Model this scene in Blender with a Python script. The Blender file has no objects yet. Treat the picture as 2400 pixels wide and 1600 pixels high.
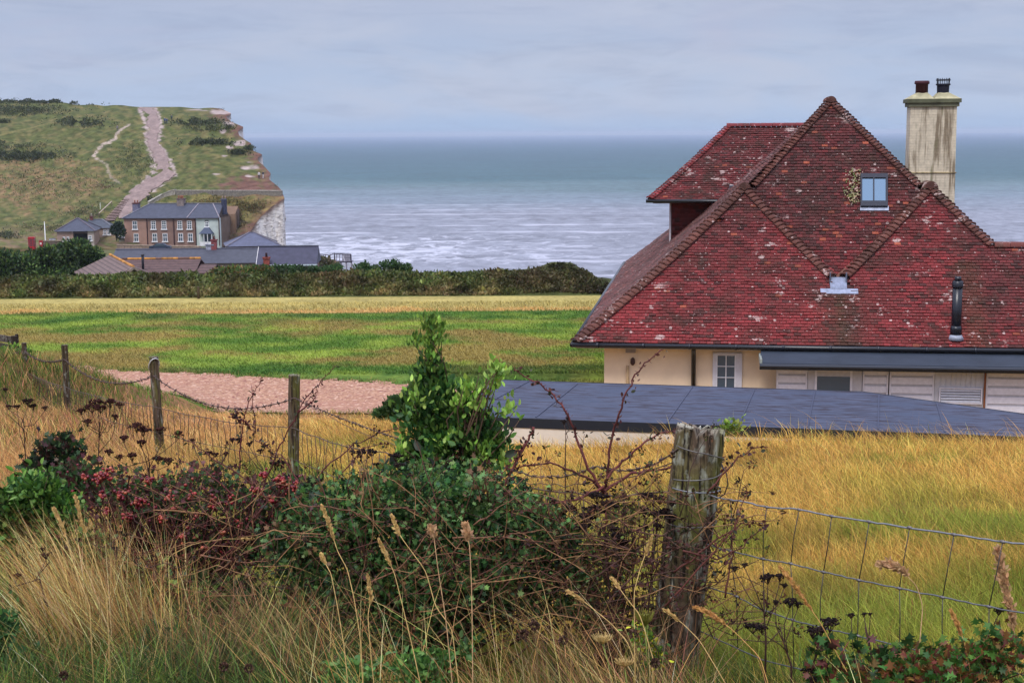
import bpy, math, random
import numpy as np
rnd = random.Random(7)
rng = np.random.default_rng(11)
S = bpy.context.scene
C = S.collection
PI = math.pi

# ------------------------------------------------------------------ camera model (eye at the origin, sea 38 m below)
FPX = 3333.33
TH = math.atan(487.4 / FPX)
RO = math.radians(.37)
Fw = np.array([0, math.cos(TH), -math.sin(TH)])
R0 = np.array([1., 0, 0]); U0 = np.array([0, math.sin(TH), math.cos(TH)])
Rt = R0 * math.cos(RO) - U0 * math.sin(RO)
Up = U0 * math.cos(RO) + R0 * math.sin(RO)
def D(u, v):
    u = np.asarray(u, float)[..., None]; v = np.asarray(v, float)[..., None]
    return Fw + Rt * ((u - 1200) / FPX) + Up * ((800 - v) / FPX)
def W(u, v, Y):
    d = D(u, v); return d * (np.asarray(Y, float)[..., None] / d[..., 1:2])
def G(u, v, z):
    d = D(u, v); return d * (np.asarray(z, float)[..., None] / d[..., 2:3])
def RP(u, v, p0, n):
    d = D(u, v); n = np.asarray(n, float)
    return d * ((np.dot(np.asarray(p0), n)) / np.sum(d * n, -1))[..., None]
def PX(p):
    p = np.asarray(p, float); k = p @ Fw
    return 1200 + FPX * (p @ Rt) / k, 800 - FPX * (p @ Up) / k
SEA = -38.0

def L(r, g, b, k=1.0):
    o = []
    for c in (r, g, b):
        c /= 255.
        o.append((c / 12.92 if c < .04045 else ((c + .055) / 1.055) ** 2.4) * k)
    return tuple(o)
def L4(r, g, b, k=1.0): return L(r, g, b, k) + (1,)

def vn(x, y, s=1.0, seed=0):
    """smooth pseudo noise, about -1..1"""
    r = np.random.default_rng(seed); o = 0; w = 0
    for i in range(7):
        a = r.uniform(0, PI); k = r.uniform(.5, 2.2) / s; p = r.uniform(0, 6.28, 2); am = 1 / (k * s) ** .6
        c, q = math.cos(a), math.sin(a)
        o = o + am * np.sin(k * (c * x + q * y) * 2 + p[0] + 1.3 * np.sin(k * (c * y - q * x) * 1.7 + p[1])); w += am
    return o / w * 2.0
def sst(a, b, x):
    t = np.clip((np.asarray(x, float) - a) / (b - a), 0, 1); return t * t * (3 - 2 * t)
def inpoly(x, y, P):
    x = np.asarray(x, float); y = np.asarray(y, float); r = np.zeros(x.shape, bool)
    for (x0, y0), (x1, y1) in zip(P, P[1:] + P[:1]):
        if y0 == y1: continue
        r ^= ((y0 > y) != (y1 > y)) & (x < (x1 - x0) * (y - y0) / (y1 - y0) + x0)
    return r
def polydist(x, y, P, closed=True):
    x = np.asarray(x, float); y = np.asarray(y, float); m = np.full(x.shape, 1e9)
    for (x0, y0), (x1, y1) in zip(P[:-1] if not closed else P, P[1:] if not closed else P[1:] + P[:1]):
        dx, dy = x1 - x0, y1 - y0; q = dx * dx + dy * dy + 1e-12
        t = np.clip(((x - x0) * dx + (y - y0) * dy) / q, 0, 1)
        m = np.minimum(m, np.hypot(x - x0 - t * dx, y - y0 - t * dy))
    return m

# ------------------------------------------------------------------ object helpers
def wl(o):
    v = np.zeros(3)
    while o is not None:
        v = v + np.array(o.location); o = o.parent
    return v
def tag(o, label=None, cat=None, group=None, kind=None):
    if label: o['label'] = label
    if cat: o['category'] = cat
    if group: o['group'] = group
    if kind: o['kind'] = kind
    return o
def thing(name, label, cat, loc, group=None):
    o = bpy.data.objects.new(name, None); C.objects.link(o)
    o.location = tuple(float(q) for q in loc); o.empty_display_size = .2
    return tag(o, label, cat, group)
def mk(name, V, F, mat, parent=None, col=None, smooth=False, label=None, cat=None, group=None, kind=None, origin=None):
    V = np.array(V, dtype=np.float64).reshape(-1, 3)
    off = wl(parent) if parent is not None else np.zeros(3)
    me = bpy.data.meshes.new(name)
    if parent is None and kind is None:
        loc = np.array(origin, float) if origin is not None else np.array([V[:, 0].mean(), V[:, 1].mean(), V[:, 2].min()])
        off = loc
    V = V - off
    if isinstance(F, np.ndarray):
        m, k = F.shape
        me.vertices.add(len(V)); me.vertices.foreach_set('co', V.ravel().astype(np.float32))
        me.loops.add(m * k); me.loops.foreach_set('vertex_index', F.ravel().astype(np.int32))
        me.polygons.add(m); me.polygons.foreach_set('loop_start', (np.arange(m) * k).astype(np.int32))
        me.update(calc_edges=True)
    else:
        me.from_pydata([tuple(p) for p in V], [], F)
    if col is not None:
        col = np.asarray(col, np.float32)
        if col.ndim == 1: col = np.tile(col, (len(V), 1))
        if col.shape[1] == 3: col = np.hstack([col, np.ones((len(col), 1), np.float32)])
        a = me.color_attributes.new('Col', 'FLOAT_COLOR', 'POINT'); a.data.foreach_set('color', np.clip(col, 0, 1).ravel())
    if smooth: me.polygons.foreach_set('use_smooth', [True] * len(me.polygons))
    me.materials.append(mat)
    o = bpy.data.objects.new(name, me); C.objects.link(o)
    if parent is not None: o.parent = parent
    elif kind is None: o.location = tuple(off)
    return tag(o, label, cat, group, kind)
def dup(root, loc, label=None, group=None):
    def cp(o, par):
        c = o.copy(); C.objects.link(c)
        if par is not None: c.parent = par
        for ch in [q for q in bpy.data.objects if q.parent == o]: cp(ch, c)
        return c
    r = cp(root, None); r.location = tuple(float(q) for q in loc)
    if label: r['label'] = label
    if group: r['group'] = group
    return r

class MB:
    def __init__(s, T=None): s.v = []; s.f = []; s.c = []; s.n = 0; s.T = T; s.col = (1, 1, 1)
    def add(s, V, F, col=None):
        V = np.asarray(V, float).reshape(-1, 3)
        if s.T is not None: V = s.T(V)
        s.v.append(V); n = s.n
        s.f += [tuple(int(i) + n for i in f) for f in F]
        c = s.col if col is None else col
        c = np.asarray(c, float)
        s.c.append(np.tile(c[:3], (len(V), 1)) if c.ndim == 1 else c[:, :3])
        s.n += len(V); return s
    def box(s, x0, x1, y0, y1, z0, z1, col=None):
        V = [(x, y, z) for x in (x0, x1) for y in (y0, y1) for z in (z0, z1)]
        return s.add(V, [(0, 1, 3, 2), (4, 6, 7, 5), (0, 4, 5, 1), (2, 3, 7, 6), (0, 2, 6, 4), (1, 5, 7, 3)], col)
    def obox(s, c, ax, ay, az, col=None):
        c, ax, ay, az = (np.asarray(q, float) for q in (c, ax, ay, az))
        V = [c + i * ax + j * ay + k * az for i in (-1, 1) for j in (-1, 1) for k in (-1, 1)]
        return s.add(V, [(0, 1, 3, 2), (4, 6, 7, 5), (0, 4, 5, 1), (2, 3, 7, 6), (0, 2, 6, 4), (1, 5, 7, 3)], col)
    def bar(s, p, q, w, h=None, col=None, up=(0, 0, 1)):
        p, q = np.asarray(p, float), np.asarray(q, float); h = h or w
        d = q - p; l = np.linalg.norm(d); d = d / l
        sd = np.cross(d, up); sd = sd / (np.linalg.norm(sd) or 1); u = np.cross(sd, d)
        return s.obox((p + q) / 2, d * l / 2, sd * w / 2, u * h / 2, col)
    def tube(s, path, r, n=6, col=None, cap=True):
        P = np.asarray(path, float); m = len(P); r = np.broadcast_to(np.asarray(r, float), (m,))
        T = np.gradient(P, axis=0); T /= np.linalg.norm(T, axis=1)[:, None] + 1e-12
        ref = np.array([0, 0, 1.]) if abs(T[0][2]) < .9 else np.array([1., 0, 0])
        V = []
        a = np.arange(n) / n * 2 * PI
        for i in range(m):
            A = np.cross(T[i], ref); A /= np.linalg.norm(A) + 1e-12; B = np.cross(A, T[i]); ref = B
            V.append(P[i] + r[i] * (np.cos(a)[:, None] * A + np.sin(a)[:, None] * B))
        F = [(i * n + j, i * n + (j + 1) % n, (i + 1) * n + (j + 1) % n, (i + 1) * n + j) for i in range(m - 1) for j in range(n)]
        if cap: F += [tuple(range(n - 1, -1, -1)), tuple(range((m - 1) * n, m * n))]
        cc = None
        if col is not None:
            cc = np.asarray(col, float)
            if cc.ndim == 2: cc = np.repeat(cc, n, axis=0)
        return s.add(np.vstack(V), F, cc)
    def prism(s, poly, z0, z1, col=None):
        n = len(poly); V = [(x, y, z0) for x, y in poly] + [(x, y, z1) for x, y in poly]
        return s.add(V, [tuple(range(n - 1, -1, -1)), tuple(range(n, 2 * n))] + [(i, (i + 1) % n, n + (i + 1) % n, n + i) for i in range(n)], col)
    def slab(s, pts, th, col=None):
        """flat polygon of 3-D points, thickened by vector th"""
        P = np.asarray(pts, float); n = len(P)
        return s.add(np.vstack([P, P + np.asarray(th, float)]), [tuple(range(n)), tuple(range(2 * n - 1, n - 1, -1))] + [((i + 1) % n, i, n + i, n + (i + 1) % n) for i in range(n)], col)
    def build(s, name, mat, parent=None, smooth=False, **k):
        return mk(name, np.vstack(s.v), s.f, mat, parent, np.vstack(s.c), smooth, **k)

# ------------------------------------------------------------------ scatter of small leaf / blade shapes
def rotmats(Y, nseed=None):
    """orthonormal frames whose 2nd column is the direction Y (n,3)"""
    n = len(Y); Y = Y / (np.linalg.norm(Y, axis=1)[:, None] + 1e-9)
    q = rng.normal(size=(n, 3)) if nseed is None else nseed
    X = np.cross(Y, q); X /= np.linalg.norm(X, axis=1)[:, None] + 1e-9
    Z = np.cross(X, Y)
    return np.stack([X, Y, Z], axis=2)
def scat(TV, TF, P, R, s, col):
    TV = np.asarray(TV, float); TF = np.asarray(TF, int); n = len(P); k = len(TV)
    s = np.broadcast_to(np.asarray(s, float), (n,))
    V = np.einsum('nij,kj->nki', R, TV) * s[:, None, None] + P[:, None, :]
    F = TF[None] + (np.arange(n) * k)[:, None, None]
    return V.reshape(-1, 3), F.reshape(-1, TF.shape[1]), np.repeat(np.asarray(col, float), k, axis=0)
LEAF = ([(0, 0, 0), (.26, .3, .06), (.22, .68, .05), (0, 1, -.05), (-.22, .68, .05), (-.26, .3, .06)], [(0, 1, 2), (0, 2, 3), (0, 3, 4), (0, 4, 5)])
HAW = ([(0, .45, 0), (0, 0, 0), (.1, .22, .03), (.46, .22, .1), (.2, .45, .04), (.52, .6, .1), (.18, .7, .03), (0, 1, -.04), (-.18, .7, .03), (-.52, .6, .1), (-.2, .45, .04), (-.46, .22, .1), (-.1, .22, .03)],
       [(0, i, i + 1) for i in range(1, 12)] + [(0, 12, 1)])
t_ = (1 + 5 ** .5) / 2
_ic = np.array([(-1, t_, 0), (1, t_, 0), (-1, -t_, 0), (1, -t_, 0), (0, -1, t_), (0, 1, t_), (0, -1, -t_), (0, 1, -t_), (t_, 0, -1), (t_, 0, 1), (-t_, 0, -1), (-t_, 0, 1)]) / 1.902
ICO = (_ic, [(0, 11, 5), (0, 5, 1), (0, 1, 7), (0, 7, 10), (0, 10, 11), (1, 5, 9), (5, 11, 4), (11, 10, 2), (10, 7, 6), (7, 1, 8), (3, 9, 4), (3, 4, 2), (3, 2, 6), (3, 6, 8), (3, 8, 9), (4, 9, 5), (2, 4, 11), (6, 2, 10), (8, 6, 7), (9, 8, 1)])
def jit(cols, n, j=.18, w=None):
    cols = np.array(cols, float); i = rng.choice(len(cols), n, p=w)
    return np.clip(cols[i] * (1 + rng.normal(0, j, (n, 1))) * (1 + rng.normal(0, j * .35, (n, 3))), .002, 1)

def blades(P, H, wd, lean, col, bend=.35, sd=None):
    """grass blades: base points P (n,3), heights H, widths wd, lean vectors (n,2)"""
    n = len(P); a = rng.uniform(0, PI, n); sx = np.cos(a); sy = np.sin(a) * .6
    H = np.broadcast_to(H, (n,)); wd = np.broadcast_to(wd, (n,))
    ld = lean
    def pt(t, w):
        z = H * t * (1 - .12 * t); o = (t ** 1.7)
        x = P[:, 0] + ld[:, 0] * o * H; y = P[:, 1] + ld[:, 1] * o * H
        return np.stack([x + sx * w, y + sy * w, P[:, 2] + z - .03 * (t == 0)], 1)
    V = np.stack([pt(0, -wd / 2), pt(0, wd / 2), pt(.4, -wd * .45), pt(.4, wd * .45), pt(.75, -wd * .3), pt(.75, wd * .3), pt(1, 0)], 1).reshape(-1, 3)
    T = np.array([(0, 1, 3), (0, 3, 2), (2, 3, 5), (2, 5, 4), (4, 5, 6)])
    F = (T[None] + (np.arange(n) * 7)[:, None, None]).reshape(-1, 3)
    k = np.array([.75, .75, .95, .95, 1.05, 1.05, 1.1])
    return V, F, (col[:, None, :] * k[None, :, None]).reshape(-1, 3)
def merge(parts):
    V = []; F = []; Cc = []; n = 0
    for v, f, c in parts:
        V.append(v); F.append(f + n); Cc.append(c); n += len(v)
    return np.vstack(V), np.vstack(F), np.vstack(Cc)

# ------------------------------------------------------------------ materials
def newmat(name):
    m = bpy.data.materials.new(name); m.use_nodes = True; nt = m.node_tree
    for n in list(nt.nodes): nt.nodes.remove(n)
    o = nt.nodes.new('ShaderNodeOutputMaterial'); b = nt.nodes.new('ShaderNodeBsdfPrincipled')
    nt.links.new(b.outputs[0], o.inputs[0]); return m, nt, b, o
class N:
    """small node-graph helper"""
    def __init__(s, nt): s.nt = nt
    def n(s, t, **k):
        x = s.nt.nodes.new(t)
        for a, b in k.items(): setattr(x, a, b)
        return x
    def l(s, a, b): s.nt.links.new(a, b)
    def set(s, inp, v):
        if hasattr(v, 'links') or isinstance(v, bpy.types.NodeSocket): s.l(v, inp)
        else: inp.default_value = v
    def coord(s, scale=(1, 1, 1), kind='Object', loc=(0, 0, 0)):
        t = s.n('ShaderNodeTexCoord'); m = s.n('ShaderNodeMapping'); m.inputs['Scale'].default_value = scale; m.inputs['Location'].default_value = loc
        s.l(t.outputs[kind], m.inputs[0]); return m.outputs[0]
    def wpos(s, scale=(1, 1, 1), loc=(0, 0, 0)):
        g = s.n('ShaderNodeNewGeometry'); m = s.n('ShaderNodeMapping'); m.inputs['Scale'].default_value = scale; m.inputs['Location'].default_value = loc
        s.l(g.outputs['Position'], m.inputs[0]); return m.outputs[0]
    def noise(s, vec, scale=1., det=3., rough=.55, dist=0.):
        x = s.n('ShaderNodeTexNoise'); s.l(vec, x.inputs['Vector']); x.inputs['Scale'].default_value = scale
        x.inputs['Detail'].default_value = det; x.inputs['Roughness'].default_value = rough; x.inputs['Distortion'].default_value = dist; return x.outputs[0]
    def ramp(s, fac, stops, interp='LINEAR'):
        r = s.n('ShaderNodeValToRGB'); r.color_ramp.interpolation = interp; e = r.color_ramp.elements
        while len(e) < len(stops): e.new(.5)
        for i, (p, c) in enumerate(stops):
            e[i].position = p; e[i].color = (c, c, c, 1) if isinstance(c, (int, float)) else (tuple(c) + (1,))[:4]
        s.l(fac, r.inputs[0]); return r.outputs[0]
    def mix(s, fac, a, b, mode='MIX'):
        m = s.n('ShaderNodeMix', data_type='RGBA', blend_type=mode)
        s.set(m.inputs[0], fac)
        for i, v in ((6, a), (7, b)):
            if isinstance(v, (tuple, list)): v = (tuple(v) + (1,))[:4]
            s.set(m.inputs[i], v)
        return m.outputs[2]
    def math(s, op, a, b=0., c=None):
        m = s.n('ShaderNodeMath', operation=op); s.set(m.inputs[0], a); s.set(m.inputs[1], b)
        if c is not None: s.set(m.inputs[2], c)
        return m.outputs[0]
    def mr(s, v, a, b, c=0., d=1., smooth=False):
        m = s.n('ShaderNodeMapRange'); m.clamp = True
        if smooth: m.interpolation_type = 'SMOOTHSTEP'
        s.l(v, m.inputs[0])
        for i, q in enumerate((a, b, c, d)): m.inputs[i + 1].default_value = q
        return m.outputs[0]
    def xyz(s, v):
        x = s.n('ShaderNodeSeparateXYZ'); s.l(v, x.inputs[0]); return x.outputs
    def bump(s, h, strength=.5, dist=.01):
        b = s.n('ShaderNodeBump'); b.inputs['Strength'].default_value = strength; b.inputs['Distance'].default_value = dist
        s.l(h, b.inputs['Height']); return b.outputs[0]
def vmat(name, rough=.8, spec=.3, nz=.25, nscale=8., bump=.0, bdist=.01, transl=0., metal=0., stretch=(1, 1, 1)):
    """vertex colour 'Col' times a little noise"""
    m, nt, b, o = newmat(name); g = N(nt)
    a = g.n('ShaderNodeAttribute', attribute_name='Col'); col = a.outputs['Color']
    if nz or bump:
        v = g.coord(stretch); f = g.noise(v, nscale, 4)
    if nz:
        k = g.mr(f, .3, .7, 1 - nz, 1 + nz)
        mm = g.n('ShaderNodeVectorMath', operation='SCALE'); g.l(col, mm.inputs[0]); g.l(k, mm.inputs['Scale']); col = mm.outputs[0]
    g.l(col, b.inputs['Base Color']); b.inputs['Roughness'].default_value = rough; b.inputs['Specular IOR Level'].default_value = spec
    b.inputs['Metallic'].default_value = metal
    if bump: g.l(g.bump(f, bump, bdist), b.inputs['Normal'])
    if transl:
        t = g.n('ShaderNodeBsdfTranslucent'); g.l(col, t.inputs[0]); mx = g.n('ShaderNodeMixShader'); mx.inputs[0].default_value = transl
        g.l(b.outputs[0], mx.inputs[1]); g.l(t.outputs[0], mx.inputs[2]); g.l(mx.outputs[0], o.inputs[0])
    return m
M = {}
M['grass'] = vmat('grass_blades', .65, .25, 0, transl=.35)
M['leaf'] = vmat('leaves', .55, .35, .0, transl=.22)
M['berry'] = vmat('berries', .35, .5, 0)
M['stem'] = vmat('stems', .75, .25, .3, 60)
M['dead'] = vmat('dead_heads', .95, .1, .3, 80)
M['ground'] = vmat('ground_soil_grass', .95, .1, .3, 6., .8, .05)
M['plain'] = vmat('painted', .6, .3, .08, 12)
M['stone'] = vmat('rubble_stone', .9, .2, .35, 3., .5, .05)
M['far'] = vmat('far_surfaces', .85, .2, .14, 1.2)
M['slate'] = vmat('slate', .6, .35, .2, 1.5, .3, .02)
M['wire'] = vmat('galvanised_wire', .5, .5, .25, 90, metal=.4)
M['gloss'] = vmat('gloss_paint', .3, .5, .05, 10)
M['lead'] = vmat('sheet_lead', .5, .5, .3, 9, .3, .01, metal=.2)
M['tile'] = None
# ------------------------------------------------------------------ camera, light, sky
cam_d = bpy.data.cameras.new('camera'); cam = bpy.data.objects.new('camera', cam_d); C.objects.link(cam); S.camera = cam
cam_d.lens = 50; cam_d.sensor_width = 36; cam_d.clip_end = 80000; cam_d.clip_start = .1
from mathutils import Matrix
mw = Matrix.Identity(4)
for i in range(3):
    mw[i][0] = Rt[i]; mw[i][1] = Up[i]; mw[i][2] = -Fw[i]
cam.matrix_world = mw
S.view_settings.view_transform = 'Standard'; S.view_settings.look = 'None'; S.view_settings.gamma = 1
EXPO = .5
S.view_settings.exposure = EXPO
S.render.resolution_x = 1024; S.render.resolution_y = 682
S.cycles.max_bounces = 5; S.cycles.diffuse_bounces = 2; S.cycles.glossy_bounces = 2; S.cycles.transmission_bounces = 3
S.cycles.transparent_max_bounces = 6; S.cycles.volume_bounces = 0; S.cycles.caustics_reflective = False; S.cycles.caustics_refractive = False
S.cycles.use_denoising = True
SUN_EL, SUN_AZ = math.radians(56), math.radians(205)      # azimuth clockwise from +Y: behind the camera, a little to its left
ld = bpy.data.lights.new('sun', 'SUN'); sun = bpy.data.objects.new('sun', ld); C.objects.link(sun)
ld.energy = 1.5; ld.angle = math.radians(18); ld.color = (1, .95, .88)
sd = np.array([math.sin(SUN_AZ) * math.cos(SUN_EL), math.cos(SUN_AZ) * math.cos(SUN_EL), math.sin(SUN_EL)])
from mathutils import Vector
sun.rotation_euler = Vector(sd).to_track_quat('Z', 'Y').to_euler(); sun.location = (0, -20, 40)

wd_ = bpy.data.worlds.new('World'); S.world = wd_; wd_.use_nodes = True
nt = wd_.node_tree; g = N(nt)
for n in list(nt.nodes): nt.nodes.remove(n)
wo = g.n('ShaderNodeOutputWorld'); bg = g.n('ShaderNodeBackground'); g.l(bg.outputs[0], wo.inputs[0])
sk = g.n('ShaderNodeTexSky'); sk.sky_type = 'NISHITA'; sk.sun_disc = False; sk.sun_elevation = SUN_EL; sk.sun_rotation = SUN_AZ
tc = g.n('ShaderNodeTexCoord'); z = g.xyz(tc.outputs['Generated'])[2]
def cl(scale, sc, det, loc=(0, 0, 0), dist=.6, rough=.6):
    mp = g.n('ShaderNodeMapping'); mp.inputs['Scale'].default_value = scale; mp.inputs['Location'].default_value = loc
    g.l(tc.outputs['Generated'], mp.inputs[0]); return g.noise(mp.outputs[0], sc, det, rough, dist)
n1 = cl((1, 1, 4.), 5.0, 5); n2 = cl((1, 1, 5.5), 11, 6, (3, 1, 2)); n3 = cl((1, 1, 3), 2.4, 4, (7, 3, 0))
base = g.ramp(g.mr(z, 0, .16), [(0, L(158, 182, 218)), (.12, L(170, 187, 216)), (.35, L(164, 179, 208)), (.62, L(167, 175, 200)), (1, L(165, 169, 190))])
cloudy = g.mix(g.mr(n1, .36, .70, 0, .7, True), base, g.mix(.95, base, L(182, 188, 208)))
cloudy = g.mix(g.mr(n2, .44, .72, 0, .42, True), cloudy, L(146, 158, 188))
cloudy = g.mix(g.math('MULTIPLY', g.mr(n3, .48, .68, 0, .6, True), g.mr(z, .02, .07)), cloudy, L(176, 173, 197))
hz = g.math('SUBTRACT', 1., g.mr(z, .0, .016, 0, 1, True))
cloudy = g.mix(g.math('MULTIPLY', hz, .6), cloudy, L(158, 182, 216))
up = g.mr(z, .10, .9, 1.0, 3.2)
sc1 = g.n('ShaderNodeVectorMath', operation='SCALE'); g.l(cloudy, sc1.inputs[0]); g.l(g.math('MULTIPLY', up, 10.3 / (2 ** EXPO)), sc1.inputs['Scale'])
veil = g.mix(.06, sc1.outputs[0], sk.outputs[0])      # thin veil of the blue sky showing through the overcast
g.l(veil, bg.inputs[0]); bg.inputs[1].default_value = .11

# ------------------------------------------------------------------ sea
LAND = [(-58, 311), (-52, 290), (-45, 270), (-34, 248), (-26, 236), (-14, 175), (-4, 115), (1, 84), (3.5, 72.5), (9, 69.5), (20, 66), (40, 64), (140, 58), (140, -60), (-300, -60), (-300, 340), (-62, 340)]
m, nt, b, o = newmat('sea_water'); g = N(nt); M['sea'] = m
pos = g.wpos(); px_, py_, pz_ = g.xyz(pos)
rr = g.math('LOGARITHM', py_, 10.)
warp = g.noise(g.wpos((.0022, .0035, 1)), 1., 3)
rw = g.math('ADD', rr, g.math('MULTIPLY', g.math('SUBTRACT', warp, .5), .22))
colr = g.ramp(g.mr(rw, 2.5, 4.3), [(0, L(134, 137, 148)), (.18, L(130, 134, 144)), (.235, L(112, 126, 136)), (.275, L(88, 112, 116)), (.33, L(58, 92, 98)), (.5, L(52, 86, 98)), (.66, L(60, 92, 112)), (1, L(82, 110, 142))])  # paler blue at the far end paints horizon haze into the water colour
w1 = g.noise(g.wpos((.13, .10, 1)), 1., 6, .7, .6)
w2 = g.noise(g.wpos((.012, .016, 1), (3, 8, 0)), 1., 4, .55, .5)
w3 = g.noise(g.wpos((.25, .7, 1)), 1., 3, .6)
k = g.math('ADD', g.mr(w1, .35, .65, .66, 1.22), g.mr(w2, .3, .7, -.12, .12))
kk = g.n('ShaderNodeVectorMath', operation='SCALE'); g.l(colr, kk.inputs[0]); g.l(k, kk.inputs['Scale'])
# white caps everywhere, foam sheets in the surf close to the cliff
cap = g.noise(g.wpos((.07, .12, 1), (5, 2, 0)), 1., 6, .66, .3)
capm = g.math('MULTIPLY', g.mr(cap, .69, .73), .8)
surf = g.math('MULTIPLY', g.mr(py_, 395., 440.), g.mr(py_, 600., 470., 0, 1))
surfx = g.mr(px_, 90., -30.)
fo = g.noise(g.wpos((.10, .10, 1), (1, 7, 0)), 1., 7, .74, 1.0)
thr = g.math('MULTIPLY', surf, g.math('MULTIPLY_ADD', surfx, .14, .02))
foam = g.mr(g.math('ADD', fo, thr), .60, .70)
foam = g.math('MULTIPLY', foam, g.math('MULTIPLY', g.mr(surf, .02, .5), g.math('MULTIPLY_ADD', surfx, .5, .18)))
# long breaking crests
wv = g.n('ShaderNodeTexWave'); wv.wave_type = 'BANDS'; wv.bands_direction = 'Y'; g.l(g.wpos((.1, 1, 1)), wv.inputs['Vector'])
wv.inputs['Scale'].default_value = .0072; wv.inputs['Distortion'].default_value = 7.; wv.inputs['Detail'].default_value = 3.; wv.inputs['Detail Scale'].default_value = .09
cr = g.math('MULTIPLY', g.mr(wv.outputs['Fac'], .93, .985), g.mr(g.noise(g.wpos((.02, .02, 1), (9, 1, 0)), 1., 4), .42, .58))
cr = g.math('MULTIPLY', cr, g.math('MULTIPLY', g.mr(py_, 900., 640.), g.math('MULTIPLY_ADD', surfx, .6, .12)))
fm = g.math('MAXIMUM', g.math('MAXIMUM', foam, capm), cr)
g.l(g.mix(fm, kk.outputs[0], L(206, 208, 220)), b.inputs['Base Color'])
b.inputs['Roughness'].default_value = .55; b.inputs['Specular IOR Level'].default_value = .22
hh = g.math('ADD', g.math('MULTIPLY', w1, 1.2), g.math('MULTIPLY', w3, .35))
g.l(g.bump(hh, .8, 1.0), b.inputs['Normal'])
ys = np.concatenate([[-300, 0, 150, 250], np.geomspace(330, 900, 190), np.geomspace(930, 25000, 60)])
xs = np.concatenate([[-11000, -3000, -900, -400], np.linspace(-190, 330, 180), [500, 1200, 4000, 11000]])
X, Y = np.meshgrid(xs, ys)
am = np.where((Y > 325) & (Y < 880) & (X > -195) & (X < 335), 1, 0) * sst(325, 380, Y) * (1 - sst(600, 880, Y))
Zs = SEA + am * (.42 * np.sin(Y / 5.5 + 2.2 * vn(X, Y, 60, 3)) * (.6 + .4 * vn(X, Y, 30, 5)) + .3 * vn(X, Y * 2.2, 12, 4))
def gridF(r, c): 
    i = np.arange(r - 1)[:, None] * c + np.arange(c - 1)[None]; i = i.ravel()
    return np.stack([i, i + 1, i + c + 1, i + c], 1)
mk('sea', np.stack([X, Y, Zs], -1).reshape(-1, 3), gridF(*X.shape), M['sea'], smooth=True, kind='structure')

# ------------------------------------------------------------------ the ground sheet
SHED = [tuple(G(u, v, -4.9)[:2]) for u, v in ((1030, 972), (1156, 977), (2480, 1026), (2480, 982), (2400, 970), (2022, 918), (1160, 890))]
def shedY(x): return SHED[1][1] + (x - SHED[1][0]) * (SHED[2][1] - SHED[1][1]) / (SHED[2][0] - SHED[1][0])
YT = [70, 78, 100, 130, 150, 200, 240, 300, 330]; ZT = [-7.3, -9.5, -14.5, -18, -18.8, -21.8, -23, -23.9, -24.2]
def gz(x, y):
    x = np.asarray(x, float); y = np.asarray(y, float)
    s = sst(-3, .5, x)
    Yc = np.clip(y, -5, None)
    kl = .135 + .012 * sst(-6, -4, x)
    zl = -1.35 - kl * np.minimum(Yc, 22) - (.2175 - 2 * (kl - .135)) * np.clip(Yc - 22, 0, 11)
    zl = np.where(Yc > 33, -6.71 - .35 * sst(33, 37, Yc) - .006 * (Yc - 33), zl)
    ys_ = shedY(x)
    zr = -1.35 - (.162 + .005 * sst(3.6, 2.0, x)) * np.minimum(Yc, ys_ + .3)
    zr = zr + (-7.3 - zr) * sst(ys_ + .4, ys_ + 2.2, Yc)
    z = zl * (1 - s) + zr * s
    # bank of weeds at the far left end of the fence
    z = z + .95 * sst(-7.2, -8.8, x) * sst(15, 24, y) * (1 - sst(30, 41, y))
    z = np.where(y > 42, np.where(y < 60, -7.1 - (y - 42) * .011, np.interp(y, [60, 70] + YT[1:], [-7.3, -7.3] + ZT[1:])), z)
    z = z + .05 * vn(x, y, 1.7, 8) * (1 - sst(30, 36, y)) + .02 * vn(x, y, .5, 9) * (1 - sst(30, 36, y))
    z = z + .6 * vn(x, y, 14, 10) * sst(85, 120, y)
    return z
def land(x, y):
    inn = inpoly(x, y, LAND); d = polydist(x, y, LAND); return np.where(inn, d, -d)
GRAV = [tuple(G(u, v, -7.02)[:2]) for u, v in ((107, 847), (122, 880), (145, 915), (194, 941), (275, 954), (355, 962), (549, 982), (678, 986), (800, 990), (950, 990), (1130, 990), (1300, 985), (1300, 905), (1080, 900), (760, 884), (485, 871), (291, 863), (200, 853), (107, 844))]
C_GOLD = np.array(L(226, 176, 92)); C_GRN = np.array(L(132, 148, 54)); C_PINK = np.array(L(216, 158, 116)); C_DK = np.array(L(70, 72, 30))
def fieldcol(x, y):
    """colour of the long grass of the slope, for blades and soil alike"""
    n = vn(x, y * .8, 1.6, 21) * .6 + vn(x, y * .7, .5, 22) * .5
    grn = np.clip(1.0 - (y - 6.5) / 10 + n * 1.1, 0, 1) * .9
    pk = sst(-1.5, -6, x) * np.clip(.75 + n * .3, 0, 1) * sst(9, 14, y)
    c = C_GOLD * (1 - pk[..., None]) + C_PINK * pk[..., None]
    k_ = 1 + .22 * vn(x, y * .6, .8, 23) + .12 * vn(x, y * .8, .3, 24)
    return (c * (1 - grn[..., None]) + C_GRN * grn[..., None]) * k_[..., None]
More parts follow.
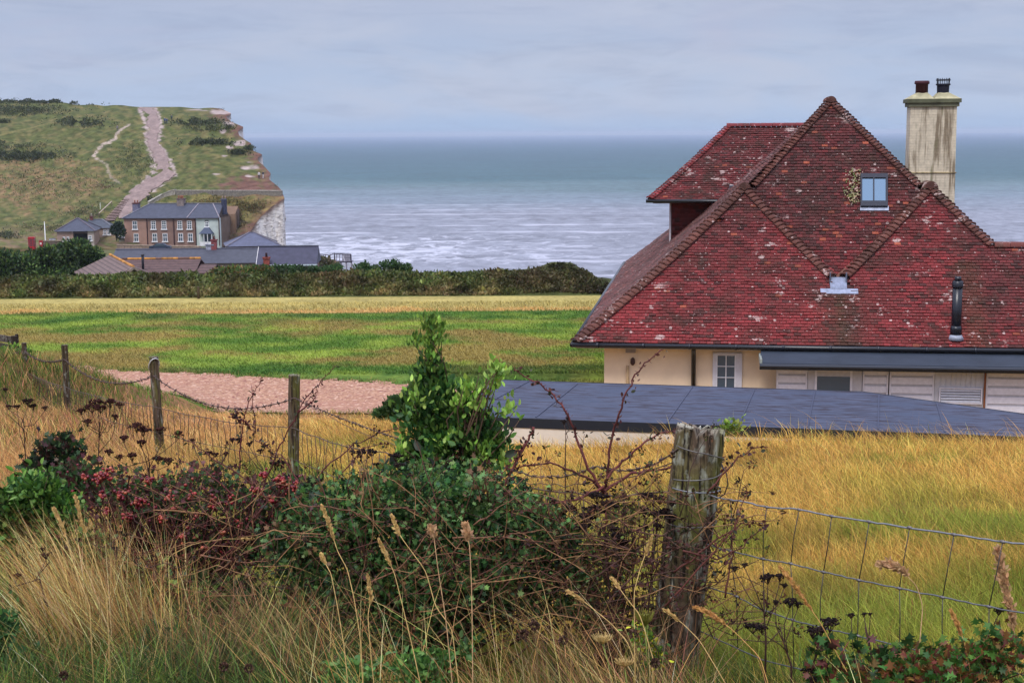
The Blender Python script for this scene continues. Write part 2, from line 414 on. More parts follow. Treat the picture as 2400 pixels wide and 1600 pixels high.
def groundcol(x, y):
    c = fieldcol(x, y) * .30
    z = y + .5 * vn(x, y, 3, 31)
    lawn = np.array(L(80, 110, 40)); lawn2 = np.array(L(132, 148, 60)); dry = np.array(L(138, 116, 66)); deep = np.array(L(50, 86, 34))
    n = vn(x * .8, y, 2.0, 32); n2 = vn(x * .7, y * 1.1, .8, 33) + .5 * vn(x, y * 1.3, .35, 35)
    lc = lawn + (lawn2 - lawn) * np.clip(.35 + .9 * n, 0, 1)[..., None]
    lc = lc + (dry - lc) * np.clip(.25 + 1.1 * vn(x * .65, y, 2.6, 34) + .55 * n2, 0, .85)[..., None]
    lc = lc + (deep - lc) * np.clip(.7 * sst(53, 57, y) + .75 * (1 - sst(42.6, 45, z)) - .25 + .35 * n2, 0, .9)[..., None]
    c = np.where((y > 35)[..., None], lc, c)
    straw = np.array(L(162, 148, 88)) * (1 + .15 * n2[..., None]); st2 = np.array(L(186, 144, 88))
    st = straw + (st2 - straw) * np.clip(1 - (y - 58.3) / 1.6 + .4 * n2, 0, .8)[..., None]
    c = np.where((z > 58.4)[..., None], st, c)
    c = np.where((y > 64)[..., None], np.array(L(72, 80, 40)) * np.ones_like(c), c)
    c = np.where((y > 185)[..., None], np.array(L(92, 92, 58)) * np.ones_like(c), c)
    return np.clip(c, 0, 1)
xs = np.unique(np.concatenate([np.linspace(-300, -40, 40), np.arange(-40, -16, .8), np.arange(-16, 17, .22), np.arange(17, 60, 1.0), np.linspace(60, 144, 20)]))
ys = np.unique(np.concatenate([np.linspace(-64, -2, 14), np.arange(-2, 3, .5), np.arange(3, 36, .22), np.arange(36, 74, .4), np.arange(74, 344, 2.6)]))
X, Y = np.meshgrid(xs, ys); d = land(X, Y)
Z = gz(X, Y); Z = np.where(d > 0, Z, Z + (-39.2 - Z) * sst(0, -2.5, d))
colg = groundcol(X, Y); colg = np.where((d < -.4)[..., None], np.array(L(205, 200, 190)), colg)
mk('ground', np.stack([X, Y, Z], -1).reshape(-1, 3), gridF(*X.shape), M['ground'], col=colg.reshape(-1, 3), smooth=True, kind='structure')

# gravel drive: its own thin sheet
m, nt, b, o = newmat('shingle'); g = N(nt); M['gravel'] = m
p = g.wpos()
vo = g.n('ShaderNodeTexVoronoi'); g.l(g.wpos((1, .8, 1)), vo.inputs['Vector']); vo.inputs['Scale'].default_value = 14
c = g.mix(g.mr(vo.outputs['Distance'], .1, .6), L(150, 110, 88), L(188, 146, 120))
rv = g.xyz(vo.outputs['Color'])[0]
c = g.mix(g.mr(rv, .75, 1), c, L(140, 92, 84)); c = g.mix(g.mr(g.noise(g.wpos((.5, 1.4, 1)), 1.2, 4), .45, .7, 0, .55), c, L(176, 128, 110))
c = g.mix(g.mr(rv, .18, .0), c, L(214, 178, 156))
g.l(c, b.inputs['Base Color']); b.inputs['Roughness'].default_value = .95; b.inputs['Specular IOR Level'].default_value = .1
g.l(g.bump(g.math('SUBTRACT', 1., vo.outputs['Distance']), 1., .06), b.inputs['Normal'])
xs = np.arange(-17, 2.0, .11); ys = np.arange(32, 46.5, .11); X, Y = np.meshgrid(xs, ys)
jx = X + .18 * vn(X, Y, .5, 41) + .1 * rng.normal(size=X.shape); jy = Y + .22 * vn(X, Y, .4, 42) + .12 * rng.normal(size=X.shape)
ms = inpoly(jx, jy, GRAV); Fg = gridF(*X.shape); keep = ms.ravel()[Fg].sum(1) >= 3
Vg = np.stack([X, Y, gz(X, Y) + .035], -1).reshape(-1, 3); Fg = Fg[keep]
us, inv = np.unique(Fg, return_inverse=True)
mk('gravel_drive', Vg[us], inv.reshape(Fg.shape), M['gravel'], smooth=True, kind='structure')

# ------------------------------------------------------------------ the far hill and its chalk cliff
EDGE = [(253, 521), (262, 543), (271, 529), (281, 541), (292, 571), (303, 557), (313, 561), (322, 574), (330, 589), (338, 585), (347, 593), (356, 615), (364, 603), (372, 606), (385, 620), (402, 635), (410, 630), (418, 633), (433, 652), (443, 660), (462, 667), (470, 655), (480, 638), (490, 628), (505, 612), (520, 600), (540, 588), (560, 574), (576, 565), (600, 560)]
def uedge(v): return np.interp(v, [e[0] for e in EDGE], [e[1] for e in EDGE])
def vtop(u): return np.interp(u, [-300, 0, 60, 130, 190, 350, 500, 525, 600], [226, 235, 238, 241, 246, 250, 253, 256, 262])
PROF = [(-250, [(580, 300), (540, 322), (500, 342), (450, 362), (400, 380), (350, 398), (300, 420), (260, 450), (226, 490)]),
        (60, [(580, 300), (540, 322), (500, 342), (450, 360), (400, 378), (350, 396), (300, 418), (260, 448), (237, 480)]),
        (300, [(580, 301), (540, 318), (500, 328), (460, 340), (420, 352), (380, 364), (340, 377), (300, 392), (270, 410), (250, 435)]),
        (480, [(580, 311), (540, 316), (500, 320), (465, 324), (445, 327), (420, 334), (380, 346), (340, 360), (300, 376), (270, 395), (253, 420)]),
        (680, [(580, 311), (540, 315), (500, 318), (465, 321), (445, 325), (420, 334), (380, 346), (340, 360), (300, 376), (270, 395), (253, 420)])]
def hillY(u, v):
    u = np.asarray(u, float); v = np.asarray(v, float)
    vals = [np.interp(-v, [-p[0] for p in pr], [p[1] for p in pr]) for _, pr in PROF]
    us_ = [p[0] for p in PROF]; out = np.zeros(np.broadcast(u, v).shape)
    for i in range(len(us_) - 1):
        a, b_ = us_[i], us_[i + 1]; t = np.clip((u - a) / (b_ - a), 0, 1)
        m_ = (u >= a) & (u <= b_) if i else (u <= b_)
        out = np.where(m_, vals[i] * (1 - t) + vals[i + 1] * t, out)
    return np.where(u > us_[-1], vals[-1], out)
def hill(u, v, lift=0.):
    p = W(u, v, hillY(u, v)); p[..., 2] += lift; return p
NR, NC = 170, 300
vv = np.linspace(0, 1, NR)[:, None]; uu = np.linspace(0, 1, NC)[None]
v0 = 596 + (253 - 596) * vv
Ue = uedge(v0); Ug = -250 + (Ue + 250) * uu ** .85
Vt = 596 + (vtop(Ug) - 596) * vv
HV = hill(Ug, Vt)
HV[..., 2] += .25 * vn(HV[..., 0], HV[..., 1] * .7, 5, 51) * (1 - .0 * vv) * np.clip((1 - uu) * 12, 0, 1)
def px_blob(u, v, cu, cv, ru, rv, s=0.35, seed=0):
    d_ = ((u - cu) / ru) ** 2 + ((v - cv) / rv) ** 2
    return np.clip(1.25 - d_ + s * vn(u * .5, v, 9, seed), 0, 1)
def hillcol(u, v):
    g1 = np.array(L(88, 92, 52)); g2 = np.array(L(108, 100, 64)); g3 = np.array(L(70, 78, 44)); br = np.array(L(104, 76, 66)); dry = np.array(L(134, 108, 78))
    n = vn(u * .35, v, 14, 61); n2 = vn(u * .4, v, 5, 62); n3 = vn(u * .5, v, 2.2, 63)
    c = g1 + (g2 - g1) * np.clip(.4 + .8 * n, 0, 1)[..., None]
    c = c + (g3 - c) * np.clip(.3 + .9 * n2, 0, .9)[..., None]
    dl = px_blob(u, v, 60, 430, 190, 60, .8, 64); c = c + (dry - c) * (dl * np.clip(.5 + .6 * n2 + .3 * n3, 0, .85))[..., None]
    e = uedge(v) - u; bb = np.clip(1.1 - e / (38 + 26 * vn(v, v * 0 + 3, 22, 65)) + .35 * n3, 0, 1)
    bb = np.maximum(bb, px_blob(u, v, 585, 440, 75, 28, .5, 66))
    c = c + (br - c) * bb[..., None]
    rough = px_blob(u, v, 540, 485, 130, 35, .5, 67) * (v > 452); c = c + (np.array(L(134, 118, 74)) - c) * (rough * np.clip(.6 + .5 * n3, 0, 1))[..., None]
    low = sst(520, 560, v) * np.clip(.4 + n2, 0, 1); c = c + (np.array(L(128, 104, 84)) - c) * (low * .7)[..., None]
    pe = np.minimum(abs(u - np.interp(v, [254, 298, 338, 374, 408, 445], [328, 344, 346, 362, 360, 308])), abs(u - np.interp(v, [254, 298, 338, 374, 408, 445], [366, 377, 371, 397, 411, 359]))) ; chk = px_blob(u, v, 545, 262, 14, 5, .3, 1); chk = np.maximum(chk, np.clip(1 - pe / 7 + .9 * vn(u * .4, v, 3.0, 68), 0, 1) * (v < 450) * .8); chalk = np.array(L(164, 148, 142))
    for cu, cv, ru, rv in ((455, 258, 22, 1.4), (492, 260, 18, 1.6), (515, 264, 26, 4), (535, 292, 12, 5), (525, 305, 10, 6), (560, 335, 14, 6), (540, 345, 10, 4), (592, 392, 22, 6), (585, 415, 12, 3), (505, 408, 12, 2), (425, 357, 6, 1.6), (524, 367, 8, 2), (588, 380, 10, 2)):
        chk = np.maximum(chk, px_blob(u, v, cu, cv, ru, rv, .8, int(cu)))
    c = c + (chalk - c) * np.clip(chk * 1.3, 0, .95)[..., None]
    # small chalk track winding up the left part
    tr = [(276, 372 + 55), (268, 405), (252, 396), (250, 392), (262, 384), (228, 372), (220, 366), (224, 352), (240, 336), (268, 330), (285, 306), (292, 290)]
    tr = [(280, 430), (262, 415), (252, 400), (250, 385), (224, 372), (218, 366), (228, 352), (245, 338), (268, 328), (276, 312), (290, 300), (300, 292)]
    dd = polydist(u, v * 1.6, [(a, b_ * 1.6) for a, b_ in tr], closed=False)
    tk = np.clip(1.5 - dd / 3.2 + .8 * n3, 0, 1) * (.45 + .55 * (v < 375)); c = c + (np.array(L(178, 160, 148)) - c) * (tk * .8)[..., None]
    dd = polydist(u, v * 1.6, [(-50, 330 * 1.6), (60, 302 * 1.6), (110, 292 * 1.6)], closed=False); c = c + (g2 * 1.3 - c) * np.clip(1.2 - dd / 3, 0, .6)[..., None]
    return np.clip(c, .01, 1)
hc = hillcol(Ug, Vt)
back = HV[-1].copy(); back *= 1.1; back[:, 0] -= 4; back[:, 2] -= 4.5
back2 = HV[-1].copy(); back2 *= 1.7; back2[:, 0] -= 80; back2[:, 2] = -30
HVa = np.concatenate([HV, back[None], back2[None]]); hca = np.concatenate([hc, hc[-1:], hc[-1:]])
M['hill'] = vmat('downland_turf', .95, .1, .35, .55, .9, .5)
mk('hillside', HVa.reshape(-1, 3), gridF(NR + 2, NC), M['hill'], col=hca.reshape(-1, 3), smooth=True, kind='structure')
# cliff skirt
E0 = HVa[:, -1]; 
tt = np.concatenate([[0, .03, .06, .1], np.linspace(.15, 1, 26)])
rows = []; cols = []
nrm = np.stack([np.gradient(E0[:, 1]), -np.gradient(E0[:, 0])], 1); nrm /= np.linalg.norm(nrm, axis=1)[:, None] + 1e-9; nrm *= -1
for i, t in enumerate(tt):
    P = E0.copy(); hgt = E0[:, 2] + 38.6; P[:, 2] = E0[:, 2] - hgt * t
    dz = hgt * t
    ds = .5 * vn(P[:, 0] * 2.2 + P[:, 1] * 2, P[:, 2] * .6, 4, 71) + .3 * vn(P[:, 0] * 3 + P[:, 1] * 3, P[:, 2] * 1.6, 1.6, 72)
    P[:, 0] += (ds * .8) * min(1, t * 10); P[:, 1] -= abs(ds) * .8 * min(1, t * 10)
    ch = np.array(L(234, 229, 222)) * (1 + .1 * vn(P[:, 0] * 2 + P[:, 1] * 2, P[:, 2] * 2.5, 2.0, 73))[:, None]
    stn = np.clip(.25 + .8 * vn(P[:, 0] * 1.5 + P[:, 1] * 1.5, P[:, 2] * .5, 4, 74), 0, 1)[:, None]; ch = ch + (np.array(L(180, 160, 142)) - ch) * stn * .35
    soil = np.clip(1.3 - dz / (1.0 + .5 * vn(P[:, 0] * 2 + P[:, 1] * 2, P[:, 2] * 0, 3, 75)), 0, 1)[:, None]
    ch = ch + (np.array(L(104, 78, 66)) - ch) * soil
    rows.append(P); cols.append(ch)
A = np.stack(rows, 1); Ac = np.stack(cols, 1)
m, nt, b, o = newmat('chalk'); g = N(nt); M['chalk'] = m
at0 = g.n('ShaderNodeAttribute', attribute_name='Col').outputs['Color']
va = g.n('ShaderNodeTexVoronoi'); va.feature = 'DISTANCE_TO_EDGE'; g.l(g.wpos((.6, .6, 1.5)), va.inputs['Vector']); va.inputs['Scale'].default_value = .8
nA = g.noise(g.wpos((1, 1, 2.2)), .9, 6, .7); crk = g.math('MULTIPLY', g.mr(va.outputs['Distance'], .06, .01), g.mr(nA, .50, .60))
c = g.mix(g.math('MULTIPLY', crk, .75), at0, L(120, 104, 92)); c = g.mix(g.mr(nA, .5, .66, 0, .5), c, L(170, 150, 132)); g.l(c, b.inputs['Base Color']); b.inputs['Roughness'].default_value = .95
g.l(g.bump(g.math('SUBTRACT', nA, g.math('MULTIPLY', crk, .6)), 1., .6), b.inputs['Normal'])
mk('cliff', A.reshape(-1, 3), gridF(A.shape[0], A.shape[1]), M['chalk'], col=Ac.reshape(-1, 3), kind='structure')
# chalk path up the hill
PL = [(254, 327, 366), (266, 344, 369), (277, 346, 371), (298, 345, 376), (310, 346, 371), (322, 343, 368), (338, 347, 371), (353, 354, 386), (374, 363, 396), (396, 366, 399), (408, 361, 410), (414, 352, 404), (420, 343, 398), (433, 327, 376), (445, 309, 358), (460, 296, 342), (472, 288, 330), (485, 283, 318), (500, 278, 305), (514, 276, 300)]
vr = np.linspace(254, 514, 170); lu = np.interp(vr, [p[0] for p in PL], [p[1] for p in PL]) + 4 * vn(vr, vr * 0, 5, 81) + 2.5 * rng.normal(size=170) * .5
ru = np.interp(vr, [p[0] for p in PL], [p[2] for p in PL]) + 4 * vn(vr, vr * 0 + 9, 5, 82) + 2.5 * rng.normal(size=170) * .5
tq = np.linspace(0, 1, 12)[None]; PU = lu[:, None] * (1 - tq) + ru[:, None] * tq; PV = vr[:, None] + 0 * tq
PP = hill(PU, PV, .28); PP[:, 0, 2] -= .25; PP[:, -1, 2] -= .25
pc = np.array(L(136, 118, 112)) * (1 + .14 * vn(PU * .6, PV, 5, 83) + .06 * rng.normal(size=PU.shape))[..., None]
mk('chalk_path', PP.reshape(-1, 3), gridF(*PU.shape), M['far'], col=pc.reshape(-1, 3), smooth=True, kind='structure')
# haze
hb = MB(); hb.box(-12500, 12500, -700, 26500, -41, 14.6)
m = bpy.data.materials.new('haze'); m.use_nodes = True; nt = m.node_tree
for n in list(nt.nodes): nt.nodes.remove(n)
ho = nt.nodes.new('ShaderNodeOutputMaterial'); pv = nt.nodes.new('ShaderNodeVolumePrincipled'); nt.links.new(pv.outputs[0], ho.inputs['Volume'])
pv.inputs['Color'].default_value = (.70, .80, .94, 1); pv.inputs['Density'].default_value = .00009; pv.inputs['Anisotropy'].default_value = .0
mk('haze', hb.v[0], hb.f, m, kind='stuff')
# ------------------------------------------------------------------ the tiled house
HO = W(1349, 803, 34.0); AN = math.radians(7.8); EZ = HO[2]
ca, sa = math.cos(AN), math.sin(AN)
def HT(P):
    P = np.asarray(P, float); return np.stack([HO[0] + P[..., 0] * ca + P[..., 1] * sa, HO[1] - P[..., 0] * sa + P[..., 1] * ca, P[..., 2]], -1)
def HI(p):
    p = np.asarray(p, float); dx = p[..., 0] - HO[0]; dy = p[..., 1] - HO[1]
    return np.stack([dx * ca - dy * sa, dx * sa + dy * ca, p[..., 2]], -1)
def hb_(u, v, b_):
    """pixel -> (a, z) on the vertical plane b = b_ of the house"""
    n = np.array([sa, ca, 0]); p0 = HT([0, b_, 0]); q = HI(RP(u, v, p0, n)); return float(q[0]), float(q[2])
def hprof(d):
    d = np.asarray(d, float); k = 4.07 * (.765 + .026 * 4.07)
    return EZ + np.where(d < 4.07, d * (.765 + .026 * d), k + (d - 4.07) * .965)
ZL2 = float(hprof(4.07)); A_A = 6.42; ZA = float(hprof(A_A))
MS = 1.065
def mz(b_): return ZA - MS * (A_A - np.asarray(b_, float))

# roof tile material: per-tile colour, weathering and lichen
m, nt, b, o = newmat('clay_tiles'); g = N(nt); M['tile'] = m
at = g.n('ShaderNodeAttribute', attribute_name='Col').outputs['Color']
wp = g.wpos(); fine = g.noise(wp, 34, 5, .65)
s_ = g.n('ShaderNodeVectorMath', operation='SCALE'); g.l(at, s_.inputs[0]); g.l(g.mr(fine, .3, .7, .72, 1.3), s_.inputs['Scale']); c = s_.outputs[0]
patch = g.noise(g.wpos((1, 1, .8)), .9, 4, .6, .4)
c = g.mix(g.mr(patch, .48, .66, 0, .7), c, L(72, 50, 44)); sv = g.noise(g.wpos((2.6, 2.6, .35), (2, 9, 1)), 1., 4, .6); c = g.mix(g.mr(sv, .54, .68, 0, .6), c, L(66, 50, 42)); sm = g.noise(g.wpos((6, 6, 5)), 1., 5, .7); c = g.mix(g.mr(sm, .56, .7, 0, .5), c, L(128, 96, 88))
v1 = g.n('ShaderNodeTexVoronoi'); g.l(wp, v1.inputs['Vector']); v1.inputs['Scale'].default_value = 5.2
gate = g.noise(g.wpos((1, 1, 1), (3, 3, 3)), .9, 3)
wob = g.math('ADD', v1.outputs['Distance'], g.math('MULTIPLY', g.math('SUBTRACT', fine, .5), .22))
rad = g.math('MULTIPLY', g.mr(g.xyz(v1.outputs['Color'])[0], .55, 1), .22)
spot = g.math('MULTIPLY', g.math('LESS_THAN', wob, rad), g.mr(gate, .46, .5))
v2 = g.n('ShaderNodeTexVoronoi'); g.l(wp, v2.inputs['Vector']); v2.inputs['Scale'].default_value = 13
rad2 = g.math('MULTIPLY', g.mr(g.xyz(v2.outputs['Color'])[1], .78, 1), .27)
spot2 = g.math('LESS_THAN', v2.outputs['Distance'], rad2)
big = g.noise(g.wpos((1, 1, 1.6), (11, 4, 2)), 2.2, 5, .7)
gate2 = g.noise(g.wpos((1, 1, 1), (8, 1, 5)), .45, 2)
sheet = g.math('MULTIPLY', g.mr(big, .60, .625), g.mr(gate2, .48, .53))
li = g.math('MAXIMUM', spot, g.math('MAXIMUM', g.math('MULTIPLY', spot2, .8), g.math('MULTIPLY', sheet, .85)))
c = g.mix(g.math('MULTIPLY', li, .85), c, L(205, 182, 176))
g.l(c, b.inputs['Base Color']); b.inputs['Roughness'].default_value = .8; b.inputs['Specular IOR Level'].default_value = .25
g.l(g.bump(fine, .5, .008), b.inputs['Normal'])

def tiles(P, s0, s1, ds, inside, colfn, tw=.165, th=.013, lift=.040, sag=.012):
    """real plain tiles laid in courses; P(s,d) -> house coords; ds = course positions"""
    Vs = []; Fs = []; Cs = []; n0 = 0
    for k in range(len(ds) - 1):
        d0, d1 = ds[k], ds[k + 1] + (ds[k + 1] - ds[k]) * .35
        st = s0 + (k % 2) * tw / 2 - tw; n = int((s1 - st) / tw) + 2
        s = st + np.arange(n) * tw; mid = s + tw / 2
        ok = inside(mid, (ds[k] + ds[k + 1]) / 2); s = s[ok]
        if not len(s): continue
        m_ = len(s); gap = .004
        jl = rng.normal(0, .0035, m_) + sag * np.sin(s * 2.1 + k * .9) * .6 + rng.choice([0, .012], m_, p=[.96, .04]); dj = rng.normal(0, .004, m_)
        a, b2 = s + gap, s + tw - gap
        dd0 = d0 + dj
        e = 1e-2
        nn = np.cross(P(s + e, 0 * s + d0) - P(s, 0 * s + d0), P(s, 0 * s + d0 + e) - P(s, 0 * s + d0)); nn /= np.linalg.norm(nn, axis=1)[:, None]
        nn = np.where(nn[:, 2:3] < -1e-6, -nn, nn)
        lo = (lift + jl)[:, None] * nn; up_ = (.006 + jl * .3)[:, None] * nn
        V = np.stack([P(a, dd0) + lo, P(b2, dd0) + lo, P(a, 0 * a + d1) + up_, P(b2, 0 * a + d1) + up_, P(a, dd0) + lo - th * nn, P(b2, dd0) + lo - th * nn], 1)
        F = np.array([(0, 1, 3, 2), (4, 5, 1, 0), (4, 0, 2, 2), (1, 5, 3, 3)])[:2]
        F3 = F[None] + (np.arange(m_) * 6)[:, None, None] + n0
        Vs.append(V.reshape(-1, 3)); Fs.append(F3.reshape(-1, 4)); Cs.append(np.repeat(colfn(s, 0 * s + d0), 6, axis=0)); n0 += m_ * 6
    return HT(np.vstack(Vs)), np.vstack(Fs), np.vstack(Cs)
def courses(prof, d0, d1, gauge):
    out = [d0]; 
    while out[-1] < d1:
        e = .01; sl = (float(prof(out[-1] + e)) - float(prof(out[-1]))) / e
        out.append(out[-1] + gauge / math.sqrt(1 + sl * sl))
    return out
RED = np.array(L(138, 54, 56)); PLUM = np.array(L(92, 50, 50)); DARKT = np.array(L(60, 46, 44)); ORG = np.array(L(168, 90, 70))
def tcol(warm, pd=.14, po=.006):
    def f(s, d):
        n = len(s); w = warm(s, d)[:, None] if callable(warm) else warm
        w = np.clip(w + rng.normal(0, .12, (n, 1)), 0, 1)
        c = PLUM + (RED - PLUM) * w
        r = rng.random((n, 1)); c = np.where(r < pd, c * .35 + DARKT * .65, c); c = np.where(r > 1 - po, ORG * .9, c)
        return np.clip(c * (1 + rng.normal(0, .12, (n, 1))), .004, 1)
    return f
house = thing('tiled_house', 'cream house with steep red clay tiled roof and tall pale chimney', 'house', HT(np.array([6.4, 0, -7.2])))
V_B = 1.78; V_A = 6.32
def vl(d): return 4.07 + (4.07 - d) * (V_A - 4.07) / (4.07 - V_B)       # right edge of left peak
def vr_(d): return 8.79 - (4.07 - d) * (8.79 - V_A) / (4.07 - V_B)      # left edge of right peak
def rr_(d): return 8.79 + (4.07 - d) * .90
def inF(s, d):
    low = (s > d) & (d < V_B)
    p1 = (s > d) & (s < vl(d)) & (d >= V_B) & (d < 4.02)
    p2 = (s > vr_(d)) & (d >= V_B) & (d < 4.02) & ((s < rr_(d)) | (d < 2.6))
    box_ = (s > 6.12) & (s < 6.52) & (d > 1.45)
    return (low | p1 | p2) & ~box_
PF = lambda s, d: np.stack([s, d, hprof(d)], -1)
fr = MB()
stain = lambda s: np.exp(-((s - 6.35) / .42) ** 2)
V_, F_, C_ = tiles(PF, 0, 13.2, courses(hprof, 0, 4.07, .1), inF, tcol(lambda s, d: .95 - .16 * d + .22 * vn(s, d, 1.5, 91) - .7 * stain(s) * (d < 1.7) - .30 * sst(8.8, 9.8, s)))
hc_ = HI(V_); st_ = np.exp(-((hc_[:, 0] - 6.34) / (.20 + .06 * vn(hc_[:, 0] * 4, hc_[:, 1], 1, 95))) ** 2) * (hc_[:, 1] < 1.45) * .8; st_ = np.maximum(st_, .45 * np.exp(-((hc_[:, 0] - 6.34) / .55) ** 2) * (hc_[:, 1] < 1.4)); st_ = np.maximum(st_, .5 * sst(8.9, 9.3, hc_[:, 0]) * sst(9.9, 9.5, hc_[:, 0]) * (hc_[:, 1] < 2.2)); C_ = C_ * (1 - st_[:, None]) + np.array(L(78, 64, 46)) * st_[:, None]
parts = [(V_, F_, C_)]
PM = lambda s, d: np.stack([s, d, mz(d)], -1)
SKY_A = RP(2016, 406, HT(np.array([A_A, A_A, ZA])), (-0, 0, 1)) # placeholder
inM = lambda s, d: (s > d) & (s < 2 * A_A - d) & (d < A_A - .05)
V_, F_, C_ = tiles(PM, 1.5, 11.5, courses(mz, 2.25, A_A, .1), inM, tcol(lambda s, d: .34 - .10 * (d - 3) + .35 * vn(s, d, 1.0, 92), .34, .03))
parts.append((V_, F_, C_))
PLf = lambda s, d: np.stack([d, s, hprof(d)], -1)
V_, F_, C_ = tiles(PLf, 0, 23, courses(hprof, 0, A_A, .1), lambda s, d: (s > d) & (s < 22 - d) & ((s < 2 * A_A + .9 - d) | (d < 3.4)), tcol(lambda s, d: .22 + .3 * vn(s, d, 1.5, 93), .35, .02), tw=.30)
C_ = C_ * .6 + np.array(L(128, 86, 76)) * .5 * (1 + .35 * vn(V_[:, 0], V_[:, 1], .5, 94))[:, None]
parts.append((V_, F_, C_))
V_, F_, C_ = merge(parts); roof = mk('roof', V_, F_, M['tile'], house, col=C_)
# under-deck (closes the roof so that no light leaks between tiles)
dk = MB(HT); bs = np.linspace(0, 4.07, 10)
def strip(fnL, fnR, zf, ds, off=-.03, ax=0):
    for d0, d1 in zip(ds[:-1], ds[1:]):
        q = [(fnL(d0), d0, zf(d0) + off), (fnR(d0), d0, zf(d0) + off), (fnR(d1), d1, zf(d1) + off), (fnL(d1), d1, zf(d1) + off)]
        if ax: q = [(b2, a, z) for a, b2, z in q]
        dk.add(q, [(0, 1, 2, 3)])
dk.col = L(52, 34, 32); BK_ = 2 * A_A + .9
z1f = lambda d: float(hprof(d))
strip(lambda d: d, lambda d: 13.2, z1f, np.linspace(0, V_B, 6)); strip(lambda d: d, vl, z1f, np.linspace(V_B, 4.07, 6))
strip(vr_, lambda d: rr_(d) if d > 2.6 else 13.2, z1f, np.linspace(V_B, 4.07, 6))
strip(lambda d: max(d, 0), lambda d: 2 * A_A - d, lambda d: float(mz(d)), np.linspace(2.2, A_A, 6), -.03)
strip(lambda d: d, lambda d: 22 - d, z1f, np.linspace(0, 3.4, 6), ax=1); strip(lambda d: d, lambda d: BK_ - d, z1f, np.linspace(3.4, A_A, 6), ax=1)
dk.add([(13.2, 2.6, z1f(2.6) - .03), (rr_(2.6), 2.6, z1f(2.6) - .03), (rr_(2.6), 5.2, EZ + .2), (13.2, 5.2, EZ + .2)], [(0, 1, 2, 3)])

BK = 2 * A_A + .9
for d0, d1 in zip(np.linspace(0, A_A, 12)[:-1], np.linspace(0, A_A, 12)[1:]):
    za, zc_ = z1f(d0) - .12, z1f(d1) - .12
    dk.add([(2 * A_A - d0, d0 + .1, za), (2 * A_A - d0, BK - d0, za), (2 * A_A - d1, BK - d1, zc_), (2 * A_A - d1, d1 + .1, zc_)], [(0, 1, 2, 3)])
    dk.add([(d0, BK - d0, za), (2 * A_A - d0, BK - d0, za), (2 * A_A - d1, BK - d1, zc_), (d1, BK - d1, zc_)], [(0, 1, 2, 3)])
dk.add([(3.4, 3, z1f(3.4) - .05), (3.4, 18.6, z1f(3.4) - .05), (9, 18.6, EZ + 1), (9, 10, EZ + 1)], [(0, 1, 2, 3)])
# mortar cheeks between the front peaks and the main slope behind them
def cheek(f, col):
    ds = np.linspace(V_B, 4.07, 9)
    for d0, d1 in zip(ds[:-1], ds[1:]):
        z0, z1 = z1f(d0), z1f(d1); b0 = A_A - (ZA - z0) / MS; b1 = A_A - (ZA - z1) / MS
        dk.add([(f(d0), d0, z0), (f(d0), b0 + .1, z0), (f(d1), b1 + .1, z1), (f(d1), d1, z1)], [(0, 1, 2, 3)], col)
cheek(vl, L(110, 78, 66)); cheek(vr_, L(120, 86, 72))
mk('roof_deck', np.vstack(dk.v), dk.f, M['plain'], house, np.vstack(dk.c))
# hip tiles
def bonnets(P0, P1, step, r=.115, bulge=.0, col=L(104, 66, 58), up=None):
    """overlapping bonnet tiles along the hip P0 (low) -> P1 (high), house coords"""
    mb = MB(); P0 = np.asarray(P0, float); P1 = np.asarray(P1, float); n = int(np.linalg.norm(P1 - P0) / step)
    path = np.array([P0 + (P1 - P0) * t for t in np.linspace(0, 1, n + 1)])
    path[:, 2] = [z1f(min(q[1] if bulge == 0 else bulge_f(q), 99)) if bulge == 0 else q[2] for q in path]
    ph = np.linspace(-1.45, 1.45, 8)
    for i in range(n):
        a, b2 = path[i], path[i + 1]; d = b2 - a; d /= np.linalg.norm(d)
        sd = np.cross(d, (0, 0, 1)); sd /= np.linalg.norm(sd); u = np.cross(sd, d)
        e = a + (b2 - a) * 1.5; jj = rng.normal(0, .006)
        rows = []
        for pt, rad, lf in ((a, r, .075 + jj), (a, r * .82, .045 + jj), (e, r * .78, .0)):
            rows.append([pt + sd * math.sin(t) * rad * 1.25 + u * (math.cos(t) * rad * .8 + lf - rad * .25) for t in ph])
        V = HT(np.array(rows).reshape(-1, 3)); k = len(ph)
        F = [(j, j + 1, 2 * k + j + 1, 2 * k + j) for j in range(k - 1)] + [(k + j, k + j + 1, j + 1, j) for j in range(k - 1)]
        cc = np.array(col) * (1 + rng.normal(0, .16)); C = np.tile(np.clip(cc, .01, 1), (3 * k, 1)); 
        mb.add(V, F, C)
        V2 = HT(np.array([a + d * .01 - u * .03] + [a + d * .01 + sd * math.sin(t) * r * 1.0 + u * (math.cos(t) * r * .62 + .03 + jj - r * .25) for t in ph]))
        mb.add(V2, [(0, j + 1, j) for j in range(1, k)], L(58, 40, 38))
    return mb
bulge_f = None
hips = [((0, 0, 0), (4.07, 4.07, ZL2)), ((V_A - .16, V_B, 0), (4.07, 4.07, ZL2)), ((V_A + .18, V_B, 0), (8.79, 4.07, ZL2)), ((rr_(2.6), 2.6, 0), (8.79, 4.07, ZL2))]
for i, (p, q) in enumerate(hips):
    b_ = bonnets(p, q, .135, r=.13); b_.build('hip_tiles', M['tile'], house, True)
m1 = (A_A - (ZA - ZL2) / MS)
for p, q in (((m1, m1, ZL2 + .02), (A_A, A_A, ZA)), ((2 * A_A - m1, m1, ZL2 + .02), (A_A, A_A, ZA))):
    bonnets(p, q, .12, bulge=1).build('hip_tiles', M['tile'], house, True)
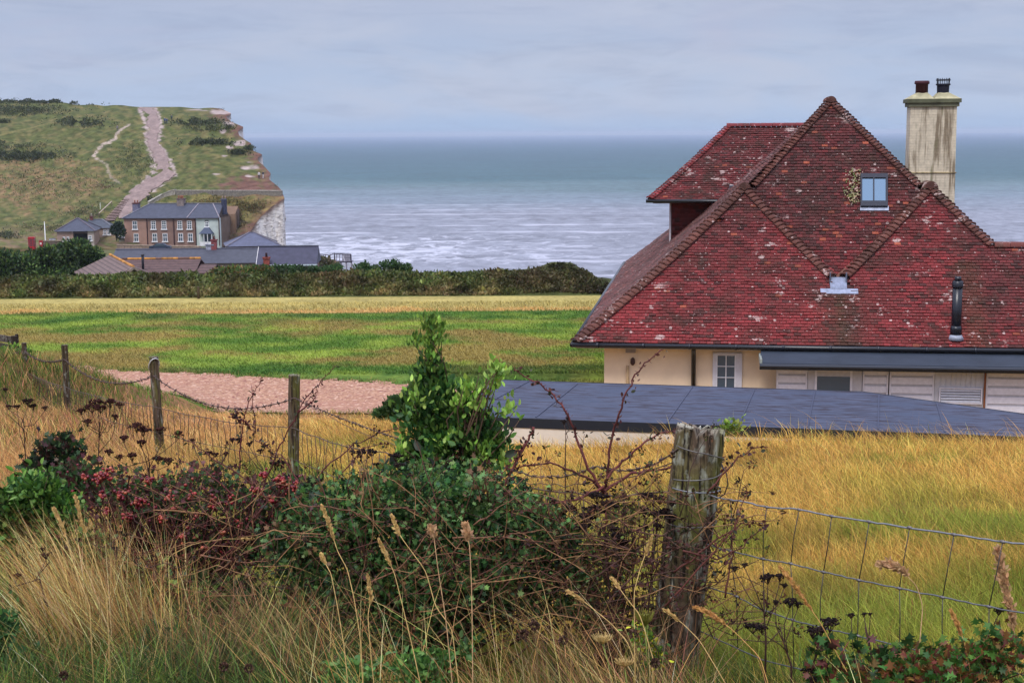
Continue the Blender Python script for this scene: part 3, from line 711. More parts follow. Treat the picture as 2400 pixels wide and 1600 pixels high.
# ridge caps: half-round tiles running back from each apex
def ridge(P0, P1, r=.15, col=L(112, 64, 58), seg=.35):
    mb = MB(); P0 = np.asarray(P0, float); P1 = np.asarray(P1, float); n = max(1, int(np.linalg.norm(P1 - P0) / seg)); d = (P1 - P0) / np.linalg.norm(P1 - P0)
    sd = np.cross(d, (0, 0, 1)); sd /= np.linalg.norm(sd); ph = np.linspace(-1.5, 1.5, 9)
    for i in range(n):
        a = P0 + (P1 - P0) * i / n; e = P0 + (P1 - P0) * (i + .98) / n; rows = []
        for pt, rad in ((a, r), (e, r * .96)): rows.append([pt + sd * math.sin(t) * rad + np.array([0, 0, 1]) * (math.cos(t) * rad - .02) for t in ph])
        V = HT(np.array(rows).reshape(-1, 3)); k = 9
        mb.add(V, [(j, j + 1, k + j + 1, k + j) for j in range(k - 1)], np.array(col) * (1 + rng.normal(0, .12)))
        mb.add(HT(np.array([a - [0, 0, .04]] + rows[0])), [(0, j, j + 1) for j in range(1, k)], L(86, 56, 50))
    return mb
ridge((A_A, A_A - .2, ZA + .02), (A_A, A_A + .9, ZA + .02)).build('ridge_tiles', M['tile'], house, True)
ridge((4.07, 3.86, ZL2 + .03), (4.07, 4.6, ZL2 + .03), .16).build('ridge_tiles', M['tile'], house, True)
ridge((8.79, 3.86, ZL2 + .03), (8.79, 4.7, ZL2 + .03), .18, L(110, 88, 70)).build('ridge_tiles', M['tile'], house, True)
ridge((rr_(2.6) + .05, 2.62, z1f(2.6) + .01), (13.2, 2.62, z1f(2.6) + .01), .13).build('ridge_tiles', M['tile'], house, True)

# ---- cross wing behind, with its own roof and tile-hung wall
WB0, WB1, WZ0, WZ1, WA0 = 10.3, 13.25, -2.06, .17, 1.36
wprof = lambda d: WZ0 + (np.asarray(d, float) - WB0) * .66 + .031 * (np.asarray(d, float) - WB0) ** 2
PW = lambda s, d: np.stack([s, d, wprof(d)], -1)
wl_ = lambda d: WA0 + (d - WB0) * (3.78 - WA0) / (WB1 - WB0)
V_, F_, C_ = tiles(PW, 1, 7.1, courses(wprof, WB0, WB1, .1), lambda s, d: (s > wl_(d)) & (s < 6.9), tcol(lambda s, d: .42 - .08 * (d - 10), .14, .004))
wroof = mk('wing_roof', V_, F_, M['tile'], house, col=C_)
dk = MB(HT); dk.col = L(60, 36, 34)
for d0, d1 in zip(np.linspace(WB0, WB1, 6)[:-1], np.linspace(WB0, WB1, 6)[1:]):
    dk.add([(wl_(d0), d0, wprof(d0) - .03), (7.1, d0, wprof(d0) - .03), (7.1, d1, wprof(d1) - .03), (wl_(d1), d1, wprof(d1) - .03)], [(0, 1, 2, 3)])
    e0, e1 = 2 * WB1 - d0, 2 * WB1 - d1
    dk.add([(wl_(d0), e0, wprof(d0) - .02), (7.1, e0, wprof(d0) - .02), (7.1, e1, wprof(d1) - .02), (wl_(d1), e1, wprof(d1) - .02)], [(0, 1, 2, 3)])
    dk.add([(wl_(d0), d0, wprof(d0) - .02), (wl_(d0), e0, wprof(d0) - .02), (wl_(d1), e1, wprof(d1) - .02), (wl_(d1), d1, wprof(d1) - .02)], [(0, 1, 2, 3)], L(120, 60, 58))
dk.build('wing_roof_deck', M['plain'], house)
pw = [(wl_(d), d, float(wprof(d))) for d in np.linspace(WB0, WB1, 8)]
for p, q in zip(pw[:-1], pw[1:]): pass
def bonnet_path(path, step=.115, **k):
    mb = MB()
    for p, q in zip(path[:-1], path[1:]):
        b_ = bonnets(p, q, step, bulge=1, **k)
        for v, c in zip(b_.v, b_.c): mb.v.append(v); mb.c.append(c)
        mb.f += [tuple(i + mb.n for i in f) for f in b_.f]; mb.n += b_.n
    return mb
bonnet_path(pw, r=.10, col=L(132, 56, 58)).build('hip_tiles', M['tile'], house, True)
ridge((3.7, WB1, WZ1 + .02), (7.0, WB1, WZ1 + .02), .11, L(120, 52, 56)).build('ridge_tiles', M['tile'], house, True)
wb = MB(HT); wb.box(1.98, 7.5, 10.9, 15.6, EZ, -1.75, L(96, 44, 46)); wb.build('wing_wall', M['plain'], house)
PWW = lambda s, d: np.stack([s, 10.89 + 0 * s, d], -1)
V_, F_, C_ = tiles(PWW, 2.02, 5.5, list(np.arange(-4.2, -2.0, .13)), lambda s, d: (s > 2.02), tcol(.22, .1, .0), th=.015, lift=.018)
V_[:, 1] -= .01
mk('hung_tiles', V_, F_, M['plain'], house, col=C_ * .8)
t_b = MB(HT); t_b.box(1.945, 2.0, 10.84, 10.9, -4.3, -2.03, L(196, 192, 196)); t_b.build('corner_board', M['plain'], house)
t_b = MB(HT); t_b.box(1.45, 5.0, 10.36, 10.95, WZ0 - .11, WZ0 - .06, L(90, 50, 52)); t_b.build('soffit', M['plain'], house)
gt = MB(HT); gt.tube([(WA0 - .12, WB0 - .06, WZ0 - .03), (6.0, WB0 - .06, WZ0 - .05)], .055, 8, L(22, 24, 30)); gt.build('gutter', M['gloss'], house, True)
a0, z0 = hb_(1715, 471, 10.05); a1, z1 = hb_(1715, 434, 10.05)
vt = MB(HT); vt.box(a0 - .1, a0 + .1, 9.98, 10.14, z0, z1 - .12, L(176, 180, 186)); vt.box(a0 - .08, a0 + .08, 9.99, 10.13, z1 - .12, z1, L(150, 154, 162))
for k in range(3): vt.box(a0 - .085, a0 + .085, 9.975, 9.985, z1 - .1 + k * .035, z1 - .085 + k * .035, L(90, 92, 98))
vt.build('roof_vent', M['lead'], house)

# ---- skylight
def onM(u, v, off=0.):
    n = np.array([sa * MS, ca * MS, -1.0]); n /= np.linalg.norm(n); p0 = HT(np.array([A_A, A_A, ZA])) - n * off
    return RP(u, v, p0, n)
nM = -np.array([sa * MS, ca * MS, -1.0]); nM /= np.linalg.norm(nM)
def frame(mb, u0, v0, u1, v1, off, th, col):
    mb.slab([onM(u0, v0, off), onM(u1, v0, off), onM(u1, v1, off), onM(u0, v1, off)], -nM * th, col)
sk_ = MB(); blk = L(24, 26, 38)
frame(sk_, 2017, 406, 2081, 416, .13, .15, blk); frame(sk_, 2017, 470, 2081, 482, .13, .15, blk)
frame(sk_, 2017, 416, 2021, 470, .13, .15, blk); frame(sk_, 2076, 416, 2081, 470, .13, .15, blk); frame(sk_, 2046.5, 416, 2049.5, 470, .128, .1, blk)
skl = sk_.build('skylight', M['gloss'], house)
gl = MB(); frame(gl, 2021, 416, 2046.5, 470, .10, .03, L(150, 190, 215)); frame(gl, 2049.5, 416, 2076, 470, .10, .03, L(150, 190, 215))
m, nt, b, o = newmat('window_glass'); M['glass'] = m
b.inputs['Base Color'].default_value = L4(70, 86, 100); b.inputs['Roughness'].default_value = .08; b.inputs['Specular IOR Level'].default_value = 1.0
m, nt, b, o = newmat('sky_glass'); M['skyglass'] = m
b.inputs['Base Color'].default_value = L4(116, 138, 154); b.inputs['Roughness'].default_value = .12; b.inputs['Metallic'].default_value = .85
gl.build('pane', M['skyglass'], skl)
fl_ = MB(); frame(fl_, 2016, 482, 2083, 493, .06, .05, L(158, 166, 184)); fl_.build('sill_flashing', M['lead'], skl)
# ---- stonecrop growing beside the skylight
n = 210; uu_ = rng.normal(2003, 8, n); vv_ = rng.uniform(398, 478, n); uu_ += np.where(rng.random(n) < .15, -14, 0)
P = onM(uu_, vv_, .05) + rng.uniform(0, .05, (n, 1)) * nM
V_, F_, C_ = scat(ICO[0] * [1, 1, .6], ICO[1], P, rotmats(rng.normal(size=(n, 3)) * .4 + [0, 1, .3]), rng.uniform(.012, .036, n), jit([L(176, 160, 128), L(150, 142, 100), L(206, 176, 156), L(132, 146, 90)], n))
sc_t = thing('stonecrop', 'pale stonecrop clump growing on the roof tiles left of the skylight', 'plant', P.mean(0)); mk('foliage', V_, F_, M['leaf'], sc_t, C_, True) if 1 else dict(label='pale stonecrop clump growing on the roof tiles left of the skylight', cat='plant')
# ---- lead box gutter in the valley
lb = MB(HT); lc = L(128, 136, 156)
zb = z1f(1.45)
lb.box(6.14, 6.50, 1.5, 2.4, z1f(1.5) - .1, z1f(1.5) + .02, lc)
lb.slab([(6.12, 1.44, z1f(1.44) + .05), (6.52, 1.44, z1f(1.44) + .05), (6.52, 1.74, z1f(1.74) + .05), (6.12, 1.74, z1f(1.74) + .05)], (0, 0, -.04), lc)
lb.slab([(5.88, 1.32, z1f(1.32) + .045), (6.78, 1.32, z1f(1.32) + .045), (6.78, 1.45, z1f(1.45) + .045), (5.88, 1.45, z1f(1.45) + .045)], (0, 0, -.03), L(140, 148, 168))
lb.box(6.11, 6.14, 1.6, 2.2, z1f(1.6) - .1, z1f(1.75) + .16, L(90, 96, 112)); lb.box(6.50, 6.53, 1.6, 2.2, z1f(1.6) - .1, z1f(1.75) + .16, L(100, 106, 124))
lb.build('lead_gutter', M['lead'], house)
# ---- black flue
nF = None
a0, b0 = 10.1, .62
for _ in range(30):
    q = PX(HT(np.array([a0, b0, z1f(b0) + .03]))); a0 += (2240 - q[0]) * .004; b0 += (q[1] - 788) * .004
fl = MB(HT); fz = z1f(b0); black = L(20, 24, 34)
fl.tube([(a0, b0, fz - .1), (a0, b0, fz + 1.18)], .115, 16, black); fl.tube([(a0, b0, fz + .0), (a0, b0, fz + .22), (a0, b0, fz + .28)], [.135, .135, .118], 16, black)
fl.tube([(a0, b0, fz + 1.18), (a0, b0, fz + 1.20), (a0, b0, fz + 1.32), (a0, b0, fz + 1.34)], [.13, .13, .13, .10], 16, black)
fl.tube([(a0, b0, fz + 1.34), (a0, b0, fz + 1.44)], [.09, .07], 16, black)
fl.build('flue_pipe', M['gloss'], house, True)
fc = MB(HT); fc.tube([(a0, b0 - .02, fz - .05), (a0, b0 - .02, fz + .07)], [.2, .13], 14, L(150, 156, 170)); fc.build('flue_flashing', M['lead'], house, True)

# ---- chimney
CB = 8.6
a0, zb_ = hb_(2134, 476, CB); a1, zt = hb_(2244, 243, CB); _, zband = hb_(2200, 406, CB)
aL = hb_(2134, 243, CB)[0]; aLb = hb_(2126, 476, CB)[0]; aRb = hb_(2237, 476, CB)[0]
m, nt, b, o = newmat('painted_brick'); g = N(nt); M['cbrick'] = m
at = g.n('ShaderNodeAttribute', attribute_name='Col').outputs['Color']
bx = g.xyz(g.wpos()); br_h = g.math('FRACT', g.math('MULTIPLY', bx[2], 13.3)); line = g.math('GREATER_THAN', br_h, .84)
nz = g.noise(g.wpos((7, 7, .55)), 1., 4, .6, .3); nz2 = g.noise(g.wpos(), 9, 5)
c = g.mix(g.mr(nz, .50, .62, 0, .8), at, L(108, 90, 66)); c = g.mix(g.mr(g.noise(g.wpos((5, 5, .8), (4, 4, 4)), 1., 3), .6, .68, 0, .5), c, L(96, 104, 62))
c = g.mix(g.math('MULTIPLY', line, .22), c, L(140, 120, 92)); s_ = g.n('ShaderNodeVectorMath', operation='SCALE'); g.l(c, s_.inputs[0]); g.l(g.mr(nz2, .3, .7, .85, 1.12), s_.inputs['Scale'])
g.l(s_.outputs[0], b.inputs['Base Color']); b.inputs['Roughness'].default_value = .85; g.l(g.bump(g.math('MULTIPLY_ADD', line, -1., nz2), .6, .012), b.inputs['Normal'])
chm = thing('chimney', None, None, HT(np.array([(a0 + a1) / 2, CB, EZ]))); chm.parent = house; chm.location = tuple(np.array(chm.location) - np.array(house.location))
ch = MB(HT); cw = L(212, 200, 176); cd = .75
def tap(z, ins=0):
    t = (z - zb_) / (zt - zb_); l = aLb + (aL - aLb) * t; r = aRb + (a1 - aRb) * t; return l - ins, r + ins
def ring(z0, z1, ins, col):
    l0, r0 = tap(z0, ins); l1, r1 = tap(z1, ins)
    V = [(l0, CB - ins, z0), (r0, CB - ins, z0), (r0, CB + cd + ins, z0), (l0, CB + cd + ins, z0), (l1, CB - ins, z1), (r1, CB - ins, z1), (r1, CB + cd + ins, z1), (l1, CB + cd + ins, z1)]
    ch.add(V, [(3, 2, 1, 0), (4, 5, 6, 7), (0, 1, 5, 4), (1, 2, 6, 5), (2, 3, 7, 6), (3, 0, 4, 7)], col)
ring(EZ + .3, zband, 0, L(212, 200, 178)); ring(zband, zband + .03, .025, L(190, 172, 130)); ring(zband + .03, zt, -.006, cw)
ch.build('stack', M['cbrick'], chm)
ch = MB(HT); gcap = L(112, 112, 92)
ring(zt - .08, zt + .03, .05, gcap); ring(zt + .03, zt + .14, .10, L(96, 98, 78))
l1, r1 = tap(zt, .09); ztp = zt + .14
for cx in (l1 + (r1 - l1) * .3, l1 + (r1 - l1) * .7):
    V = [(l1 if cx < (l1 + r1) / 2 else (l1 + r1) / 2, CB - .08, ztp), ((l1 + r1) / 2 if cx < (l1 + r1) / 2 else r1, CB - .08, ztp), ((l1 + r1) / 2 if cx < (l1 + r1) / 2 else r1, CB + cd + .08, ztp), (l1 if cx < (l1 + r1) / 2 else (l1 + r1) / 2, CB + cd + .08, ztp), (cx - .15, CB + cd / 2 - .15, ztp + .18), (cx + .15, CB + cd / 2 - .15, ztp + .18), (cx + .15, CB + cd / 2 + .15, ztp + .18), (cx - .15, CB + cd / 2 + .15, ztp + .18)]
    ch.add(V, [(0, 1, 5, 4), (1, 2, 6, 5), (2, 3, 7, 6), (3, 0, 4, 7), (4, 5, 6, 7)], L(168, 162, 130))
ch.build('cap', M['stone'], chm)
pots = MB(HT); cy = CB + cd / 2; zt2 = ztp + .12
cx = l1 + (r1 - l1) * .3
pots.tube([(cx, cy, zt2), (cx, cy, zt2 + .30), (cx, cy, zt2 + .31), (cx, cy, zt2 + .33), (cx, cy, zt2 + .40)], [.175, .175, .205, .215, .20], 18, L(66, 28, 36)); pots.build('chimney_pot', M['plain'], chm, True, label='plain dark red chimney pot')
pots = MB(HT); cx = l1 + (r1 - l1) * .7
pots.tube([(cx, cy, zt2), (cx, cy, zt2 + .26), (cx, cy, zt2 + .27), (cx, cy, zt2 + .31)], [.165, .175, .205, .205], 18, L(26, 26, 42))
pots.tube([(cx, cy, zt2 + .40), (cx, cy, zt2 + .43)], [.205, .205], 18, L(24, 26, 34))
for k in range(10):
    a = k / 10 * 2 * PI; pots.bar((cx + .17 * math.cos(a), cy + .17 * math.sin(a), zt2 + .30), (cx + .18 * math.cos(a), cy + .18 * math.sin(a), zt2 + .47), .018, col=L(24, 26, 34), up=(1, 0, 0))
pots.build('chimney_pot', M['plain'], chm, False, label='dark blue chimney pot with a spiked wire cowl')

# ---- gutters, walls, window, doors
gt = MB(HT); gt.tube([(-.08, -.07, EZ - .045), (13.2, -.07, EZ - .045)], .06, 8, L(24, 26, 32)); 
for k in range(12): gt.tube([(.5 + k * 1.1, -.07, EZ - .045), (.56 + k * 1.1, -.07, EZ - .045)], .068, 8, L(30, 32, 40))
gt.build('gutter', M['gloss'], house, True)
gt = MB(HT); gt.tube([(-.08, -.07, EZ - .045), (-.08, 22, EZ - .045)], .06, 8, L(24, 26, 32)); gt.build('gutter', M['gloss'], house, True)
WBb = .5
aw0 = hb_(1416, 850, WBb)[0]
wa = MB(HT); cream = L(240, 216, 186)
wa.box(aw0, 5.05, WBb, 21.6, -7.6, EZ - .02, cream); wa.box(5.05, 13, WBb + .02, 5, -7.6, EZ - .02, L(226, 222, 226))
m = vmat('render_wall', .9, .15, .07, 2.5, .3, .02); M['wall'] = m
wa.build('wall', M['wall'], house)
so = MB(HT); so.box(.02, 13, .0, .52, EZ - .13, EZ - .07, L(196, 190, 186)); so.build('soffit', M['plain'], house)
a0, z0 = hb_(1478, 824, .45); fx = MB(HT); fx.box(a0 - .12, a0 + .12, .4, .5, z0 - .02, z0 + .14, L(150, 142, 140)); fx.build('junction_box', M['plain'], house)
a0, z0 = hb_(1483, 846, .42); lm = MB(HT); lm.tube([(a0, .4, z0 - .1), (a0, .4, z0 - .05), (a0, .4, z0 + .05), (a0, .4, z0 + .09)], [.02, .06, .055, .02], 10, L(70, 50, 44)); lm.build('bulkhead_lamp', M['plain'], house, True)
a0, z0 = hb_(1471, 857, .44); pp = MB(HT); pp.tube([(a0, .44, -6.6), (a0, .44, z0)], .035, 8, L(190, 160, 120)); pp.build('pipe', M['plain'], house, True)
a0, z0 = hb_(1626, 815, .3); dp = MB(HT); dp.tube([(a0, -.02, EZ - .05), (a0, .05, EZ - .16), (a0, .38, EZ - .32), (a0, .4, -7.3)], .055, 10, L(24, 26, 32)); dp.build('downpipe', M['gloss'], house, True)
# small sash window
w0, zt_ = hb_(1671, 826, .46); w1, zb2 = hb_(1738, 930, .46)
wf = MB(HT); wcol = L(214, 212, 220)
wi0, wi1, wzt = hb_(1679, 833, .46)[0], hb_(1725, 833, .46)[0], hb_(1700, 831, .46)[1]
g0, g1 = hb_(1682, 833, .46)[0], hb_(1722, 833, .46)[0]
wf.box(w0, wi0, .44, .5, zb2, zt_, wcol); wf.box(wi1, w1, .44, .5, zb2, zt_, wcol); wf.box(w0, w1, .437, .5, wzt, zt_, wcol)
wn = wf.build('window', M['plain'], house)
wf = MB(HT); mid = (g0 + g1) / 2; wh = L(226, 226, 232)
wf.box(wi0, g0, .452, .49, zb2, wzt - .003, wh); wf.box(g1, wi1, .452, .49, zb2, wzt - .003, wh); wf.box(mid - .013, mid + .013, .455, .49, zb2, wzt - .003, wh)
ph_ = (hb_(1700, 831, .46)[1] - hb_(1700, 857, .46)[1])
for k in range(5):
    z = wzt - k * ph_; wf.box(g0, g1, .45, .488, z - .022, z - .004, wh)
wf.build('sash', M['plain'], wn)
gl = MB(HT); gl.box(g0, g1, .478, .498, zb2, wzt, L(50, 52, 58)); gl.build('pane', M['glass'], wn)
# lean-to canopy with dark felt roof
cn = MB(HT); n0, zc = hb_(1783, 824, -.02); 
cz0, cz1 = EZ - .12, EZ - .27
cn.slab([(n0, -.02, cz0), (13.2, -.02, cz0), (13.2, -1.0, cz1), (n0 - .05, -1.0, cz1)], (0, 0, -.05), L(46, 54, 66))
canopy = cn.build('canopy', M['slate'], house)
cn = MB(HT); cn.box(n0 - .06, 13.2, -1.06, -1.0, cz1 - .14, cz1 - .01, L(26, 32, 42)); cn.box(n0 - .05, n0 + .0, -1.0, -.02, cz1 - .06, cz0 - .06, L(150, 158, 150)); cn.tube([(n0 - .06, -1.09, cz1 - .05), (13.2, -1.09, cz1 - .05)], .05, 8, L(26, 32, 44))
cn.build('fascia', M['gloss'], canopy)
cn = MB(HT); cn.box(n0 - .1, 13.2, -.06, .02, cz0 + .01, EZ - .02, L(18, 22, 28)); cn.build('gutter', M['gloss'], canopy)
PB = -.5      # front of the white lean-to
def pan(name, u0, u1, col, kind='board', vtop_=864):
    a0, zt_ = hb_(u0, vtop_, PB); a1, _ = hb_(u1, vtop_, PB); zt_ = cz1 - .12; q = MB(HT)
    q.box(a0 + .006, a1 - .006, PB, PB + .1, -7.3, zt_, np.array(col) * (.62 if kind == 'board' else 1.))
    if kind == 'board':
        for k in range(9): q.box(a0 + .03, a1 - .03, PB - .014, PB - .002, zt_ - .21 * k - .19, zt_ - .21 * k - .035, np.array(col) * 1.02)
        q.box(a0 + .004, a0 + .045, PB - .03, PB - .015, -7.3, zt_, np.array(col) * .92); q.box(a1 - .045, a1 - .004, PB - .03, PB - .015, -7.3, zt_, np.array(col) * .92)
    return q, a0, a1, zt_
wht = L(236, 234, 244)
pan(0, 1820, 1893, wht)[0].build('wall_panel', M['plain'], house)
q, a0, a1, zt_ = pan(0, 1893, 2022, L(206, 204, 210), 'door'); f0, f1 = hb_(1910, 870, PB)[0], hb_(1998, 870, PB)[0]
q.box(f0 - .0, f0 + .05, PB - .03, PB, -7.3, zt_ - .05, wht); q.box(f1 - .05, f1, PB - .03, PB, -7.3, zt_ - .05, wht); q.box(f0 + .05, f1 - .05, PB - .03, PB, zt_ - .12, zt_ - .05, wht)
door = q.build('door', M['plain'], house)
g0, gz1 = hb_(1915, 882, PB - .02); g1, gz0 = hb_(1992, 940, PB - .02); gl = MB(HT); gl.box(g0, g1, PB - .012, PB + .01, gz0, gz1, L(60, 62, 60)); gl.build('pane', M['glass'], door)
pan(0, 2022, 2083, wht)[0].build('wall_panel', M['plain'], house); pan(0, 2085, 2191, wht)[0].build('wall_panel', M['plain'], house)
q, a0, a1, zt_ = pan(0, 2191, 2309, L(212, 212, 218), 'door')
for k in range(8): x_ = a0 + (a1 - a0) * (.13 + .1 * k); q.box(x_, x_ + (a1 - a0) * .09, PB - .012, PB, -7.3, zt_ - .04, L(210, 210, 216))
ld_ = q.build('door', M['plain'], house, label='white boarded door with a louvred vent')
l0, lz1 = hb_(2204, 910, PB); l1_, lz0 = hb_(2297, 943, PB); q = MB(HT); q.box(l0, l1_, PB - .02, PB - .013, lz0, lz1, L(70, 72, 80))
nl = 5
for k in range(nl): z = lz0 + (lz1 - lz0) * (k + .1) / nl; q.slab([(l0 + .01, PB - .03, z + .03), (l1_ - .01, PB - .03, z + .03), (l1_ - .01, PB - .055, z), (l0 + .01, PB - .055, z)], (0, 0, .012), L(222, 222, 230))
q.box(l0 - .03, l0, PB - .06, PB - .01, lz0 - .03, lz1 + .03, wht); q.box(l1_, l1_ + .03, PB - .06, PB - .01, lz0 - .03, lz1 + .03, wht); q.box(l0, l1_, PB - .06, PB - .01, lz1, lz1 + .03, wht); q.box(l0, l1_, PB - .06, PB - .01, lz0 - .03, lz0, wht)
q.build('louvre', M['plain'], ld_)
q = MB(HT); q.tube([(a1 + .0, PB - .05, -7.3), (a1, PB - .05, cz1 - .14)], .022, 6, L(150, 92, 56)); q.build('rusty_post', M['plain'], house)
pan(0, 2312, 2450, wht)[0].build('wall_panel', M['plain'], house)

# ------------------------------------------------------------------ the long shed with a grey felt roof
shed = thing('long_shed', 'long low outbuilding with a flat blue-grey felt roof half buried in golden grass', 'shed', (SHED[2][0] / 2, SHED[2][1], -7.3))
m, nt, b, o = newmat('roofing_felt'); g = N(nt); M['felt'] = m
rot = math.radians(-12)
mp = g.n('ShaderNodeMapping'); mp.vector_type = 'POINT'; gg = g.n('ShaderNodeNewGeometry'); g.l(gg.outputs['Position'], mp.inputs[0]); mp.inputs['Rotation'].default_value = (0, 0, math.radians(11.5))
q = g.n('ShaderNodeMapping'); g.l(mp.outputs[0], q.inputs[0]); q.inputs['Scale'].default_value = (1.6, 14, 1)
st = g.noise(q.outputs[0], 1., 6, .65, .2); q2 = g.n('ShaderNodeMapping'); g.l(mp.outputs[0], q2.inputs[0]); q2.inputs['Scale'].default_value = (.7, 1.5, 1); blo = g.noise(q2.outputs[0], 1., 3)
q3 = g.n('ShaderNodeMapping'); g.l(mp.outputs[0], q3.inputs[0]); q3.inputs['Scale'].default_value = (4, 40, 1); fine = g.noise(q3.outputs[0], 1., 4, .6)
c = g.mix(g.mr(fine, .3, .7), L(50, 57, 74), L(76, 86, 108)); c = g.mix(g.mr(blo, .35, .65, 0, .5), c, L(84, 88, 106))
wet = g.math('MULTIPLY', g.mr(st, .49, .56), g.mr(blo, .34, .50)); c = g.mix(g.math('MULTIPLY', wet, .9), c, L(44, 38, 48))
g.l(c, b.inputs['Base Color']); b.inputs['Roughness'].default_value = .7; b.inputs['Specular IOR Level'].default_value = .25; g.l(g.bump(fine, .3, .01), b.inputs['Normal'])
q = MB(); q.slab([(x, y, -4.9) for x, y in SHED], (0, 0, -.05)); roof_s = q.build('roof', M['felt'], shed)
q = MB(); ctr = np.mean(SHED, axis=0)
for i in range(len(SHED)):
    p, r_ = np.array(SHED[i]), np.array(SHED[(i + 1) % len(SHED)]); e = r_ - p; nn = np.array([e[1], -e[0]]); nn /= np.linalg.norm(nn)
    if np.dot(nn, ctr - p) > 0: nn = -nn
    q.bar(list(p + nn * .02) + [-4.98], list(r_ + nn * .02) + [-4.98], .03, .17, L(34, 38, 46))
q.build('fascia', M['plain'], roof_s)
q = MB(); 
for (u0, v0, u1, v1) in ((1353, 899, 1256, 977), (1240, 893, 1160, 935), (1623, 906, 1563, 990), (1768, 913, 1733, 993), (1910, 916, 1893, 1000), (2060, 925, 2058, 1005), (2195, 943, 2215, 1012)):
    p, r_ = G(u0, v0, -4.893), G(u1, v1, -4.893); q.bar(p, r_, .022, .012, L(62, 68, 88))
q.build('felt_seams', M['plain'], roof_s)
q = MB(); inner = [tuple(ctr + (np.array(p) - ctr) * .975) for p in SHED]
for p, r_ in zip(inner, inner[1:] + inner[:1]): q.bar(list(p) + [-6.2], list(r_) + [-6.2], .12, 2.3, L(222, 212, 196))
q.build('wall', M['wall'], shed)
# ------------------------------------------------------------------ plants made of many leaves
def blob_pts(blobs, n, shell=.35):
    """random points in a set of ellipsoids [(centre, radii)], denser near the skin"""
    vol = np.array([np.prod(np.atleast_1d(r)) if np.ndim(r) else r ** 3 for _, r in blobs]) ** (2 / 3); vol = vol / vol.sum()
    idx = rng.choice(len(blobs), n, p=vol); cs = np.array([b[0] for b in blobs]); rs = np.array([np.broadcast_to(b[1], 3) for b in blobs])
    d = rng.normal(size=(n, 3)); d /= np.linalg.norm(d, axis=1)[:, None]; t = 1 - shell * rng.random(n) ** 1.2
    t = t * (1 + .12 * rng.normal(size=n)); return cs[idx] + rs[idx] * d * t[:, None], d
def tree(name, label, cat, blobs, n, size, cols, base=None, group=None, tmpl=LEAF, upb=.6, trunk_r=.1, jitc=.22, bark=(70, 60, 48), nseed=0):
    cs = np.mean([b[0] for b in blobs], axis=0)
    base = cs - [0, 0, 2] if base is None else np.asarray(base, float)
    t = thing(name, label, cat, base, group)
    P, d = blob_pts(blobs, n)
    lump = 1 + .32 * vn(P[:, 0] * 1. + P[:, 1] * .7, P[:, 2] * 1.2, max(size * 7, .15), 5 + nseed)
    V, F, Cc = scat(*tmpl, P, rotmats(d * .8 + rng.normal(size=(n, 3)) * .55 + [0, 0, upb]), size * rng.uniform(.65, 1.3, n), np.clip(jit(cols, n, jitc) * lump[:, None], .002, 1))
    mk('crown', V, F, M['leaf'], t, Cc)
    mb = MB(); mb.tube([base, base + (cs - base) * .5 + [0, 0, 0], cs], [trunk_r, trunk_r * .8, trunk_r * .4], 7, L(*bark))
    for c, r in blobs:
        c = np.asarray(c, float); k = base + (cs - base) * .45; mb.tube([k, (k + c) / 2 + rng.normal(size=3) * .03, c, c + d[0] * 0 + [0, 0, float(np.mean(r)) * .5]], [trunk_r * .5, trunk_r * .4, trunk_r * .25, trunk_r * .1], 5, L(*bark))
    mb.build('trunk', M['stem'], t, True)
    return t
def Wm(u, v, Y): return W(u, v, Y)
def pxb(lst, Y, dr=1.0, jy=0):
    """blobs given in picture units -> world ellipsoids at distance Y"""
    out = []
    for q in lst:
        u, v, ru = q[:3]; rv = q[3] if len(q) > 3 else ru; y = Y + (q[4] if len(q) > 4 else 0)
        k = y / FPX; out.append((W(u, v, y), (ru * k, ru * k * dr, rv * k)))
    return out
DKG = [L(44, 66, 34), L(58, 80, 42), L(36, 54, 30), L(70, 88, 48)]

# ------------------------------------------------------------------ grassy bank at the far side of the lawn
bu = np.linspace(-140, 1560, 300)
btop = np.interp(bu, [-140, 0, 90, 210, 300, 510, 700, 860, 1000, 1100, 1200, 1260, 1310, 1340, 1365, 1390, 1415, 1440, 1560], [656, 655, 652, 648, 644, 645, 642, 640, 641, 638, 633, 627, 622, 623, 636, 654, 668, 680, 690])
Yb0 = 64.2; rows = []; colr_ = []
prof_ = [(0, 0), (.5, .12), (1.1, .45), (1.8, .74), (2.6, .92), (3.6, 1.), (5, .92), (7, .3), (9, -.3), (12, -1.6)]
for dy, h_ in prof_:
    y = Yb0 + dy; zt = W(bu, btop, Yb0 + 3.6)[:, 2]; base = -7.32; P = W(bu, btop * 0 + 650, y); z = base + (zt - base) * h_ if h_ > 0 else base + h_ * 1.0
    x = P[:, 0]; z = z - .05 * (h_ > .1) + (.10 * vn(x, x * 0 + dy * .3, 2.0, 107) + .06 * vn(x, x * 0 + dy, .8, 101) + .07 * vn(x, x * 0 + dy * 2, 2.2, 102)) * (1 if 0 < dy < 8 else 0)
    y = y + .25 * vn(x, x * 0 + dy, 2, 103) * (dy < 3)
    rows.append(np.stack([x, y * np.ones_like(x), z * np.ones_like(x)], -1))
A = np.array(rows); n_ = vn(A[..., 0], A[..., 1] + A[..., 2] * 2, .9, 104)
cc = np.array(L(66, 70, 38)) * (1 + .4 * n_)[..., None]
mk('earth_bank', A.reshape(-1, 3), gridF(A.shape[0], A.shape[1]), M['ground'], col=np.clip(cc, .01, 1).reshape(-1, 3), smooth=True, kind='structure')
n = 30000; fi = rng.uniform(.55, 5.4, n); ci = rng.uniform(0, 298.9, n)
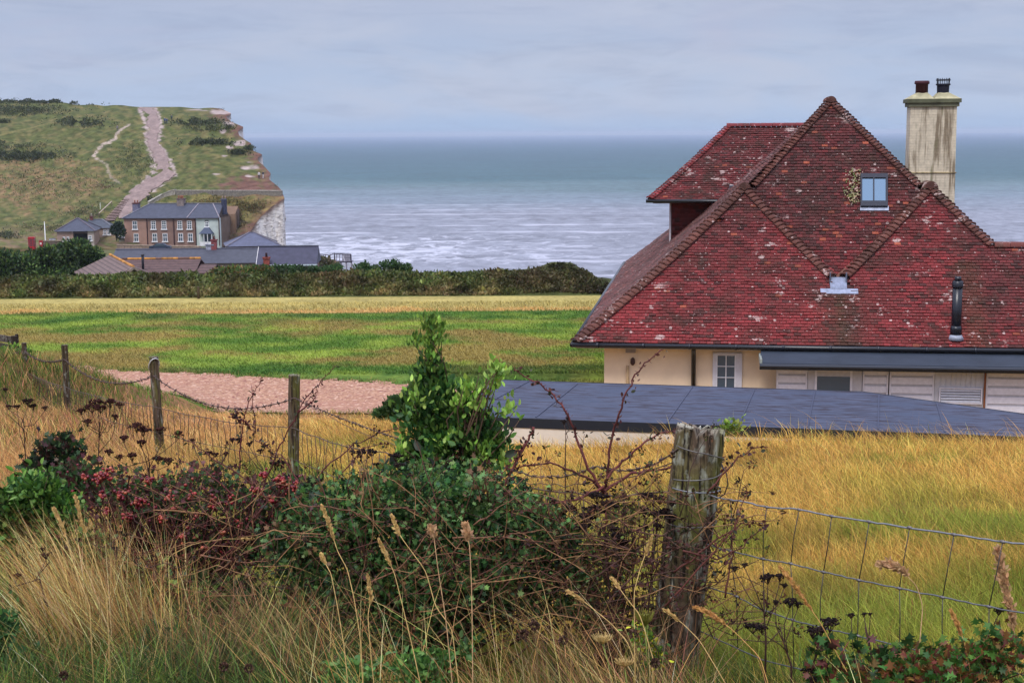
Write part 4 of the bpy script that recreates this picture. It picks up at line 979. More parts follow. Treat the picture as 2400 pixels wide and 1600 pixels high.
dyv = np.array([p[0] for p in prof_]); i0 = np.minimum(fi.astype(int), 8); j0 = ci.astype(int); fr_ = (fi - i0)[:, None]; fc_ = (ci - j0)[:, None]
P = (A[i0, j0] * (1 - fr_) + A[i0 + 1, j0] * fr_) * (1 - fc_) + (A[i0, j0 + 1] * (1 - fr_) + A[i0 + 1, j0 + 1] * fr_) * fc_
P[:, 2] += rng.uniform(-.04, .05, n); uu_ = PX(P)[0]
nz = vn(P[:, 0], P[:, 2] * 3, 1.1, 105); nz2 = vn(P[:, 0], P[:, 2] * 2, .45, 106)
col = jit([L(88, 100, 50), L(70, 82, 42), L(106, 112, 60)], n, .28)
brn = np.clip(.3 + .9 * nz - .3 * (uu_ < 500), 0, 1)[:, None]; col = col * (1 - brn * .7) + jit([L(98, 72, 52), L(78, 64, 44)], n, .25) * brn * .7
tan = (np.clip(.45 + nz2 * .9, 0, 1) * np.clip(1.5 - fi / 2.4, 0, 1))[:, None]; tan = np.maximum(tan, (.7 * np.exp(-((uu_ - 60) / 55) ** 2) * (fi < 4))[:, None] * np.clip(.4 + nz2, 0, 1)[:, None])
col = col * (1 - tan * .8) + jit([L(170, 148, 100), L(140, 128, 78)], n, .2) * tan * .8
dkr = sst(1150, 1300, uu_)[:, None] * .6; col = col * (1 - dkr) + jit([L(66, 50, 44), L(58, 56, 40)], n, .2) * dkr
col = col * np.clip(1 + .45 * vn(P[:, 0], P[:, 2] * 2.5, .7, 108) + .25 * vn(P[:, 0], P[:, 2] * 3, .3, 109), .35, 1.8)[:, None]
V, F, Cc = scat(*LEAF, P, rotmats(rng.normal(size=(n, 3)) * [.7, .5, .4] + [0, -.35, .75]), rng.uniform(.07, .22, n) * (1 + .5 * (rng.random(n) < .06)), np.clip(col, .004, 1))
mk('bank_undergrowth', V, F, M['leaf'], None, Cc, kind='stuff')
# bank post and shrubs on the skyline
def at(u, v, Y, dz=0.): p = W(u, v, Y); return p + np.array([0, 0, dz])
def post(name, u, v0, v1, Y, w, col, label, cat='post', group=None, mat='stem', parent=None):
    p0, p1 = at(u, v1, Y), at(u, v0, Y); mb = MB(); mb.tube([p0 - [0, 0, .3], p0, p1 - [0, 0, .01], p1], [w / 2, w / 2, w / 2 * .97, w / 2 * .8], 8, L(*col))
    return mb.build(name, M[mat], parent, True, label=label, cat=cat, group=group)
post('wooden_post', 465, 671, 690, 63.9, .12, (74, 62, 44), 'short dark wooden post at the foot of the bramble bank beyond the lawn')
SKYS = [(912, 618, 26, 12, 'larger feathery bush on the skyline of the bank'), (945, 626, 20, 9, 'low bush right of the larger skyline bush on the bank'), (848, 622, 18, 9, 'small bush on the bank skyline right of the wooden platform'), (872, 628, 18, 7, 'lowest bush between two taller ones on the bank skyline'), (778, 628, 26, 9, 'flat dark bush on the bank below the slate roofed building')]
for i, (u, v, ru, rv, lb_) in enumerate(SKYS):
    c = at(u, v, 69.5); k = 67.5 / FPX
    c = c - [0, 0, .10]; tree('bush', lb_, 'bush', [(c, (ru * k, .5, rv * k)), (c - [0, 0, .25], (ru * k * 1.1, .5, .3)), (c + [ru * k * .5, 0, .03], (ru * k * .5, .4, rv * k * 1.2))], 560, .13, [L(64, 92, 52), L(50, 76, 44), L(84, 110, 64)], base=c - [0, 0, .75], upb=1.6, trunk_r=.04, group='bushes along the top of the bank')

# ------------------------------------------------------------------ big bushes at the left behind the bank
BUSH = [('broad dark green bush at the left edge of the photo', [(12, 618, 50, 27), (-40, 614, 60, 30), (48, 618, 36, 20), (10, 645, 70, 20)], 150, 3600), ('rounded bush left of the tallest bush below the outbuilding', [(92, 610, 36, 24), (112, 598, 26, 20), (70, 622, 40, 18), (90, 642, 60, 18)], 156, 3200),
        ('tallest dark bush in front of the hipped outbuilding', [(168, 590, 34, 24), (150, 604, 38, 26), (186, 576, 24, 13), (160, 632, 56, 24)], 162, 3800), ('bush beside the brown tiled roof at the right end of the clump', [(214, 606, 30, 20), (226, 624, 26, 14), (200, 592, 26, 15), (215, 638, 40, 16)], 158, 2800)]
for i, (lb_, bl, Y, n) in enumerate(BUSH):
    B_ = pxb(bl, Y, 1.0); c = np.mean([b_[0] for b_ in B_], axis=0)
    tree('large_bush', lb_, 'bush', B_, int(n * 1.4), .40, [L(70, 94, 44), L(54, 76, 40), L(42, 60, 34), L(92, 112, 54)], base=[c[0], c[1], float(gz(c[0], c[1]))], upb=.5, trunk_r=.16, group='big bushes behind the bank', nseed=i, jitc=.25)

tree('bush', 'low green scrub in front of the long slate roofed range', 'bush', pxb([(560, 636, 50, 9), (610, 634, 30, 9), (520, 638, 30, 7)], 110, 1.), 1500, .26, [L(84, 106, 50), L(66, 88, 42), L(120, 100, 60)], base=at(560, 660, 110), trunk_r=.06)
tree('bush', 'low dark scrub in front of the white gabled slate cottage', 'bush', pxb([(665, 633, 45, 9), (720, 636, 40, 8), (760, 636, 30, 8)], 112, 1.), 1600, .26, [L(60, 86, 44), L(50, 70, 40)], base=at(690, 660, 112), trunk_r=.06)
# ------------------------------------------------------------------ the hamlet: helper for walls with openings and roofs
class Fr:
    """local frame: x along the front (to the right), y back, z up; origin at ground, front left corner"""
    def __init__(s, o, ang): s.o = np.asarray(o, float); s.c, s.s = math.cos(ang), math.sin(ang)
    def __call__(s, P):
        P = np.asarray(P, float).reshape(-1, 3); return np.stack([s.o[0] + P[:, 0] * s.c - P[:, 1] * s.s, s.o[1] + P[:, 0] * s.s + P[:, 1] * s.c, s.o[2] + P[:, 2]], 1)
def hipped(mb, x0, x1, y0, y1, z0, h, hl=True, hr=True, ov=.3, col=None, rcol=None):
    x0 -= ov; x1 += ov; y0 -= ov; y1 += ov; r = (y1 - y0) / 2; ym = (y0 + y1) / 2
    a = x0 + (min(r, (x1 - x0) / 2 - .01) if hl else 0); b_ = x1 - (min(r, (x1 - x0) / 2 - .01) if hr else 0)
    V = [(x0, y0, z0), (x1, y0, z0), (x1, y1, z0), (x0, y1, z0), (a, ym, z0 + h), (b_, ym, z0 + h)]
    mb.add(V, [(0, 1, 5, 4), (1, 2, 5), (2, 3, 4, 5), (3, 0, 4), (0, 3, 2, 1)], col)
    if rcol is not None:
        for i, j in ((0, 4), (1, 5), (2, 5), (3, 4), (4, 5)):
            if (i in (0, 3) and not hl) or (i in (1, 2) and not hr): continue
            p, q = np.array(V[i], float), np.array(V[j], float)
            t = mb.T; mb.T = None; pq = t(np.array([p, q])) + [0, 0, .06]; mb.bar(pq[0], pq[1], .26, .1, rcol); mb.T = t
    return V
WHT = L(222, 222, 224)
def window(T, par, x, z, w, h, y=0., side=0, arch=False, bars=2):
    """sash window on the wall y (front) — frame part with a pane and a sill"""
    f_ = MB(T); e = .12
    f_.box(x - w / 2, x - w / 2 + e, y - .07, y + .05, z, z + h, WHT); f_.box(x + w / 2 - e, x + w / 2, y - .07, y + .05, z, z + h, WHT)
    f_.box(x - w / 2 + e, x + w / 2 - e, y - .07, y + .05, z + h - e, z + h, WHT); f_.box(x - w / 2 + e, x + w / 2 - e, y - .08, y + .05, z + h / 2 - .06, z + h / 2 + .06, WHT)
    f_.box(x - .04, x + .04, y - .06, y + .05, z, z + h - e, WHT)
    if bars > 2:
        for q in (.25, .75): f_.box(x - w / 2 + e, x + w / 2 - e, y - .06, y + .05, z + h * q - .03, z + h * q + .03, WHT)
    if arch: f_.tube([(x - w / 2, y - .04, z + h), (x - w / 4, y - .04, z + h + .22), (x + w / 4, y - .04, z + h + .22), (x + w / 2, y - .04, z + h)], .09, 5, L(70, 66, 70))
    o = f_.build('window', M['plain'], par)
    g_ = MB(T); g_.box(x - w / 2 + e, x + w / 2 - e, y - .03, y + .0, z, z + h - e, L(38, 40, 48)); g_.build('pane', M['glass'], o)
    s_ = MB(T); s_.box(x - w / 2 - .15, x + w / 2 + .15, y - .22, y + .02, z - .2, z, L(232, 232, 234)); s_.build('sill', M['plain'], o)
    return o
def chim(T, par, x, y, z0, z1, w, d, col, pots=((0, 0),), pcol=L(196, 136, 108), cap=None):
    c = MB(T); c.box(x - w / 2, x + w / 2, y - d / 2, y + d / 2, z0, z1, col); c.box(x - w / 2 - .1, x + w / 2 + .1, y - d / 2 - .1, y + d / 2 + .1, z1, z1 + .22, cap if cap is not None else np.array(col) * .8)
    o = c.build('chimney', M['stone'], par)
    for a, b_ in pots:
        q = MB(T); q.tube([(x + a, y + b_, z1 + .2), (x + a, y + b_, z1 + .75), (x + a, y + b_, z1 + .8)], [.17, .13, .17], 8, pcol); q.build('chimney_pot', M['plain'], o, True)
    return o
# ---- the terrace of cottages
YC = 306.; pL = at(292.6, 571, YC); gzC = pL[2]
pR = at(516.6, 575, YC - 1.5); LEN = float(pR[0] - pL[0]); TC = Fr(pL, math.radians(-3.0)); kpx = YC / FPX
terr = thing('cottage_terrace', 'two storey terrace of brown cottages with a mint green end house and slate roof', 'cottages', TC([(LEN / 2, 0, 0)])[0])
H_ = (571 - 512) * kpx; DP = 9.0
xs_ = lambda u: (u - 292.6) * kpx * 1.0
zs_ = lambda v: (571 - v) * kpx
brown = L(136, 110, 100); pink = L(160, 128, 114); mint = L(182, 192, 186)
m = vmat('rendered_wall', .95, .1, .18, .5); M['rend'] = m
w = MB(TC); w.box(0, xs_(351), 0, DP, -1, H_, pink); w.box(xs_(351), xs_(463), .02, DP, -1, H_, brown); w.build('wall', M['rend'], terr)
w = MB(TC); w.box(xs_(463), xs_(516.6), -.04, 2, -1, H_, mint); w.build('wall', M['rend'], terr, label='mint green painted front wall of the end cottage')
w = MB(TC); xr = xs_(516.6); w.box(xr - 3, xr + .02, 2, DP + 4, -1, H_, L(112, 96, 84))
w.add([(xr, 0, H_), (xr, DP, H_), (xr, DP / 2, H_ + 2.7), (xr - .4, 0, H_), (xr - .4, DP, H_), (xr - .4, DP / 2, H_ + 2.7)], [(0, 1, 2), (5, 4, 3), (0, 2, 5, 3), (2, 1, 4, 5)], L(112, 96, 84))
w.box(xr - 2, xr + 1.2, DP + 1, DP + 7, -1, H_ + .3, L(128, 104, 84)); w.add([(xr + 1.2, DP + 1, H_ + .3), (xr + 1.2, DP + 7, H_ + .3), (xr + 1.2, DP + 4, H_ + 1.9), (xr - 2, DP + 4, H_ + 1.9), (xr - 2, DP + 1, H_ + .3)], [(0, 1, 2), (0, 2, 3, 4)], L(120, 98, 82))
w.box(xr + 1.2, xr + 1.6, DP + 2.3, DP + 3.1, 0, H_ + 1.2, L(96, 82, 76))
w.build('end_wall', M['rend'], terr)
r_ = MB(TC); slate = L(66, 70, 84)
V_ = hipped(r_, 0, xr - .3, 0, DP, H_ + .02, 2.9, True, False, .3, slate, L(126, 126, 138))
t_ = r_.T; r_.T = None
for u_ in (443, 507):
    q = TC(np.array([((u_ - 292.6) * kpx + (0 if u_ < 450 else 1.2), -.3, H_ + .1), ((u_ - 292.6) * kpx + (1.4 if u_ < 450 else -1.4), DP / 2, H_ + 2.98)])); r_.bar(q[0], q[1], .2, .1, L(140, 132, 138))
r_.T = t_; r_.build('roof', M['slate'], terr)
g_ = MB(TC); g_.box(-.35, xr + .1, -.42, -.3, H_ - .1, H_ + .06, L(60, 54, 62)); g_.build('gutter', M['plain'], terr)
for u_ in (347.5, 410.5, 462.4, 518): 
    g_ = MB(TC); g_.tube([(xs_(u_), -.12, -.5), (xs_(u_), -.12, H_)], .12, 6, L(70, 46, 46)); g_.build('drainpipe', M['plain'], terr)
for u_ in (318.5, 362.5, 387.5, 425, 447.8): window(TC, terr, xs_(u_), zs_(537.0), 1.05, 1.75, bars=2 if u_ < 330 else 3, y=0)
for u_ in (320.4, 364.5, 389, 426, 449): window(TC, terr, xs_(u_), zs_(565.5), 1.05, 1.7, y=0)
window(TC, terr, xs_(489.2), zs_(531.5), .85, 1.05, y=-.04, arch=True)
# porch of the mint cottage
p_ = MB(TC); x0, x1 = xs_(475.5), xs_(503.5); zt = zs_(547.5)
p_.add([(x0 - .2, -1.6, zt), (x1 + .2, -1.6, zt), (x1 + .2, -.04, zt), (x0 - .2, -.04, zt), (x0 + .8, -.5, zt + 1.25), (x1 - .8, -.5, zt + 1.25), (x1 - .8, -.04, zt + 1.25), (x0 + .8, -.04, zt + 1.25)], [(0, 1, 5, 4), (1, 2, 6, 5), (3, 0, 4, 7), (4, 5, 6, 7), (0, 3, 2, 1)], L(64, 74, 96))
for x_ in (x0, x1, x0 + .9, x1 - .9): p_.box(x_ - .06, x_ + .06, -1.5, -1.4, -.4, zt, WHT)
p_.box(x0, x1, -1.5, -1.42, -.4, .45, WHT)
po = p_.build('porch', M['plain'], terr); g_ = MB(TC); g_.box((x0 + x1) / 2 - .8, (x0 + x1) / 2 + .8, -.16, -.05, -.3, zt - .1, L(44, 46, 54)); g_.build('door', M['glass'], po)
chim(TC, terr, xs_(310), 4, H_ - .5, zs_(480), 1.25, 1.6, L(110, 108, 128), ((-.3, 0), (.3, 0)), cap=L(96, 60, 56))
chim(TC, terr, xs_(416.5), DP / 2, H_ + 1.5, zs_(470), 1.5, 1.7, L(128, 116, 112), ((-.45, -.3), (0, .3), (.45, -.3), (0, -.4)), L(206, 140, 108), L(110, 92, 90))
chim(TC, terr, xs_(519), 4.4, H_ + .6, zs_(472), .9, 1.3, L(60, 64, 84), ((-.3, 0), (.3, 0)), L(206, 170, 160), L(84, 90, 104))
sh = MB(TC); sh.box(-1.5, -.1, .5, 3, -.8, 1.1, L(110, 108, 100)); sh.slab([(-1.9, .2, 1.35), (0, .2, 1.1), (0, 3.2, 1.1), (-1.9, 3.2, 1.35)], (0, 0, .12), L(190, 190, 200)); sh.build('side_porch', M['plain'], terr)
# ---- hipped outbuildings
def small_house(name, label, cat, u0, u1, uc, ve, vb, va, Y, walls, ang, roofc, DPf=None, door=True, chm_=None):
    pass
YO = 300.; k_ = YO / FPX; p0 = at(134, 568, YO); TO = Fr(p0, math.radians(9)); WO = (215.4 - 134) * k_ * 1.03; DO = 9.5
ob = thing('garage_block', 'low hipped outbuilding with slate pyramid roof and a wide dark opening', 'outbuilding', p0)
w = MB(TO); HO_ = (568 - 543) * k_; oc = L(158, 134, 122)
w.box(0, (171 - 134) * k_, 0, .4, -1, HO_, oc); w.box((204 - 134) * k_, WO, 0, .4, -1, HO_, L(172, 160, 150)); w.box((171 - 134) * k_, (204 - 134) * k_, 0, .38, HO_ - .5, HO_, L(86, 74, 70)); w.box(0, .4, .4, DO, -1, HO_, oc); w.box(WO - .4, WO, .4, DO, -1, HO_, L(168, 146, 132)); w.box(.4, WO - .4, DO - .4, DO, -1, HO_, oc); w.box(.4, WO - .4, .4, DO - .4, -1, -.8, L(50, 46, 44))
w.build('wall', M['rend'], ob)
d_ = MB(TO); d_.box((171 - 134) * k_ + .05, (204 - 134) * k_ - .05, 1.2, 1.3, -1, HO_ - .2, L(34, 34, 44)); d_.build('door', M['plain'], ob)  # not a real door: dark sheet painted as the shade inside the opening
r_ = MB(TO); hipped(r_, 0, WO, 0, DO, HO_ + .02, 2.55, True, True, .45, slate, L(98, 88, 98)); r_.build('roof', M['slate'], ob)
for x_ in (16, 25): window(TO, ob, x_ * k_, .25, .5, .9)
window(TO, ob, 75 * k_, .3, .8, 1.0)
YO2 = 312.; k2 = YO2 / FPX; p0 = at(226, 560, YO2); T2 = Fr(p0, math.radians(9)); ob2 = thing('outhouse', 'small slate roofed outhouse behind the hipped outbuilding', 'outbuilding', p0)
w = MB(T2); W2 = 38 * k2; H2 = 25 * k2; w.box(0, W2, 0, 6, -1, H2, L(160, 138, 124)); w.build('wall', M['rend'], ob2)
r_ = MB(T2); hipped(r_, -1.5, W2, 0, 6, H2 + .02, 1.75, False, True, .35, L(70, 76, 86), L(120, 120, 128)); r_.build('roof', M['slate'], ob2)
window(T2, ob2, 10 * k2 + .9, .9, .7, 1.1); window(T2, ob2, 35 * k2 - .6, .9, .7, 1.2)
chim(T2, ob2, -1.2, 3, H2 + .8, H2 + 2.3, .7, .7, L(110, 70, 66), ((0, 0),), L(220, 214, 200))
# ---- long slate roofed range
def roof_house(name, label, cat, Y, ub, vb, T, L_, Dd, Hw, Hr, rc, wc, hl, hr, ov=.3, ridge_c=None, matr='slate', origin=None):
    h = thing(name, label, cat, origin if origin is not None else T([(L_ / 2, 0, 0)])[0])
    w = MB(T); w.box(0, L_, 0, Dd, -1.5, Hw, wc)
    if not hl: w.add([(0, 0, Hw), (0, Dd, Hw), (0, Dd / 2, Hw + Hr - .15), (.25, 0, Hw), (.25, Dd, Hw), (.25, Dd / 2, Hw + Hr - .15)], [(0, 1, 2), (5, 4, 3)], wc)
    if not hr: w.add([(L_, 0, Hw), (L_, Dd, Hw), (L_, Dd / 2, Hw + Hr - .15), (L_ - .25, 0, Hw), (L_ - .25, Dd, Hw), (L_ - .25, Dd / 2, Hw + Hr - .15)], [(0, 1, 2), (5, 4, 3)], wc)
    w.build('wall', M['rend'], h); r_ = MB(T); hipped(r_, 0, L_, 0, Dd, Hw + .02, Hr, hl, hr, ov, rc, ridge_c); r_.build('roof', M[matr], h); return h
Yl = 236.; kl = Yl / FPX; TL = Fr(at(262, 640, Yl) , math.radians(2)); Ll = (672 - 262) * kl
rng_h = roof_house('slate_roofed_range', 'long low range with a weathered grey slate roof in front of the terrace', 'building', Yl, 0, 0, TL, Ll, 9.4, (640 - 619) * kl, 2.05, L(66, 68, 78), L(110, 98, 90), False, False, .3, L(100, 100, 116))
TL2 = Fr(at(318, 640, Yl - 9.6), math.radians(1)); 
chim(TL, rng_h, (492 - 262) * kl, 4.7, 2.5, 4.9, .9, .9, L(132, 72, 74), ((0, 0),), L(120, 70, 60)); chim(TL, rng_h, (482 - 262) * kl, 4.7, 2.4, 4.1, 1.3, .8, L(150, 152, 168), ())
# ---- pyramid slate roof near the cliff
Yp = 268.; kp = Yp / FPX; TP = Fr(at(533, 592, Yp), math.radians(14)); pyr = roof_house('slate_roofed_hall', 'building with a pale slate roof tapering to a peak beside the chalk cliff', 'building', Yp, 0, 0, TP, (655 - 533) * kp, 9, 1.1, 2.3, L(84, 88, 108), L(100, 92, 90), True, True, .3, L(110, 104, 112))
# ---- front slate building with white gable and brick chimney
Yf = 190.; kf = Yf / FPX; TF = Fr(at(606, 640, Yf), math.radians(2.5)); fsh = roof_house('slate_roofed_cottage', 'slate roofed cottage with white gable boards and a red brick chimney', 'cottage', Yf, 0, 0, TF, (739 - 606) * kf, 6.0, (640 - 620) * kf, 2.15, L(60, 60, 78), L(130, 104, 96), False, False, .25, L(60, 60, 72))
q = MB(TF); hw = (640 - 620) * kf
for x_, in ((-.32,),):
    q.slab([(x_, -.35, hw - .1), (x_, 3, hw + 2.15), (x_, 3, hw + 1.9), (x_, -.15, hw - .2)], (.08, 0, 0), L(226, 224, 222)); q.slab([(x_, 6.35, hw - .1), (x_, 3, hw + 2.15), (x_, 3, hw + 1.9), (x_, 6.15, hw - .2)], (.08, 0, 0), L(226, 224, 222))
q.box(.9, (739 - 606) * kf + .3, -.4, -.28, hw - .16, hw + .0, L(190, 204, 210)); q.build('bargeboards', M['plain'], fsh)
chim(TF, fsh, (626 - 606) * kf, -.2, -.2, (640 - 606) * kf, .78, .7, L(140, 72, 62), ((0, 0),), L(70, 40, 40))
q = MB(TF); q.box((712 - 606) * kf, (745 - 606) * kf, -.6, .0, hw - .6, hw - .2, L(80, 82, 92)); q.build('porch_roof', M['plain'], fsh)
# ---- brown roofed house in front, orange lichen on the ridges
Yb_ = 146.; kb = Yb_ / FPX; TB = Fr(at(288, 658, Yb_), math.radians(3)); Lb = (500 - 288) * kb
bh = thing('brown_roofed_house', 'low house with dark brown tiled roofs and orange lichen along the ridges', 'house', TB([(Lb / 2, 0, 0)])[0])
w = MB(TB); w.box(0, Lb, 0, 7.4, -3, .8, L(120, 100, 90)); w.build('wall', M['rend'], bh)
m, nt, b, o = newmat('brown_tiles'); g = N(nt); M['btile'] = m
at_ = g.n('ShaderNodeAttribute', attribute_name='Col').outputs['Color']; zz = g.xyz(g.wpos())[2]; fr_ = g.math('FRACT', g.math('MULTIPLY', zz, 5.2)); c = g.mix(g.math('MULTIPLY', g.math('GREATER_THAN', fr_, .7), .55), at_, L(40, 30, 34)); s_ = g.n('ShaderNodeVectorMath', operation='SCALE'); g.l(c, s_.inputs[0]); g.l(g.mr(g.noise(g.wpos(), 2.5, 5), .3, .7, .7, 1.3), s_.inputs['Scale']); g.l(s_.outputs[0], b.inputs['Base Color']); b.inputs['Roughness'].default_value = .9
r_ = MB(TB); rb = L(92, 70, 66); x2 = (458 - 288) * kb; zr_ = (658 - 605) * kb - .42; ze_ = (658 - 641) * kb
r_.slab([(-1, -.3, ze_), (x2 + .02, -.3, ze_), (x2 + .02, 3.7, zr_), (-1, 3.7, zr_)], (0, 0, -.12), rb); r_.slab([(-1, 7.7, ze_), (x2, 7.7, ze_), (x2, 3.7, zr_), (-1, 3.7, zr_)], (0, 0, -.12), rb)
x3 = (497 - 288) * kb; zr3 = zr_ - .55; r_.slab([(x2 + .04, -.3, ze_), (x3 + .25, -.3, ze_), (x3, 3.1, zr3), (x2 + .04, 3.1, zr3)], (0, 0, -.1), rb); r_.slab([(x2 + .04, 6.5, ze_), (x3 + .25, 6.5, ze_), (x3, 3.1, zr3), (x2 + .04, 3.1, zr3)], (0, 0, -.1), rb)
ro = r_.build('roof', M['btile'], bh)
q = MB(TB); orange = L(186, 130, 62); n_s = 14
for k in range(n_s): q.tube([(-.8 + (x2 + .8) * k / n_s, 3.7, zr_ + .03), (-.8 + (x2 + .8) * (k + .95) / n_s, 3.7, zr_ + .03)], .13, 8, (np.array(orange) if rng.random() > .3 else np.array(L(120, 90, 76))) * rng.uniform(.6, 1.15))
q.build('ridge_tiles', M['stone'], ro)
# cross wing: ridge running towards the camera
pa, pb_ = at(258, 597, 156), at(313, 623, 141); dv = pb_ - pa; pb_[2] = pa[2]; e = dv.copy(); e[2] = 0; e /= np.linalg.norm(e); nl = np.array([-e[1], e[0], 0]); nl = nl if nl[0] < 0 else -nl
pl0 = at(203, 641, 146); wdt = 3.9; hh_ = pa[2] - pl0[2]
q = MB(); 
q.slab([pa, pb_, pb_ - nl * -wdt + [0, 0, -hh_ - .6], pa - nl * -wdt + [0, 0, -hh_ - .6]], (0, 0, -.12), L(112, 94, 88)); q.slab([pa, pb_, pb_ - nl * wdt + [0, 0, -hh_ - .6], pa - nl * wdt + [0, 0, -hh_ - .6]], (0, 0, -.12), L(96, 76, 70))
wr = q.build('wing_roof', M['btile'], bh)
q = MB(); n_s = 12
for k in range(n_s): q.tube([pa + (pb_ - pa) * k / n_s + [0, 0, .03], pa + (pb_ - pa) * (k + .95) / n_s + [0, 0, .03]], .14, 8, np.array(L(190, 134, 70)) * rng.uniform(.65, 1.15))
q.build('ridge_tiles', M['stone'], wr)
q = MB(); bl_ = pb_ - e * 1.2; q.add([bl_ + nl * wdt * .93 + [0, 0, -hh_ - .55], bl_ - nl * wdt * .93 + [0, 0, -hh_ - .55], bl_ + [0, 0, -.15], bl_ + nl * wdt * .93 + [0, 0, -5], bl_ - nl * wdt * .93 + [0, 0, -5]], [(0, 1, 2), (3, 4, 1, 0)], L(110, 92, 82)); q.build('gable_wall', M['rend'], bh)
q = MB(); gp = pb_ + e * .15 + [0, 0, -.05]
q.bar(gp, gp + nl * 1.9 + [0, 0, -1.35], .25, .22, L(140, 124, 112)); q.bar(gp, gp - nl * 1.9 + [0, 0, -1.35], .25, .22, L(140, 124, 112)); q.build('bargeboards', M['plain'], bh)
p_ = at(335, 622, 146.5); q = MB(); q.tube([p_ - [0, 0, .4], p_ + [0, 0, 1.0]], .13, 10, L(34, 34, 44)); q.tube([p_ + [0, 0, 1.0], p_ + [0, 0, 1.16]], .17, 10, L(60, 60, 66)); q.build('flue_pipe', M['plain'], bh, True)
p_ = at(225, 633, 142); 
# ---- wooden look-out platform with rails
Yv = 215.; kv = Yv / FPX; pv0 = at(742, 628, Yv); vp = thing('lookout_platform', 'pale timber and steel beach stair platform at the cliff edge by the sea', 'platform', pv0)
q = MB(); gy = L(132, 126, 140); lt = L(196, 194, 204); dkc = L(70, 64, 76)
def bp(u0, v0, u1, v1, w=.13, y=0., c=dkc): q.bar(at(u0, v0, Yv + y), at(u1, v1, Yv + y), w, w, c, up=(0, 1, 0))
for y in (0, 2.4):
    for u_ in (741, 752, 763, 774): bp(u_, 596, u_, 612, .09, y)
    bp(738, 594, 770, 598, .1, y); bp(738, 600, 776, 604, .07, y); bp(770, 600, 785, 593, .1, y); bp(784, 593, 784, 616, .16, y)
    for u_ in (789, 796, 803, 810, 815, 822): bp(u_, 596, u_, 612, .1, y, gy)
    bp(786, 595, 823, 596, .14, y); bp(822, 596, 823, 616, .2, y); bp(786, 603, 822, 604, .06, y)
    bp(776, 614, 824, 614, .2, y, dkc); bp(804, 600, 812, 622, .14, y, lt); bp(820, 612, 830, 622, .14, y, lt)
    for u_ in (780, 790, 800, 812, 824): bp(u_, 614, u_, 634, .2, y, gy)
    for v_ in (619, 624): bp(792, v_, 830, v_, .12, y, lt)
for u_ in (741, 784, 822): q.bar(at(u_, 596, Yv), at(u_, 596, Yv + 2.4), .12, .12, gy)
q.box(at(776, 614, Yv)[0], at(824, 614, Yv)[0], Yv, Yv + 2.4, at(800, 614, Yv)[2] - .1, at(800, 614, Yv)[2] + .05, gy); q.build('frame', M['plain'], vp)
q = MB(); q.box(at(801, 600, Yv)[0], at(818, 600, Yv)[0], Yv + .9, Yv + 1.6, at(800, 613, Yv)[2], at(800, 598, Yv)[2], L(150, 148, 158)); q.build('cabin', M['plain'], vp)
n = 900; P, d = blob_pts(pxb([(757, 612, 24, 12), (742, 604, 12, 8)], Yv - 3, .8), n, .5)
tree('bush', 'olive scrub mound between the slate cottage and the timber platform', 'bush', pxb([(757, 618, 26, 13), (742, 612, 14, 8), (778, 622, 18, 7)], Yv - 3, .8), 900, .5, [L(104, 100, 70), L(120, 108, 82), L(84, 88, 56)], group=None, trunk_r=.1)

# ---- walls, phone box, letter box, flagpole, car
def wall_run(pts, h, th, label, col, mat='stone', coping=None, name='stone_wall', cat='wall'):
    pts = [np.asarray(p, float) for p in pts]; q = MB()
    for p, r_ in zip(pts[:-1], pts[1:]):
        d = r_ - p; dh = d.copy(); dh[2] = 0; s_ = np.cross(dh / np.linalg.norm(dh), (0, 0, 1)) * th / 2
        q.add([p - s_ - [0, 0, .8], p + s_ - [0, 0, .8], p + s_ + [0, 0, h], p - s_ + [0, 0, h], r_ - s_ - [0, 0, .8], r_ + s_ - [0, 0, .8], r_ + s_ + [0, 0, h], r_ - s_ + [0, 0, h]], [(0, 1, 2, 3), (7, 6, 5, 4), (1, 5, 6, 2), (0, 3, 7, 4), (3, 2, 6, 7)], col)
    t = thing(name, label, cat, (pts[0] + pts[-1]) / 2); q.build('stonework', M[mat], t)
    if coping is not None:
        q = MB()
        for p, r_ in zip(pts[:-1], pts[1:]):
            n_s = max(2, int(np.linalg.norm(r_ - p) / 1.1))
            for k in range(n_s): q.bar(p + (r_ - p) * k / n_s + [0, 0, h + .06], p + (r_ - p) * (k + .96) / n_s + [0, 0, h + .06], th * 1.35, .17, np.array(coping) * rng.uniform(.85, 1.15))
        q.build('coping', M[mat], t)
    return t
wall_run([hill(415, 457), hill(500, 457.5), hill(600, 457.5), hill(662, 458)], 1.0, .5, 'level rubble wall running across the slope to the cliff edge', L(122, 116, 106), coping=L(168, 160, 150))
wall_run([hill(412, 455), hill(396, 459), hill(380, 466), hill(362, 476), hill(348, 484)], 1.0, .6, 'stepped pale block wall climbing beside the chalk path', L(152, 146, 134), coping=L(176, 170, 160))
wall_run([at(275, 588, 292), at(380, 590, 292), at(470, 592, 290)], 1.2, .5, 'low garden wall in front of the brown terrace', L(140, 122, 108), coping=L(160, 140, 124))
wall_run([at(100, 578, 296), at(122, 577, 296), at(146, 577, 296)], 1.1, .5, 'short dark garden wall right of the telephone box', L(104, 90, 80), coping=L(136, 122, 106))
red = L(170, 28, 40); px0 = at(75.5, 580.5, 290); kb2 = 290 / FPX
tb = thing('telephone_box', 'red telephone box at the roadside left of the outbuilding', 'telephone box', px0); w_ = 14.5 * kb2 / 2; hB = 26 * kb2
T_ = Fr(px0, math.radians(6)); q = MB(T_); 
